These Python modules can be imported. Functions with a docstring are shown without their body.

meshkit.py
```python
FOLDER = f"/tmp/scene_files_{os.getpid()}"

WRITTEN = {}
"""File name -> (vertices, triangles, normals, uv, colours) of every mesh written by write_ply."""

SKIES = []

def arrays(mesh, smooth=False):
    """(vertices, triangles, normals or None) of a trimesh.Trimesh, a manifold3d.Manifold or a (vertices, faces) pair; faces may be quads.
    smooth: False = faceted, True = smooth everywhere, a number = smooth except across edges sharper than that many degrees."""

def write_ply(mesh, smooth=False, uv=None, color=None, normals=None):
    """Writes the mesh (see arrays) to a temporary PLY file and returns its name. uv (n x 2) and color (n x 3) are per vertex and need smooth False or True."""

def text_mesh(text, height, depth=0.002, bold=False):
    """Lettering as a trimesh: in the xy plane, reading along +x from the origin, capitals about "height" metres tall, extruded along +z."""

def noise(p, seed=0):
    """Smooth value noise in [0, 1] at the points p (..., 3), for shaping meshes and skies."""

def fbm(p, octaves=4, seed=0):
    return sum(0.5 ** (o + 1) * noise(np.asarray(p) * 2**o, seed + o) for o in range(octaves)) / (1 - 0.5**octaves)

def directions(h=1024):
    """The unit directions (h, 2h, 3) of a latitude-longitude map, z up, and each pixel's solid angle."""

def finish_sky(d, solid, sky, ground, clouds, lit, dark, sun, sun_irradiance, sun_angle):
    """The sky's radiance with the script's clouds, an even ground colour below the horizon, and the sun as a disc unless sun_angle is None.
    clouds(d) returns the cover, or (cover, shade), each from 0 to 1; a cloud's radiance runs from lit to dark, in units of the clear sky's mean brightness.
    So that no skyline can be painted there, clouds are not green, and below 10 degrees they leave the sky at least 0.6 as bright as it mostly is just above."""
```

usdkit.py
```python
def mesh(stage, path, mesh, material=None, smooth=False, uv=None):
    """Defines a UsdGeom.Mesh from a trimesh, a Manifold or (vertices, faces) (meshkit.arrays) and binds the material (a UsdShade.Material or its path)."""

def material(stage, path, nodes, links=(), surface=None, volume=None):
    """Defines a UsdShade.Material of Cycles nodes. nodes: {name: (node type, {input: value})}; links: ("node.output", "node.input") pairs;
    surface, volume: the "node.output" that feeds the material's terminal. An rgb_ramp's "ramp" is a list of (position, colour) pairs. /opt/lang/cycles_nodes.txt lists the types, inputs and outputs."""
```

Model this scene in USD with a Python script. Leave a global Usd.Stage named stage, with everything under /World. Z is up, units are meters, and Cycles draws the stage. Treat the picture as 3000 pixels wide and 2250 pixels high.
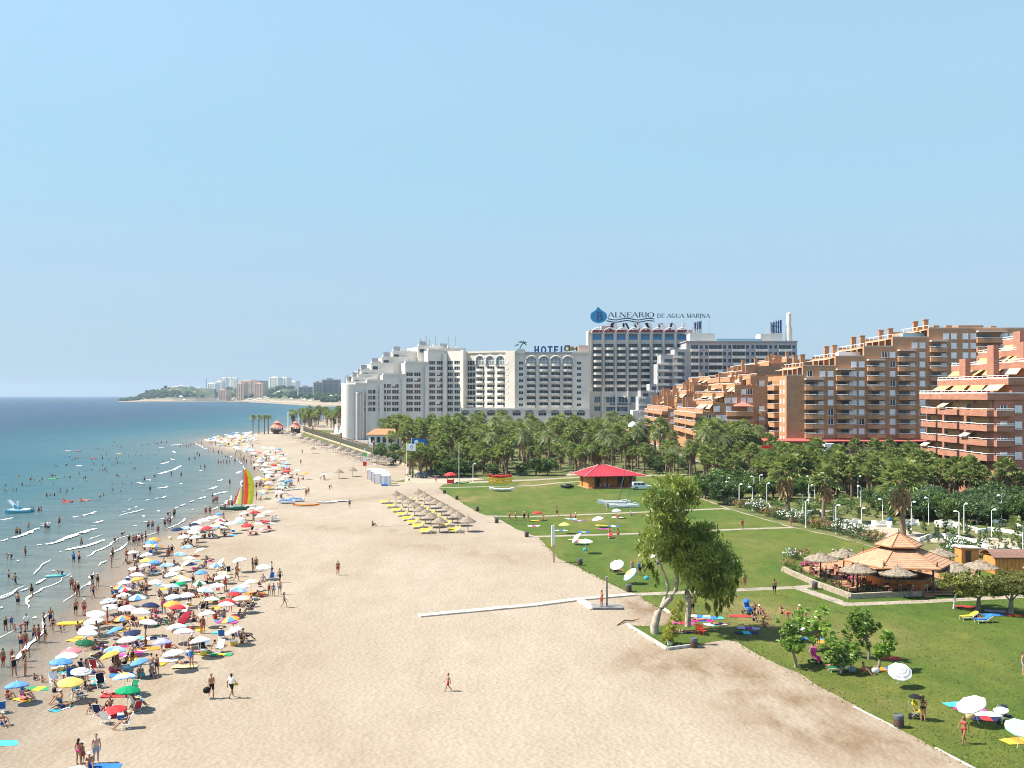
import math,random
import numpy as np
import trimesh,shapely,shapely.geometry as sg
import manifold3d as m3
import usdkit,meshkit
from pxr import Usd,UsdGeom,UsdLux,UsdShade,Gf,Sdf,Vt
stage=Usd.Stage.CreateInMemory()
UsdGeom.SetStageUpAxis(stage,UsdGeom.Tokens.z)
UsdGeom.SetStageMetersPerUnit(stage,1.0)
UsdGeom.Xform.Define(stage,'/World')
stage.SetDefaultPrim(stage.GetPrimAtPath('/World'))
UsdGeom.Scope.Define(stage,'/World/Looks')
# ------------------------------------------------ camera, sky, sun, exposure
CAM_Z,FPX,HORIZON=22.5,2900.0,1156.0
cam=UsdGeom.Camera.Define(stage,'/World/Camera')
cam.CreateHorizontalApertureAttr(36.0)
cam.CreateVerticalApertureAttr(27.0)
cam.CreateFocalLengthAttr(36.0*FPX/3000)
cam.CreateVerticalApertureOffsetAttr((HORIZON-1125)/3000*36)
cam.CreateClippingRangeAttr(Gf.Vec2f(0.5,60000))
cam.CreateExposureAttr(1.22)
cx=UsdGeom.Xformable(cam)
cx.AddTranslateOp().Set(Gf.Vec3d(0,0,CAM_Z))
cx.AddRotateXOp().Set(90.0)
SUN_EL=math.radians(51)
SUN_TO=(-1.0,0.02)
rot=math.atan2(SUN_TO[0],SUN_TO[1])
usdkit.material(stage,'/World/Looks/sky',{'sky':('sky_texture',dict(sky_type='single_scattering',sun_disc=False,sun_elevation=SUN_EL,sun_rotation=rot,altitude=10.0,air_density=1.0,aerosol_density=0.6,ozone_density=2.0)),'tc':('texture_coordinate',{}),'xyz':('separate_xyz',{}),'veil':('rgb_ramp',dict(ramp=[(0.0,(0.97,)*3),(0.12,(0.93,)*3),(0.25,(0.86,)*3),(0.40,(0.62,)*3),(1.0,(0.1,)*3)])),'veilc':('rgb_ramp',dict(ramp=[(0.0,(1.62,2.2,2.75)),(0.10,(1.58,2.28,2.85)),(0.22,(1.42,2.34,2.95)),(0.4,(1.5,2.42,2.8)),(1.0,(1.2,2.1,2.9))])),'m':('mix',dict(mix_type='mix')),'bg':('background_shader',dict(strength=0.12))},[('tc.generated','xyz.vector'),('xyz.z','veil.fac'),('xyz.z','veilc.fac'),('sky.color','m.color1'),('veilc.color','m.color2'),('veil.color','m.fac'),('m.color','bg.color')],surface='bg.background')
dome=UsdLux.DomeLight.Define(stage,'/World/sky')
UsdShade.MaterialBindingAPI.Apply(dome.GetPrim()).Bind(UsdShade.Material.Get(stage,'/World/Looks/sky'))
dome.GetPrim().SetCustomDataByKey('kind','structure')
sun=UsdLux.DistantLight.Define(stage,'/World/sun')
sun.CreateNormalizeAttr(True)
sun.CreateIntensityAttr(1.25)
sun.CreateAngleAttr(0.53)
sun.CreateColorAttr(Gf.Vec3f(1.0,0.94,0.84))
d=np.array([SUN_TO[0],SUN_TO[1],0.0]);d/=np.linalg.norm(d)
d=d*math.cos(SUN_EL)+np.array([0,0,math.sin(SUN_EL)])
zax=d;xax=np.cross([0,0,1.0],zax);xax/=np.linalg.norm(xax);yax=np.cross(zax,xax)
UsdGeom.Xformable(sun).AddTransformOp().Set(Gf.Matrix4d(*[float(v)for r in(list(xax)+[0],list(yax)+[0],list(zax)+[0],[0,0,0,1])for v in r]))
# ------------------------------------------------ helpers
R=random.Random(11)
USED={}
def numbered(name,parent='/World'):
 k=(parent,name)
 n=USED.get(k,-1)+1
 USED[k]=n
 return name if n==0 else f'{name}_{n:03d}'
MATS={}
def mat(name,color,rough=0.8,spec=0.3,vary=0.0,scale=0.5,bump=0.0,bscale=8.0,metal=0.0,trans=0.0,rnd=0.0,detail=4.0,color2=None):
 """A procedural principled material; vary mixes in a darker (or color2) tone by noise, rnd varies it per object, trans lets light through."""
 if name in MATS:
  return MATS[name]
 c=tuple(color)
 nodes={'p':('principled_bsdf',dict(base_color=c,roughness=rough,specular_ior_level=spec,metallic=metal))}
 links=[]
 src=None
 if vary>0 or bump>0:
  nodes['g']=('geometry',{})
 if vary>0:
  c2=color2 or tuple(max(0.0,v*(1-vary))for v in c)
  c1=c if color2 else tuple(min(0.95,v*(1+vary*0.5))for v in c)
  nodes['n']=('noise_texture',dict(scale=scale,detail=detail,roughness=0.62))
  nodes['r']=('rgb_ramp',dict(ramp=[(0.32,c2),(0.68,c1)]))
  links+=[('g.position','n.vector'),('n.fac','r.fac')]
  src='r.color'
 if rnd>0:
  nodes['oi']=('object_info',{})
  nodes['mr']=('map_range',dict(from_min=0.0,from_max=1.0,to_min=1-rnd,to_max=1+rnd))
  nodes['hs']=('hsv',dict(hue=0.5,saturation=1.0,fac=1.0,color=c))
  links+=[('oi.random','mr.value'),('mr.result','hs.value')]
  if src:
   links.append((src,'hs.color'))
  src='hs.color'
 if src:
  links.append((src,'p.base_color'))
 if bump>0:
  nodes['bn']=('noise_texture',dict(scale=bscale,detail=3.0))
  nodes['b']=('bump',dict(strength=1.0,distance=bump))
  links+=[('g.position','bn.vector'),('bn.fac','b.height'),('b.normal','p.normal')]
 surf='p.BSDF'
 if trans>0:
  nodes['t']=('translucent_bsdf',dict(color=tuple(min(1,v*1.3)for v in c)))
  if src:
   links.append((src,'t.color'))
  nodes['m']=('mix_closure',dict(fac=trans))
  links+=[('p.BSDF','m.closure1'),('t.BSDF','m.closure2')]
  surf='m.closure'
 MATS[name]=usdkit.material(stage,'/World/Looks/'+name,nodes,links,surface=surf)
 return MATS[name]
class MB:
 """Collects shapes into one mesh."""
 def __init__(s):
  s.v,s.f,s.n=[],[],0
 def add(s,v,f):
  v=np.asarray(v,float);f=np.asarray(f,int)
  if f.shape[1]==4:
   f=np.vstack([f[:,[0,1,2]],f[:,[0,2,3]]])
  s.v.append(v);s.f.append(f+s.n);s.n+=len(v)
  return s
 def tm(s,t):
  if hasattr(t,'to_mesh'):
   m=t.to_mesh()
   return s.add(m.vert_properties[:,:3],m.tri_verts)
  return s.add(t.vertices,t.faces)
 def box(s,x0,x1,y0,y1,z0,z1):
  v=[(x,y,z)for z in(z0,z1)for y in(y0,y1)for x in(x0,x1)]
  return s.add(v,[(0,2,3,1),(4,5,7,6),(0,1,5,4),(2,6,7,3),(0,4,6,2),(1,3,7,5)])
 def obox(s,c,size,rz=0.0,ry=0.0,rx=0.0):
  """A box turned about its centre."""
  a,b,h=(k/2 for k in size)
  v=np.array([(x,y,z)for z in(-h,h)for y in(-b,b)for x in(-a,a)])
  M=rotm(rz,ry,rx)
  return s.add(v@M.T+np.asarray(c),[(0,2,3,1),(4,5,7,6),(0,1,5,4),(2,6,7,3),(0,4,6,2),(1,3,7,5)])
 def tube(s,pts,radii,sides=6,caps=True):
  p=np.asarray(pts,float)
  r=np.broadcast_to(np.asarray(radii,float),(len(p),))
  t=np.gradient(p,axis=0);t/=np.linalg.norm(t,axis=1,keepdims=True)+1e-12
  a=np.cross(t,np.where(np.abs(t[:,2:])<0.9,[0,0,1.0],[1.0,0,0]));a/=np.linalg.norm(a,axis=1,keepdims=True)+1e-12
  b=np.cross(t,a)
  g=np.arange(sides)*2*np.pi/sides
  v=(p[:,None]+r[:,None,None]*(np.cos(g)[None,:,None]*a[:,None]+np.sin(g)[None,:,None]*b[:,None])).reshape(-1,3)
  n=len(p);f=[]
  for i in range(n-1):
   for j in range(sides):
    k=(j+1)%sides
    f.append((i*sides+j,i*sides+k,(i+1)*sides+k,(i+1)*sides+j))
  s.add(v,f)
  if caps:
   for base,c in((0,p[0]),((n-1)*sides,p[-1])):
    rim=v[base:base+sides]
    tri=[(j,(j+1)%sides,sides)for j in range(sides)]
    if base==0:
     tri=[(b_,a_,c_)for a_,b_,c_ in tri]
    s.add(np.vstack([rim,c]),tri)
  return s
 def lathe(s,c,prof,n=12,a0=0.0,sx=1.0,sy=1.0):
  """prof: (radius, z) from bottom to top, revolved about the vertical through c."""
  g=a0+np.arange(n)*2*np.pi/n
  v=[(c[0]+r*sx*math.cos(a),c[1]+r*sy*math.sin(a),c[2]+z)for r,z in prof for a in g]
  f=[(i*n+j,i*n+(j+1)%n,(i+1)*n+(j+1)%n,(i+1)*n+j)for i in range(len(prof)-1)for j in range(n)]
  return s.add(v,f)
 def ball(s,c,r,n=8,sz=1.0):
  k=max(4,n//2)
  return s.lathe(c,[(r*max(1e-3,math.sin(math.pi*i/k)),-r*sz*math.cos(math.pi*i/k))for i in range(k+1)],n)
 def quad(s,a,b,c,d):
  return s.add([a,b,c,d],[(0,1,2,3)])
 def prism(s,poly,z0,z1):
  """A plan polygon (list of points or a shapely polygon) as a solid from z0 to z1."""
  P=poly if hasattr(poly,'exterior')else sg.Polygon(poly)
  t=trimesh.creation.extrude_polygon(P,z1-z0,engine='earcut')
  return s.add(np.array(t.vertices)+[0,0,z0],t.faces)
 def arr(s):
  return np.vstack(s.v),np.vstack(s.f)
 def build(s,path,material,smooth=False):
  return usdkit.mesh(stage,path,s.arr(),material,smooth=smooth).GetPrim()
def rotm(rz=0.0,ry=0.0,rx=0.0):
 c,s_=math.cos,math.sin
 Z=np.array([[c(rz),-s_(rz),0],[s_(rz),c(rz),0],[0,0,1]])
 Y=np.array([[c(ry),0,s_(ry)],[0,1,0],[-s_(ry),0,c(ry)]])
 X=np.array([[1,0,0],[0,c(rx),-s_(rx)],[0,s_(rx),c(rx)]])
 return Z@Y@X
def matrix(loc,rz=0.0,ry=0.0,rx=0.0,sc=1.0):
 M=rotm(rz,ry,rx)*np.asarray(sc,float)
 return Gf.Matrix4d(M[0,0],M[1,0],M[2,0],0,M[0,1],M[1,1],M[2,1],0,M[0,2],M[1,2],M[2,2],0,float(loc[0]),float(loc[1]),float(loc[2]),1)
def tag(p,label=None,cat=None,group=None,kind=None):
 for k,v in(('label',label),('category',cat),('group',group),('kind',kind)):
  if v:
   p.SetCustomDataByKey(k,v)
 return p
def thing(name,label,cat,loc=(0,0,0),rz=0.0,group=None,sc=1.0):
 x=UsdGeom.Xform.Define(stage,'/World/'+numbered(name))
 x.MakeMatrixXform().Set(matrix(loc,rz,sc=sc))
 return tag(x.GetPrim(),label,cat,group)
def part(parent,name,mb,material,smooth=False,label=None):
 path=str(parent.GetPath())
 p=mb.build(path+'/'+numbered(name,path),material,smooth)
 if label:
  p.SetCustomDataByKey('label',label)
 return p
def single(name,mb,material,label,cat,group=None,smooth=False,kind=None):
 return tag(mb.build('/World/'+numbered(name),material,smooth),label,cat,group,kind)
PROTO={}
PLACED=[]
def place(key,name,maker,loc,rz=0.0,ry=0.0,rx=0.0,sc=1.0,label=None,cat=None,group=None,desc=None,zone=None):
 """One more individual: the first of a kind is built with its parts, the others reference it."""
 x=UsdGeom.Xform.Define(stage,'/World/'+numbered(name))
 p=x.GetPrim()
 if key not in PROTO:
  PROTO[key]=p.GetPath()
  maker(p)
 else:
  p.GetReferences().AddInternalReference(PROTO[key])
  p.SetInstanceable(True)
 UsdGeom.Xformable(p).MakeMatrixXform().Set(matrix(loc,rz,ry,rx,sc))
 tag(p,label,cat,group)
 if desc:
  PLACED.append((p,desc,zone,loc[0],loc[1]))
 return p
 # ------------------------------------------------ plan: measured points of the photograph as places on the ground
def at(px,py,z=None):
 """The place that the photograph shows at (px, py) of its 3000 x 2250, on the level z (default: the land)."""
 zz=LAND if z is None else z
 y=(CAM_Z-zz)/((py-HORIZON)/FPX)
 return np.array([(px-1500)/FPX*y,y,zz])
def atY(px,py,y):
 return np.array([(px-1500)/FPX*y,y,CAM_Z+(HORIZON-py)/FPX*y])
def project(x,y,z=0.6):
 return 1500+x/y*FPX,HORIZON+(CAM_Z-z)/y*FPX
LAND=0.6
WATERLINE_PX=[(-700,2900),(-250,2250),(0,2012),(68,1957),(104,1912),(135,1867),(181,1799),(217,1772),(258,1722),(289,1691),(325,1645),(375,1602),(430,1579),(497,1552),(588,1511),(655,1488),(693,1457),(720,1425),(735,1385),(718,1355),(678,1332),(615,1318),(574,1296),(590,1287),(655,1278),(732,1271)]
shore=[tuple(at(px,py,0.0)[:2])for px,py in WATERLINE_PX]
shore+=[(-152,625),(-160,800),(-205,1200),(-325,1865)]
shore+=[tuple(at(px,py,0.0)[:2])for px,py in((930,1191),(859,1186.2),(770,1180.5),(700,1177.0),(633,1175.5),(560,1176.6),(497,1177.6),(420,1178),(345,1177.2))]
shore+=[(-1750,4400),(-1100,6000),(0,9000),(9000,22000),(60000,22000),(60000,-400),(-60,-400)]
LANDPOLY=sg.Polygon(shore).buffer(0)
SHORELINE=LANDPOLY.exterior
def shore_distance(x,y):
 """Metres inland (+) or offshore (-)."""
 p=shapely.points(x,y)
 dist=shapely.distance(SHORELINE,p)
 return np.where(shapely.contains(LANDPOLY,p),dist,-dist)
def land_z(dist):
 d_=np.asarray(dist,float)
 return np.where(d_>0,LAND*(1-np.exp(-np.maximum(d_,0)/6.0)),np.maximum(d_*0.05,-4.0))
def ground(px,py):
 """The land or sea bed at a pixel: the point where its line of sight meets the beach."""
 p=at(px,py)
 for _ in range(6):
  z=float(land_z(shore_distance(np.array([p[0]]),np.array([p[1]])))[0])
  p=at(px,py,z)
 return p
def ground_z(x,y):
 return float(land_z(shore_distance(np.array([x]),np.array([y])))[0])
def fan_grid(rows,cols):
 """A sheet of quads: rows are distances, cols are x / distance."""
 Y,C=np.meshgrid(rows,cols,indexing='ij')
 v=np.stack([(C*np.maximum(Y,20)).ravel(),Y.ravel(),np.zeros(Y.size)],1)
 n,m=Y.shape
 i,j=np.meshgrid(np.arange(n-1),np.arange(m-1),indexing='ij')
 a=(i*m+j).ravel()
 return v,np.stack([a,a+1,a+m+1,a+m],1)
def primvar(prim,name,values):
 UsdGeom.PrimvarsAPI(prim).CreatePrimvar(name,Sdf.ValueTypeNames.FloatArray,'vertex').Set(Vt.FloatArray.FromNumpy(np.asarray(values,np.float32)))
 # ------------------------------------------------ the land: one sheet to the horizon
cols=np.unique(np.concatenate([np.linspace(-6,-0.62,26),np.linspace(-0.62,0.56,300),np.linspace(0.56,6,26)]))
rows=np.concatenate([[-300,10,30],45*1.0125**np.arange(0,420),[10000]])
v,q=fan_grid(rows,cols)
dist=shore_distance(v[:,0],v[:,1])
v[:,2]=land_z(dist)
# gentle relief of the dry sand, level under the lawns and streets
left=(v[:,0]-np.interp(v[:,1],[50,100,180,260,480,600],[16,-2,-22,-42,-110,-135]))/12
relief=np.clip(-left,0,1)*np.clip((dist-3)/12,0,1)*np.clip((500-v[:,1])/200,0,1)
near=relief>0
v[near,2]+=relief[near]*0.16*(meshkit.fbm(v[near]*[0.09,0.05,0],4,5)-0.5)
far=np.clip((v[:,1]-700)/200,0,1)
inland_scrub=far*np.clip((dist-45)/25,0,1)
ground_prim=usdkit.mesh(stage,'/World/beach_sand',(v,q),usdkit.material(stage,'/World/Looks/sand',{'g':('geometry',{}),'big':('noise_texture',dict(scale=0.035,detail=5.0,roughness=0.6,distortion=0.6)),'mid':('noise_texture',dict(scale=0.35,detail=5.0,roughness=0.65)),'fine':('noise_texture',dict(scale=2.6,detail=4.0,roughness=0.75)),'foot':('voronoi_texture',dict(scale=2.6,randomness=1.0)),'r1':('rgb_ramp',dict(ramp=[(0.30,(0.255,0.203,0.147)),(0.5,(0.288,0.238,0.18)),(0.72,(0.305,0.258,0.20))])),'r2':('rgb_ramp',dict(ramp=[(0.3,(0.90,0.89,0.87)),(0.7,(1.05,1.05,1.05))])),'r3':('rgb_ramp',dict(ramp=[(0.28,(0.86,0.85,0.83)),(0.5,(1,1,1)),(0.72,(1.08,1.08,1.06))])),'m1':('mix',dict(mix_type='multiply',fac=1.0)),'m2':('mix',dict(mix_type='multiply',fac=1.0)),'map':('mapping',dict(scale=(1.0,0.45,1.0))),'sh':('attribute',dict(attribute='shore')),'dirt':('attribute',dict(attribute='dirt')),'scrub':('attribute',dict(attribute='scrub')),'wet':('map_range',dict(from_min=0.3,from_max=9.0,to_min=1.0,to_max=0.0,clamp=True)),'wc':('mix',dict(mix_type='multiply',color2=(0.56,0.53,0.50))),'dc':('mix',dict(color2=(0.165,0.112,0.066))),'dn':('math',dict(math_type='multiply')),'dn0':('map_range',dict(from_min=0.38,from_max=0.62,to_min=0.0,to_max=1.0,clamp=True)),'sc':('mix',dict(color2=(0.06,0.07,0.033))),'rough':('map_range',dict(from_min=0.0,from_max=1.0,to_min=0.95,to_max=0.35)),'bh':('math',dict(math_type='add')),'b':('bump',dict(strength=1.0,distance=0.05)),'p':('principled_bsdf',dict(specular_ior_level=0.25))},[('g.position','map.vector'),('map.vector','big.vector'),('map.vector','mid.vector'),('g.position','fine.vector'),('g.position','foot.vector'),('big.fac','r1.fac'),('mid.fac','r2.fac'),('fine.fac','r3.fac'),('r1.color','m1.color1'),('r2.color','m1.color2'),('m1.color','m2.color1'),('r3.color','m2.color2'),('sh.fac','wet.value'),('m2.color','dc.color1'),('mid.fac','dn0.value'),('dn0.result','dn.value1'),('dirt.fac','dn.value2'),('dn.value','dc.fac'),('dc.color','wc.color1'),('wet.result','wc.fac'),('wc.color','sc.color1'),('scrub.fac','sc.fac'),('sc.color','p.base_color'),('wet.result','rough.value'),('rough.result','p.roughness'),('fine.fac','bh.value1'),('foot.distance','bh.value2'),('bh.value','b.height'),('b.normal','p.normal')],surface='p.BSDF'),smooth=True).GetPrim()
tag(ground_prim,'pale trodden beach sand running from the water to the lawn','beach',kind='structure')
primvar(ground_prim,'shore',dist)
primvar(ground_prim,'scrub',inland_scrub)
px_,py_=1500+v[:,0]/np.maximum(v[:,1],20)*FPX,HORIZON+(CAM_Z-0.6)/np.maximum(v[:,1],20)*FPX
dirt=np.zeros(len(v))
for(x0,y0,x1,y1,w)in((1990,1935,2340,2060,9),(1960,1925,2120,1975,7),(2330,2120,2760,2235,7),(1880,1770,1990,1830,5),(1190,1590,1560,1640,9),(850,1480,1300,1440,8),(900,1540,1200,1560,8),(640,1500,800,1530,9),(-100,2230,640,1930,17),(250,1800,640,1600,12)):
 a,b=at(x0,y0)[:2],at(x1,y1)[:2]
 dd=shapely.distance(sg.LineString([a,b]),shapely.points(v[:,0],v[:,1]))
 dirt=np.maximum(dirt,np.clip(1.25-dd/w*1.25,0,1)*(1.0 if x0>1800 else 0.55))
primvar(ground_prim,'dirt',dirt)
# ------------------------------------------------ the sea
cols=np.unique(np.concatenate([np.linspace(-6,-0.62,30),np.linspace(-0.62,0.02,220),np.linspace(0.02,3,12)]))
rows=np.concatenate([[-300,20],45*1.018**np.arange(0,295),[10000]])
v,q=fan_grid(rows,cols)
dist=-shore_distance(v[:,0],v[:,1])
swell=np.clip(dist/12,0,1)*np.clip(1-(dist-60)/220,0,1)
m=swell>0
ph=dist[m]/7.5+2.2*meshkit.fbm(v[m]*[0.02,0.02,0],3,8)*3
v[m,2]+=0.16*swell[m]*(np.maximum(0,np.sin(ph))**3-0.2)*(0.4+meshkit.noise(v[m]*[0.03,0.05,0],3))
sea_prim=usdkit.mesh(stage,'/World/sea',(v,q),usdkit.material(stage,'/World/Looks/sea',{'g':('geometry',{}),'sh':('attribute',dict(attribute='depth')),'map':('mapping',dict(scale=(0.35,1.0,1.0),rotation=(0,0,0.12))),'mapf':('mapping',dict(scale=(0.25,1.0,1.0),rotation=(0,0,0.1))),'n1':('noise_texture',dict(scale=0.012,detail=4.0,roughness=0.6)),'n2':('noise_texture',dict(scale=0.28,detail=6.0,roughness=0.7)),'nb':('noise_texture',dict(scale=0.9,detail=5.0,roughness=0.65)),'jit':('math',dict(math_type='multiply_add',value2=0.20,value3=-0.10)),'dsum':('math',dict(math_type='add')),'r':('rgb_ramp',dict(ramp=[(0.0,(0.145,0.12,0.085)),(0.05,(0.125,0.13,0.108)),(0.2,(0.068,0.10,0.095)),(0.36,(0.014,0.076,0.09)),(0.55,(0.0,0.048,0.068)),(0.78,(0.0,0.024,0.05)),(1.0,(0.0,0.022,0.062))])),'r2':('rgb_ramp',dict(ramp=[(0.3,(0.62,0.66,0.72)),(0.55,(1,1,1)),(0.75,(1.3,1.25,1.2))])),'m':('mix',dict(mix_type='multiply',fac=1.0)),'b':('bump',dict(strength=1.0,distance=0.22)),'p':('principled_bsdf',dict(roughness=0.3,ior=1.33,specular_ior_level=0.2))},[('g.position','map.vector'),('g.position','mapf.vector'),('map.vector','n2.vector'),('mapf.vector','n1.vector'),('map.vector','nb.vector'),('n1.fac','jit.value1'),('jit.value','dsum.value1'),('sh.fac','dsum.value2'),('dsum.value','r.fac'),('n2.fac','r2.fac'),('r.color','m.color1'),('r2.color','m.color2'),('m.color','p.base_color'),('nb.fac','b.height'),('b.normal','p.normal')],surface='p.BSDF'),smooth=True).GetPrim()
tag(sea_prim,'calm sea shading from sandy shallows to deep blue at the horizon','sea',kind='structure')
# depth: 0 at the waterline, 1 far out
dep=np.interp(dist,[0,3,12,30,60,110,220,500],[0.02,0.06,0.17,0.26,0.36,0.55,0.82,1.0])
nearshore=np.interp(v[:,1],[900,2500],[0,1])
primvar(sea_prim,'depth',np.maximum(dep,nearshore*0.75))
# foam of the small breaking waves
FOAM=[[(0,1526),(20,1522),(37,1519)],[(0,1587),(12,1585),(22,1581)],[(33,1578),(62,1570),(85,1560),(103,1552),(114,1549)],[(116,1543),(131,1541)],[(118,1537),(140,1533),(149,1534)],[(210,1517),(231,1515)],[(240,1512),(262,1507),(280,1500)],[(272,1534),(290,1530),(302,1527)],[(267,1544),(280,1542)],[(132,1596),(160,1592),(180,1582),(205,1572),(235,1562),(260,1554),(283,1550)],[(108,1598),(123,1597)],[(0,1757),(14,1752),(38,1742)],[(60,1734),(83,1726)],[(105,1713),(120,1703),(134,1697)],[(137,1691),(142,1688)],[(172,1619),(178,1618)],[(190,1613),(220,1607),(255,1600),(305,1583)],[(403,1414),(418,1418),(424,1419)],[(430,1406),(443,1408)],[(455,1432),(475,1430),(493,1427)],[(462,1390),(482,1384),(500,1379)],[(470,1360),(485,1356),(494,1354)],[(425,1468),(440,1464)],[(452,1463),(464,1460)],[(472,1460),(486,1455)],[(358,1502),(368,1501)],[(373,1494),(382,1493)],[(392,1488),(402,1486)],[(417,1513),(427,1514)],[(462,1498),(471,1499)],[(390,1542),(400,1541)],[(420,1531),(432,1529)],[(468,1522),(480,1520)],[(500,1380),(520,1370),(530,1365)],[(500,1345),(512,1348)],[(500,1305),(535,1302)],[(507,1322),(514,1327)],[(588,1440),(602,1439)],[(607,1436),(622,1431),(638,1426)],[(583,1379),(594,1379)],[(636,1411),(652,1406)],[(618,1452),(640,1446),(664,1441)],[(580,1464),(590,1460),(604,1456)],[(556,1473),(568,1467)],[(528,1484),(542,1478)],[(510,1492),(520,1487)],[(527,1417),(536,1418)],[(692,1388),(700,1383),(706,1381)],[(560,1495),(570,1493)],[(0,1785),(5,1781)],[(94,1814),(104,1811)],[(255,1716),(262,1710)],[(300,1652),(310,1646)],[(48,1646),(54,1644)],[(150,1675),(160,1673)]]
fm=MB()
for li in FOAM:
 P=np.array([at(px,py,0.0)for px,py in li])
 L=np.concatenate([[0],np.cumsum(np.linalg.norm(np.diff(P,axis=0),axis=1))])
 n=max(5,int(L[-1]/0.6))
 s_=np.linspace(0,L[-1],n)
 C=np.stack([np.interp(s_,L,P[:,k])for k in range(3)],1)
 T=np.gradient(C,axis=0);T/=np.linalg.norm(T,axis=1,keepdims=True)
 N=np.stack([-T[:,1],T[:,0],0*T[:,0]],1)
 wid=(0.12+0.26*min(1,L[-1]/12))*np.sin(np.pi*np.linspace(0.04,0.96,n))**0.5
 j1=wid*(0.6+0.9*meshkit.noise(C*0.9,4));j2=wid*(0.5+1.6*meshkit.noise(C*0.7+9,6))
 wid=wid*np.clip(meshkit.noise(C*[1.3,1.3,0]+5,9)*2.2-.35,.12,1)
 j1=np.minimum(j1,wid*1.6);j2=np.minimum(j2,wid*2)
 top=C+[0,0,0.16]
 vv=np.concatenate([C-N*j2[:,None]*1.3+[0,0,0.09],top-N*0.1,top+N*j1[:,None]*0.4,C+N*j1[:,None]+[0,0,0.07]])
 ff=[(k*n+i,k*n+i+1,(k+1)*n+i+1,(k+1)*n+i)for k in range(3)for i in range(n-1)]
 fm.add(vv,ff)
EDGE=[(px,py)for px,py in WATERLINE_PX if 0<=px and 1290<py<2020]
P=np.array([at(px,py,0.0)for px,py in EDGE])
L=np.concatenate([[0],np.cumsum(np.linalg.norm(np.diff(P,axis=0),axis=1))])
n=700
s_=np.linspace(0,L[-1],n);C=np.stack([np.interp(s_,L,P[:,k])for k in range(3)],1)
T=np.gradient(C,axis=0);T/=np.linalg.norm(T,axis=1,keepdims=True);N=np.stack([T[:,1],-T[:,0],0*T[:,0]],1)
wig=2.2*(meshkit.fbm(C*[0.16,0.16,0],3,4)-0.5)
wdt=0.4*np.clip(meshkit.noise(C*[0.22,0.22,0]+3,2)*2.4-1.0,0.0,1)
for q,off in enumerate((1.2,4.5,9,15,23,33)):
 w_=wdt if q==0 else .34*np.clip(meshkit.noise(C*[.09,.09,0]+7*q,q)*3.6-2.1,0,1)*(.4+meshkit.noise(C*[.8,.8,0]+q,5))
 wg=wig+(0 if q==0 else 2.5*(meshkit.fbm(C*[.07,.07,0]+20*q,3,6)-.5)*2)
 A_=C-N*(off+wg)[:,None];B_=A_+N*w_[:,None]
 ok=(w_[:-1]>0.02)&((q==0)|(C[:-1,1]<230))
 fm.add(np.vstack([A_+[0,0,0.09+.05*(q>1)],B_+[0,0,0.09+.05*(q>1)]]),np.array([(i,i+1,n+i+1,n+i)for i in range(n-1)])[ok])
single('wave_foam',fm,mat('foam',(0.82,0.83,0.82),0.9,0.2,vary=0.15,scale=3.0),'white foam on the small waves breaking towards the beach','foam',kind='stuff')
# ------------------------------------------------ air
hz=MB().box(-60500,60500,-500,10500,-6,112)
single('haze',hz,usdkit.material(stage,'/World/Looks/haze',{'v':('principled_volume',dict(color=(0.50,0.62,0.75),density=0.000075,anisotropy=0.25))},[],volume='v.volume'),'thin pale blue sea haze over the bay','haze',kind='stuff')
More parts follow.
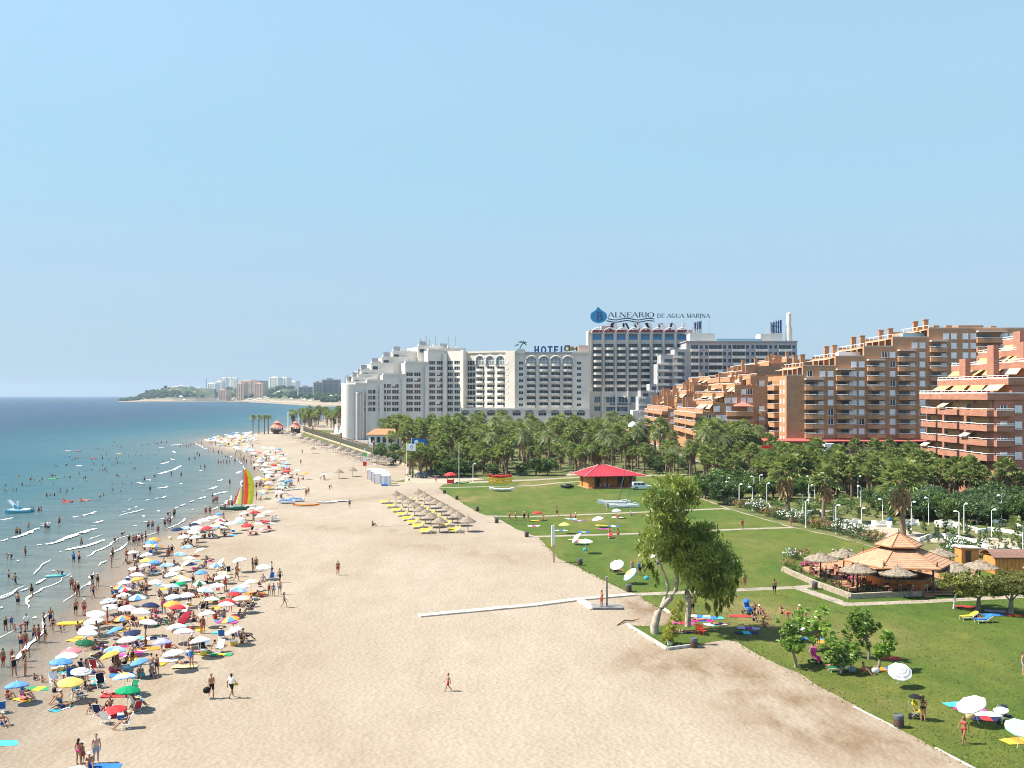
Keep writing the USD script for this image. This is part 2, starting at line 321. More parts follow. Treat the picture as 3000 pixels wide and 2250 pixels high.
# ------------------------------------------------ lawns, paths, paving: sheets laid on the land
def sheet(name,poly,z,material,label,cell=6.0,parent=None,kind='structure'):
 P=poly if hasattr(poly,'exterior')else sg.Polygon(poly).buffer(0)
 parts_=[P]if P.geom_type=='Polygon' else list(P.geoms)
 mb=MB()
 for g in parts_:
  vv,ff=trimesh.creation.triangulate_polygon(g,engine='earcut')
  mb.add(np.column_stack([vv,np.full(len(vv),z)]),ff)
 return tag(mb.build('/World/'+numbered(name),material),label,None,None,kind)
def gpoly(pts):
 return[tuple(at(x,y)[:2])for x,y in pts]
def wobble(poly,amp=0.35,step=1.2,seed=3):
 """A polygon with a ragged edge, like turf meeting sand."""
 P=sg.Polygon(poly).buffer(0).segmentize(step)
 xy=np.array(P.exterior.coords)[:-1]
 q=np.column_stack([xy,np.zeros(len(xy))])
 off=np.column_stack([meshkit.fbm(q*0.35,3,seed)-0.5,meshkit.fbm(q*0.35+50,3,seed)-0.5])
 return sg.Polygon(xy+off*2*amp).buffer(0)
LAWN_PX=[(1284,1430),(1340,1465),(1394,1499),(1431,1512),(1470,1524),(1508,1548),(1577,1573),(1606,1606),(1638,1636),(1700,1666),(1760,1697),(1842,1737),(1882,1750),(1931,1782),(1976,1808),(1985,1832),(1838,1833),(1955,1904),(2035,1893),(2060,1885),(2089,1881),(2125,1875),(2162,1881),(2225,1918),(2287,1951),(2343,1971),(2428,2028),(2502,2067),(2631,2134),(2711,2178),(2857,2253),(3100,2390),(3500,2390),(3500,1760),(3000,1640),(2700,1622),(2600,1613),(2547,1600),(2448,1572),(2330,1547),(2299,1539),(2137,1492),(2050,1460),(2010,1430),(2030,1405),(2010,1392),(1700,1400),(1560,1408),(1300,1419)]
lawn_mat=usdkit.material(stage,'/World/Looks/lawn',{'g':('geometry',{}),'map':('mapping',dict(scale=(1,0.6,1))),'a':('noise_texture',dict(scale=0.055,detail=5.0,roughness=0.6,distortion=0.5)),'b':('noise_texture',dict(scale=0.5,detail=5.0,roughness=0.65)),'c':('noise_texture',dict(scale=9.0,detail=4.0,roughness=0.8)),'r':('rgb_ramp',dict(ramp=[(0.3,(0.05,0.09,0.012)),(0.47,(0.070,0.106,0.015)),(0.58,(0.098,0.115,0.022)),(0.68,(0.17,0.143,0.058)),(0.8,(0.22,0.17,0.08))])),'r2':('rgb_ramp',dict(ramp=[(0.3,(0.7,0.78,0.7)),(0.7,(1.18,1.12,1.05))])),'r3':('rgb_ramp',dict(ramp=[(0.3,(0.62,0.66,0.6)),(0.7,(1.3,1.25,1.15))])),'m1':('mix',dict(mix_type='multiply',fac=1.0)),'m2':('mix',dict(mix_type='multiply',fac=1.0)),'bp':('bump',dict(strength=1.0,distance=0.06)),'p':('principled_bsdf',dict(roughness=0.9,specular_ior_level=0.2))},[('g.position','map.vector'),('map.vector','a.vector'),('map.vector','b.vector'),('g.position','c.vector'),('a.fac','r.fac'),('b.fac','r2.fac'),('c.fac','r3.fac'),('r.color','m1.color1'),('r2.color','m1.color2'),('m1.color','m2.color1'),('r3.color','m2.color2'),('m2.color','p.base_color'),('c.fac','bp.height'),('bp.normal','p.normal')],surface='p.BSDF')
ZL=LAND+0.012
lawn_poly=wobble(gpoly(LAWN_PX))
sheet('lawn',lawn_poly,ZL,lawn_mat,'mown green lawn with dry patches beside the beach')
# a thin fringe of short blades where the turf meets the sand and across the near lawn
park_px=[(1150,1412),(1284,1414),(1560,1404),(1700,1396),(2010,1388),(2035,1404),(2014,1430),(2054,1459),(2140,1491),(2302,1538),(2332,1546),(2450,1571),(2549,1599),(2602,1612),(2700,1621),(3000,1639),(3500,1758),(4600,1500),(4600,1290),(1160,1262),(1010,1262),(900,1258),(880,1275),(1180,1358),(1230,1395)]
park_mat=mat('park_soil',(0.15,0.14,0.06),0.95,0.1,vary=0.75,scale=0.12,color2=(0.06,0.085,0.024))
sheet('park_ground',gpoly(park_px),LAND+0.006,park_mat,'planted park ground of soil and rough grass under the palms')
def ribbon(line_px,width):
 return sg.LineString([tuple(at(x,y)[:2])for x,y in line_px]).buffer(width/2,cap_style='flat',join_style='mitre')
path_mat=mat('path_concrete',(0.29,0.245,0.19),0.85,0.25,vary=0.28,scale=1.1,bump=0.01)
PATHS=[([(1284,1429),(1560,1423),(1640,1414),(1700,1411)],1.6,'pale path along the far edge of the lawn to the red roofed hut'),([(1425,1512),(1550,1514),(1900,1500),(2120,1490),(2142,1493)],1.5,'pale path crossing the lawn in front of the moored catamaran'),([(1548,1573),(1880,1563),(2160,1551),(2328,1545)],1.5,'pale path crossing the middle of the lawn to the oleanders'),([(1858,1742),(2004,1736),(2200,1727),(2338,1721),(2390,1716)],1.5,'pale path from the boardwalk across the lawn to the bar terrace'),([(2340,1723),(2480,1771),(2700,1763),(2909,1752),(3100,1741)],1.5,'sandy path bending round the front of the bar terrace')]
for k,(line,wd,lb)in enumerate(PATHS):
 sheet('path',ribbon(line,wd),ZL+0.006+0.004*(k%2),path_mat,lb)
paving_mat=mat('cream_paving',(0.35,0.29,0.215),0.85,0.25,vary=0.22,scale=0.7,bump=0.01)
PAVES=[([(2418,1543),(2440,1534),(2500,1531),(2560,1538),(2640,1549),(2720,1566),(2850,1582),(3000,1592),(3000,1612),(2870,1601),(2760,1590),(2700,1588),(2660,1602),(2580,1590),(2500,1566)],'cream paved walk winding through the park behind the bar'),([(2815,1584),(2880,1572),(2960,1577),(2990,1600),(2930,1618),(2850,1612)],'cream paved circle between the small cypresses at the right'),([(1185,1415),(1290,1416),(1420,1404),(1250,1380),(1190,1375)],'pale car park ground behind the beach entrance'),([(1655,1395),(1670,1380),(1700,1376),(1720,1388)],'patch of pale paving between the palms beside the hut')]
for k,(pl,lb)in enumerate(PAVES):
 sheet('paving',gpoly(pl),LAND+0.010+0.004*(k%2)+(0.006 if k==1 else 0),paving_mat,lb)
 # town streets under the buildings
sheet('street_ground',[(-75,440),(60,440),(60,300),(95,300),(95,190),(420,190),(700,900),(-120,900),(-100,620)],LAND+0.016,mat('street',(0.22,0.2,0.18),0.9,0.2,vary=0.3,scale=0.2),'grey street ground round the hotels and apartment blocks')
# ------------------------------------------------ buildings
glass=mat('window_glass',(0.028,0.042,0.05),0.12,0.6,rnd=0.45)
glass_blue=mat('blue_glass',(0.03,0.10,0.17),0.1,0.6,rnd=0.3)
shutter=mat('white_shutter',(0.66,0.66,0.66),0.6,0.3,rnd=0.12)
white_wall=mat('white_render',(0.66,0.61,0.535),0.8,0.25,vary=0.10,scale=0.12)
cream_wall=mat('cream_render',(0.60,0.545,0.47),0.8,0.25,vary=0.10,scale=0.12)
grey_wall=mat('grey_render',(0.34,0.335,0.335),0.8,0.25,vary=0.10,scale=0.12)
orange_wall=usdkit.material(stage,'/World/Looks/orange_brick',{'g':('geometry',{}),'n':('noise_texture',dict(scale=0.25,detail=5.0,roughness=0.65)),'map':('mapping',dict(scale=(0.4,0.4,9.0))),'l':('noise_texture',dict(scale=1.0,detail=2.0)),'r':('rgb_ramp',dict(ramp=[(0.3,(0.345,0.18,0.092)),(0.7,(0.435,0.24,0.13))])),'r2':('rgb_ramp',dict(ramp=[(0.35,(0.86,0.86,0.86)),(0.65,(1.08,1.08,1.08))])),'m':('mix',dict(mix_type='multiply',fac=1.0)),'p':('principled_bsdf',dict(roughness=0.85,specular_ior_level=0.2))},[('g.position','n.vector'),('g.position','map.vector'),('map.vector','l.vector'),('n.fac','r.fac'),('l.fac','r2.fac'),('r.color','m.color1'),('r2.color','m.color2'),('m.color','p.base_color')],surface='p.BSDF')
red_brick=usdkit.material(stage,'/World/Looks/red_brick',{'g':('geometry',{}),'n':('noise_texture',dict(scale=0.3,detail=5.0,roughness=0.65)),'map':('mapping',dict(scale=(0.3,0.3,7.0))),'l':('noise_texture',dict(scale=1.2,detail=3.0)),'r':('rgb_ramp',dict(ramp=[(0.3,(0.29,0.13,0.085)),(0.7,(0.37,0.18,0.12))])),'r2':('rgb_ramp',dict(ramp=[(0.35,(0.8,0.8,0.8)),(0.65,(1.15,1.15,1.15))])),'m':('mix',dict(mix_type='multiply',fac=1.0)),'p':('principled_bsdf',dict(roughness=0.85,specular_ior_level=0.2))},[('g.position','n.vector'),('g.position','map.vector'),('map.vector','l.vector'),('n.fac','r.fac'),('l.fac','r2.fac'),('r.color','m.color1'),('r2.color','m.color2'),('m.color','p.base_color')],surface='p.BSDF')
white_paint=mat('white_paint',(0.78,0.77,0.74),0.5,0.4,vary=0.06,scale=0.6)
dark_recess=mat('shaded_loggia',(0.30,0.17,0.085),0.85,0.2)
red_tile=mat('red_awning',(0.55,0.11,0.085),0.75,0.2,vary=0.12,scale=0.6)
steel=mat('grey_steel',(0.30,0.31,0.33),0.5,0.4)
dark_blue=mat('dark_blue_letters',(0.008,0.055,0.16),0.4,0.4)
class Facade:
 """A vertical wall plane from (px, y) to (px, y), addressed by the photograph's columns and rows: u along it, d outwards, z up."""
 def __init__(s,pxl,yl,pxr,yr,zoom=None):
  s.a=np.array([(pxl-1500)/FPX*yl,yl]);b=np.array([(pxr-1500)/FPX*yr,yr])
  s.len=float(np.linalg.norm(b-s.a));s.t=(b-s.a)/s.len
  s.n=np.array([s.t[1],-s.t[0]])
  s.zoom=zoom
 def px(s,x):
  return s.zoom[0]+x/s.zoom[2]if s.zoom else x
 def py(s,y):
  return s.zoom[1]+y/s.zoom[2]if s.zoom else y
 def u(s,x):
  r=np.array([(s.px(x)-1500)/FPX,1.0])
  A=np.array([[s.t[0],-r[0]],[s.t[1],-r[1]]])
  return float(np.linalg.solve(A,-s.a)[0])
 def z(s,y,x=None):
  yy=(s.a+s.t*s.u(x))[1]if x is not None else(s.a+s.t*s.len/2)[1]
  return CAM_Z+(HORIZON-s.py(y))/FPX*yy
 def p(s,u,d,z):
  q=s.a+s.t*u+s.n*d
  return(q[0],q[1],z)
 def box(s,mb,u0,u1,d0,d1,z0,z1):
  return mb.add([s.p(u,d,z)for z in(z0,z1)for d in(d1,d0)for u in(u0,u1)],[(0,2,3,1),(4,5,7,6),(0,1,5,4),(2,6,7,3),(0,4,6,2),(1,3,7,5)])
 def skin(s,mb,u0,u1,z0,z1,holes,d=0.0,deep=0.4):
  """A wall with recessed openings: holes are (u0, u1, z0, z1)."""
  us=sorted({u0,u1}|{min(max(h[k],u0),u1)for h in holes for k in(0,1)})
  zs=sorted({z0,z1}|{min(max(h[k],z0),z1)for h in holes for k in(2,3)})
  for i in range(len(us)-1):
   run=None
   for j in range(len(zs)-1):
    um,zm=(us[i]+us[i+1])/2,(zs[j]+zs[j+1])/2
    solid=not any(h[0]<um<h[1]and h[2]<zm<h[3]for h in holes)
    if solid and run is None:
     run=zs[j]
    if(not solid or j==len(zs)-2)and run is not None:
     top=zs[j]if not solid else zs[j+1]
     mb.quad(s.p(us[i],d,run),s.p(us[i+1],d,run),s.p(us[i+1],d,top),s.p(us[i],d,top))
     run=None
  for a,b,c,e in holes:
   q=lambda u,z,dd:s.p(u,dd,z)
   mb.quad(q(a,c,d),q(a,e,d),q(a,e,d-deep),q(a,c,d-deep))
   mb.quad(q(b,c,d-deep),q(b,e,d-deep),q(b,e,d),q(b,c,d))
   mb.quad(q(a,c,d-deep),q(b,c,d-deep),q(b,c,d),q(a,c,d))
   mb.quad(q(a,e,d),q(b,e,d),q(b,e,d-deep),q(a,e,d-deep))
  q=lambda u,z,dd:s.p(u,dd,z)
  mb.quad(q(u0,z0,d-deep),q(u0,z0,d),q(u0,z1,d),q(u0,z1,d-deep))
  mb.quad(q(u1,z0,d),q(u1,z0,d-deep),q(u1,z1,d-deep),q(u1,z1,d))
  mb.quad(q(u0,z1,d),q(u1,z1,d),q(u1,z1,d-deep),q(u0,z1,d-deep))
  return mb
 def pane(s,bld,h,material=None,d=-0.37,name='window',mullions=1,frame=None):
  """One window: a pane set back in its opening, with a frame and mullion in front."""
  m=MB()
  s.box(m,h[0],h[1],d-0.04,d,h[2],h[3])
  w=part(bld,name,m,material or glass)
  if frame is not None:
   f=MB();t=0.09
   s.box(f,h[0],h[0]+t,d+0.003,d+0.08,h[2],h[3]);s.box(f,h[1]-t,h[1],d+0.003,d+0.08,h[2],h[3])
   for k in range(mullions):
    c=h[0]+(h[1]-h[0])*(k+1)/(mullions+1)
    s.box(f,c-t/2,c+t/2,d+0.003,d+0.08,h[2],h[3])
   s.box(f,h[0]+t,h[1]-t,d+0.003,d+0.07,h[3]-t,h[3])
   part(w,'frame',f,frame)
  return w
 def balcony(s,bld,u0,u1,zf,out=1.2,h=1.0,material=None,bow=0.35,rail=None,n=6,name='balcony',th=0.14):
  """A balcony with a bowed parapet: floor slab, parapet wall, optional rail on top."""
  m=MB();P=[]
  for k in range(n+1):
   f=k/n;P.append((u0+(u1-u0)*f,out+bow*math.sin(math.pi*f)))
  ring=[(u0,0.0)]+P+[(u1,0.0)]
  for i in range(len(ring)-1):
   (ua,da),(ub,db)=ring[i],ring[i+1]
   e=np.array([ub-ua,db-da]);e=e/(np.linalg.norm(e)+1e-9);nn=np.array([e[1],-e[0]])*th
   o=lambda uu,dd,z:s.p(uu,dd,z)
   lo,hi=zf-0.2,zf+h
   m.quad(o(ua,da,lo),o(ub,db,lo),o(ub,db,hi),o(ua,da,hi))
   m.quad(o(ub+nn[0],db+nn[1],lo),o(ua+nn[0],da+nn[1],lo),o(ua+nn[0],da+nn[1],hi),o(ub+nn[0],db+nn[1],hi))
   m.quad(o(ua,da,hi),o(ub,db,hi),o(ub+nn[0],db+nn[1],hi),o(ua+nn[0],da+nn[1],hi))
  for i in range(len(P)-1):
   (ua,da),(ub,db)=P[i],P[i+1]
   m.quad(s.p(ua,0,zf),s.p(ub,0,zf),s.p(ub,db,zf),s.p(ua,da,zf));m.quad(s.p(ub,0,zf-0.2),s.p(ua,0,zf-0.2),s.p(ua,da,zf-0.2),s.p(ub,db,zf-0.2))
  b=part(bld,name,m,material)
  if rail:
   r=MB()
   r.tube([s.p(uu,dd-0.05,zf+h+0.28)for uu,dd in ring],0.07,5)
   for uu,dd in ring[::2]:
    r.tube([s.p(uu,dd-0.05,zf+h-0.02),s.p(uu,dd-0.05,zf+h+0.3)],0.05,4)
   part(b,'rail',r,rail)
  return b
Z3=(950,850,2.765)
G0=LAND-0.3
RB=random.Random(5)
# -- A: stepped white apartment block on the left of the hotels
A=Facade(1034,478,1306,500,Z3)
bldA=thing('apartment_block','white stepped apartment block rising from the seaside towards the hotels','building')
ROWS_A=[968,920,873,825,778,730,683,635,590]
BAYS=[(250,345,765,[]),(345,475,740,[(357,388),(392,415),(440,452)]),(475,655,692,[(485,500),(508,541),(550,605)]),(655,840,592,[(665,720),(730,782)]),(840,985,492,[(850,900),(912,963)])]
for k,(x0,x1,yt,cols_)in enumerate(BAYS):
 u0,u1,zt=A.u(x0),A.u(x1),A.z(yt,(x0+x1)/2)
 m=MB();A.box(m,u0,u1,-13+0.2*k,-0.4,G0,zt-0.01)
 holes=[]
 for y in ROWS_A:
  if y-22<yt+35:
   continue
  for a,b in cols_:
   z=A.z(y,(a+b)/2);w_=A.u(b)-A.u(a)
   holes.append((A.u(a),A.u(b),z-0.8,z+1.05))
  if len(cols_)==0 and y%2==0:
   z=A.z(y,320);holes.append((A.u(322),A.u(330),z-0.6,z+0.8))
 A.skin(m,u0,u1,G0,zt,holes)
 # the parapet wall and the pilaster between this bay and the next
 A.box(m,u0,u1,-1.0,0.35,zt+0.004,zt+1.0)
 A.box(m,u1-2.0 if k else u1-0.8,u1-0.05,0.003,1.0+0.12*k,G0,zt-1.5)
 part(bldA,'wall',m,white_wall)
 for h in holes:
  A.pane(bldA,h,frame=white_paint if h[1]-h[0]>1.5 else None,mullions=2)
 for y in ROWS_A[1:]:
  if y-20>yt+60 and len(cols_)>1:
   a,b=cols_[-1];z=A.z(y,a)
   if RB.random()<0.35:
    sh=MB();A.box(sh,A.u(a)+0.1,A.u((a+b)/2),-0.30,-0.22,z-0.1,z+1.0);part(bldA,'blind',sh,shutter)
for k,(x0,x1,yt,d0,d1)in enumerate([(205,345,752,-13.1,-3.0),(250,410,715,-14,-4),(300,460,690,-15,-5),(330,480,655,-16,-5.5),(415,600,598,-17,-6),(510,720,548,-18,-7),(600,805,500,-19,-8),(800,1000,458,-20,-6),(985,1210,472,-20.5,-9)]):
 zt=A.z(yt,x0)
 m=MB();A.box(m,A.u(x0),A.u(x1),d0-0.3*k,d1-0.1*k,G0,zt)
 A.box(m,A.u(x0)-0.12,A.u(x1)+0.1,d1-0.1*k-0.35,d1-0.1*k+0.12,zt+0.003,zt+0.9)
 for j in range(3):
  c=A.u(x0+(x1-x0)*(0.18+0.3*j));A.box(m,c-0.7,c+0.7,d1-5.3,d1-3.9,zt+0.004,zt+1.6+0.5*(j%2))
 part(bldA,'terrace',m,white_wall)
 vp=MB()
 for j in range(2):
  c=A.u(x0+(x1-x0)*(0.2+0.14*j));A.box(vp,c-0.9,c+0.9,d1-4.2,d1-3.6,zt+0.9,zt+3.2)
 part(bldA,'roof_vent',vp,steel)
 hw=(A.u(x0)+0.8,A.u(x0)+3.4,zt-2.6,zt-0.9)
 wm=MB();A.box(wm,*hw[:2],d1-0.1*k+0.004,d1-0.1*k+0.05,*hw[2:]);part(bldA,'window',wm,glass)
m=MB()
c=A.p(A.u(235),-4,0)
m.lathe((c[0],c[1],G0),[(4.0,0),(4.0,A.z(762,235)-G0),(3.2,A.z(752,235)-G0),(0.01,A.z(750,235)-G0)],20)
part(bldA,'stair_tower',m,white_wall,smooth=40)
for k,x in enumerate((262,285,307)):
 m=MB();q=A.p(A.u(x),0.9,0);m.lathe((q[0],q[1],G0),[(0.75,0),(0.75,A.z(830+30*(k%2),x)-G0),(0.05,A.z(822,x)-G0)],10);part(bldA,'column',m,cream_wall,smooth=40)
for k in range(6):
 m=MB();q=A.p(A.u((835,880,905,955,1065,1120)[k]),-9,0);zb=A.z(470,900);h=(4,5,3,5,5,5)[k]
 m.tube([(q[0],q[1],zb),(q[0],q[1],zb+h+2)],0.12,5);m.tube([(q[0]-0.8,q[1],zb+h),(q[0]+0.8,q[1],zb+h)],0.06,4);m.tube([(q[0]-0.5,q[1],zb+h+1),(q[0]+0.5,q[1],zb+h+1)],0.06,4)
 part(bldA,'antenna',m,steel)
 # the lit end bay that turns towards the hotel
A5=Facade(1306.3,500,1360,494,Z3)
u0,u1,zt=0.0,A5.u(1134),A5.z(494,1060)
m=MB();A5.box(m,u0,u1,-12,-0.4,G0,zt-0.01);holes=[]
for y in ROWS_A:
 for a,b in((995,1041),(1052,1098)):
  z=A5.z(y,a);holes.append((A5.u(a),A5.u(b),z-0.8,z+1.05))
A5.skin(m,u0,u1,G0,zt,holes);A5.box(m,u1-1.5,u1,0.003,0.9,G0,zt+0.5)
part(bldA,'wall',m,white_wall)
for h in holes:
 A5.pane(bldA,h,frame=white_paint,mullions=2)
 # -- the slim white block behind its seaward end
bw=thing('white_apartment_block','slim white balcony block peeping out left of the stepped block','building')
W=Facade(1004,545,1040,545,Z3)
m=MB();W.box(m,W.u(152),W.u(260),-14,0,G0,W.z(785,170));W.box(m,W.u(168),W.u(262),-12,-0.5,W.z(785,170)+0.003,W.z(690,200));part(bw,'wall',m,white_wall)
for k in range(5):
 z=W.z(820+40*k,170);W.balcony(bw,W.u(150),W.u(200),z-1,0.9,0.9,white_wall,0.2,n=3)
 h=(W.u(156),W.u(192),z+0.2,z+1.7);mm=MB();W.box(mm,h[0],h[1],0.003,0.05,h[2],h[3]);part(bw,'window',mm,glass)
for k in range(3):
 z=W.z(715+25*k,190);W.balcony(bw,W.u(166),W.u(245),z-0.5,0.8,0.7,white_wall,0.2,n=3)
 # -- B: sunlit wing of the hotel, C: its shaded wing
bldB=thing('hotel_wing','sunlit cream hotel wing with bowed white balconies beside the stepped block','building')
B=Facade(1360,497,1510,482,Z3)
u0,u1,zt=B.u(1136),B.u(1476),B.z(508,1300)
ROWS_B=[928,880,830,783,733,683,635,590]
COLS_B=[(1148,1222),(1236,1296),(1318,1378),(1400,1462)]
m=MB();B.box(m,u0,u1,-14,-0.6,G0,zt-0.01);holes=[]
for y in ROWS_B:
 for k,(a,b)in enumerate(COLS_B):
  if y==590 and k:
   continue
  z=B.z(y,a);holes.append((B.u(a),B.u(b),z-1.15,z+1.1))
B.skin(m,u0,u1,G0,zt,holes,deep=0.6)
part(bldB,'wall',m,cream_wall)
for h in holes:
 B.pane(bldB,h,frame=white_paint,mullions=2,d=-0.56)
for y in ROWS_B[:-1]:
 for k,(a,b)in enumerate(COLS_B):
  z=B.z(y,a)
  if k==0 and y>850 or k:
   B.balcony(bldB,B.u(a)-0.2,B.u(b)-0.6,z-1.1,0.55,0.95,white_wall,0.45)
def arches(F,bld,cols_,yt,yb,material,glassm):
 """Glazed barrel arches under the roof edge, one over each column of balconies."""
 for a,b in cols_:
  uc,r=(F.u(a)+F.u(b))/2,(F.u(b)-F.u(a))/2+0.5
  zb,ztop=F.z(yb,a),F.z(yt,a);rise=ztop-zb
  m=MB();n=14;pts=[(uc-r,zb-2.0)]+[(uc-r*math.cos(math.pi*k/n),zb+rise*math.sin(math.pi*k/n))for k in range(n+1)]+[(uc+r,zb-2.0)]
  m.tube([F.p(u_,0.45,z_)for u_,z_ in pts],0.42,6)
  part(bld,'arch',m,material)
  g=MB();vv=[F.p(u_,0.06,z_)for u_,z_ in pts];c=len(vv);vv.append(F.p(uc,0.06,zb-1));g.add(vv,[(k,k+1,c)for k in range(c-1)]+[(c-1,0,c)])
  gl=part(bld,'arch_window',g,glassm)
  f=MB()
  for q in(-0.33,0.33):
   F.box(f,uc+q*r-0.08,uc+q*r+0.08,0.063,0.16,zb-2,zb+rise*0.9)
  F.box(f,uc-r,uc+r,0.063,0.16,zb-0.1,zb+0.1);part(gl,'frame',f,white_paint)
arches(B,bldB,COLS_B[1:],530,570,white_wall,mat('arch_glass',(0.20,0.24,0.25),0.2,0.5))
m=MB();B.box(m,u0,u1,-14,0.5,zt+0.004,zt+0.9);part(bldB,'parapet',m,cream_wall)
m=MB();B.box(m,B.u(1478),B.u(1553),-14.5,1.2,G0,B.z(492,1510));part(bldB,'stair_tower',m,cream_wall)
for y in ROWS_B:
 z=B.z(y,1490);mm=MB();B.box(mm,B.u(1482),B.u(1500),1.204,1.3,z-0.5,z+0.5);part(bldB,'window',mm,shutter)
bldC=thing('hotel_wing','shaded cream hotel wing under the blue HOTEL letters','building')
C=Facade(1511.5,482,1729,482,Z3)
u0,u1,zt=0.0,C.u(2150),C.z(515,1800)
COLS_C=[(1640,1715),(1742,1816),(1838,1912),(1935,2010)]
m=MB();C.box(m,u0,u1,-14,-0.6,G0,zt-0.01);holes=[]
for y in ROWS_B:
 for k,(a,b)in enumerate([(1576,1612)]+COLS_C+[(2046,2082)]):
  if y==590 and 0<k<5:
   continue
  z=C.z(y,a);hh=0.7 if k in(0,5)else 1.15;holes.append((C.u(a),C.u(b),z-hh,z+hh))
C.skin(m,u0,u1,G0,zt,holes,deep=0.6)
part(bldC,'wall',m,cream_wall)
for h in holes:
 C.pane(bldC,h,frame=white_paint,mullions=1,d=-0.56)
for y in ROWS_B:
 for k,(a,b)in enumerate(COLS_C):
  z=C.z(y,a);C.balcony(bldC,C.u(a)-0.3,C.u(b)-0.4,z-1.25-(0.1 if y==590 else 0),0.6,1.0,white_wall,0.8)
arches(C,bldC,COLS_C,532,575,white_wall,MATS['arch_glass'])
m=MB();C.box(m,C.u(1628),C.u(2012),-14,0.5,zt+0.004,zt+0.8);part(bldC,'parapet',m,steel)
m=MB();C.box(m,C.u(2013),u1,-14.2,0.7,zt+0.004,C.z(497,2080));C.box(m,C.u(1556),C.u(1626),-14.1,0.7,zt+0.004,C.z(478,1590));part(bldC,'roof_block',m,cream_wall)
m=MB();C.box(m,C.u(2060),C.u(2140),-9,-2,C.z(497,2080)+0.004,C.z(446,2080));part(bldC,'roof_house',m,mat('pink_render',(0.52,0.38,0.30),0.8))
pod=thing('hotel_podium','low cream podium with round arches along the foot of the hotel','building')
PO=Facade(1347,480,1728,478,Z3)
m=MB();holes=[]
for k in range(10):
 a=1110+104*k;holes.append((PO.u(a),PO.u(a+66),PO.z(1016,a),PO.z(990,a)))
zt=PO.z(970,1500);PO.box(m,0,PO.len,-9,-0.5,G0,zt-0.01);PO.skin(m,0,PO.len,G0,zt,holes,deep=0.5);part(pod,'wall',m,white_wall)
for h in holes:
 PO.pane(pod,h,frame=white_paint,d=-0.46,mullions=2)
 uc,r=(h[0]+h[1])/2,(h[1]-h[0])/2+0.5
 mm=MB();mm.tube([PO.p(uc-r*math.cos(math.pi*j/8),0.12,h[3]-0.6+2.2*math.sin(math.pi*j/8))for j in range(9)],0.22,5);part(pod,'arch',mm,cream_wall)
 fan=MB();vv=[PO.p(uc-(r-0.3)*math.cos(math.pi*j/8),0.05,h[3]+0.05+1.3*math.sin(math.pi*j/8))for j in range(9)];fan.add(vv,[(0,j,j+1)for j in range(1,8)]);part(pod,'fanlight',fan,MATS['arch_glass'])
m=MB();PO.box(m,0,PO.len,-0.3,0.3,zt+0.004,zt+0.8);part(pod,'parapet',m,white_wall)
# -- D: the tall spa hotel
bldD=thing('spa_hotel','tall grey hotel tower with nine bays of bowed balconies and a glazed top floor','building')
Z4=(1650,850,3.16)
D=Facade(1723,500,2030,500,Z4)
u0,u1,zt=D.u(232),D.u(1200),D.z(392,600)
colsD=[(275+111.6*k,355+111.6*k)for k in range(8)]
rowsD=[515,573,631,689,746,803,860,916]
m=MB();D.box(m,u0,u1,-16,-0.8,G0,zt-0.01);holes=[]
for a,b in colsD:
 holes.append((D.u(a),D.u(b),D.z(460,a),D.z(402,a)))
 for y in rowsD:
  z=D.z(y,a);holes.append((D.u(a),D.u(b),z-1.15,z+1.0))
D.skin(m,u0,u1,G0,zt,holes,deep=0.8)
part(bldD,'wall',m,grey_wall_d:=mat('warm_grey_render',(0.42,0.395,0.355),0.8,0.25,vary=0.1,scale=0.12))
for h in holes:
 D.pane(bldD,h,material=glass_blue if h[3]-h[2]>3 else None,frame=steel,mullions=2,d=-0.76)
for a,b in colsD:
 m=MB();D.box(m,D.u(a),D.u(b),-0.6,-0.5,D.z(460,a),D.z(432,a));part(bldD,'glass_balustrade',m,mat('blue_panel',(0.02,0.17,0.36),0.15,0.5))
 for y in rowsD[:-1]:
  D.balcony(bldD,D.u(a)+0.1,D.u(b)-0.1,D.z(y,a)-1.9,0.5,1.05,white_wall,0.9)
for k in range(9):
 x=262+111.6*k
 m=MB();D.box(m,D.u(x-8),D.u(x+6),0.003,0.7,G0,zt-0.5);part(bldD,'pilaster',m,grey_wall_d)
 m=MB();zb=D.z(398,x);r=(D.u(x+55)-D.u(x))*1.0
 m.tube([D.p(D.u(x)+r-r*math.cos(math.pi*j/12),0.6,zb+2.6*math.sin(math.pi*j/12))for j in range(13)],0.3,6)
 if k<8:
  part(bldD,'arch',m,white_wall)
m=MB();D.box(m,D.u(275),u1,-15,-0.1,zt+0.004,D.z(368,600));part(bldD,'red_fascia',m,mat('dark_red_paint',(0.22,0.03,0.03),0.6))
m=MB();D.box(m,D.u(232),D.u(262),-16.1,0.4,zt+0.004,D.z(372,240));D.box(m,D.u(360),D.u(485),-12,-5,D.z(368,400)+0.003,D.z(325,400));part(bldD,'roof_block',m,cream_wall)
m=MB();D.box(m,D.u(700),D.u(790),-10,-3,D.z(368,740)+0.003,D.z(350,740));part(bldD,'skylight',m,mat('green_glass',(0.08,0.14,0.12),0.2))
podD=thing('spa_podium','pale stone podium with blue glazing at the foot of the spa hotel','building')
E2=Facade(1727,494,1885,494,Z4)
m=MB();holes=[(E2.u(a),E2.u(b),E2.z(1040,a),E2.z(985,a))for a,b in((288,345),(398,485),(512,600),(628,700))]+[(E2.u(288),E2.u(345),E2.z(1118,300),E2.z(1075,300)),(E2.u(398),E2.u(600),E2.z(1120,450),E2.z(1080,450)),(E2.u(478),E2.u(630),E2.z(1215,500),E2.z(1155,500))]
zt2=E2.z(938,400);E2.box(m,0,E2.len,-5.2,-0.6,G0,zt2-0.01);E2.skin(m,0,E2.len,G0,zt2,holes,deep=0.6);part(podD,'wall',m,cream_wall)
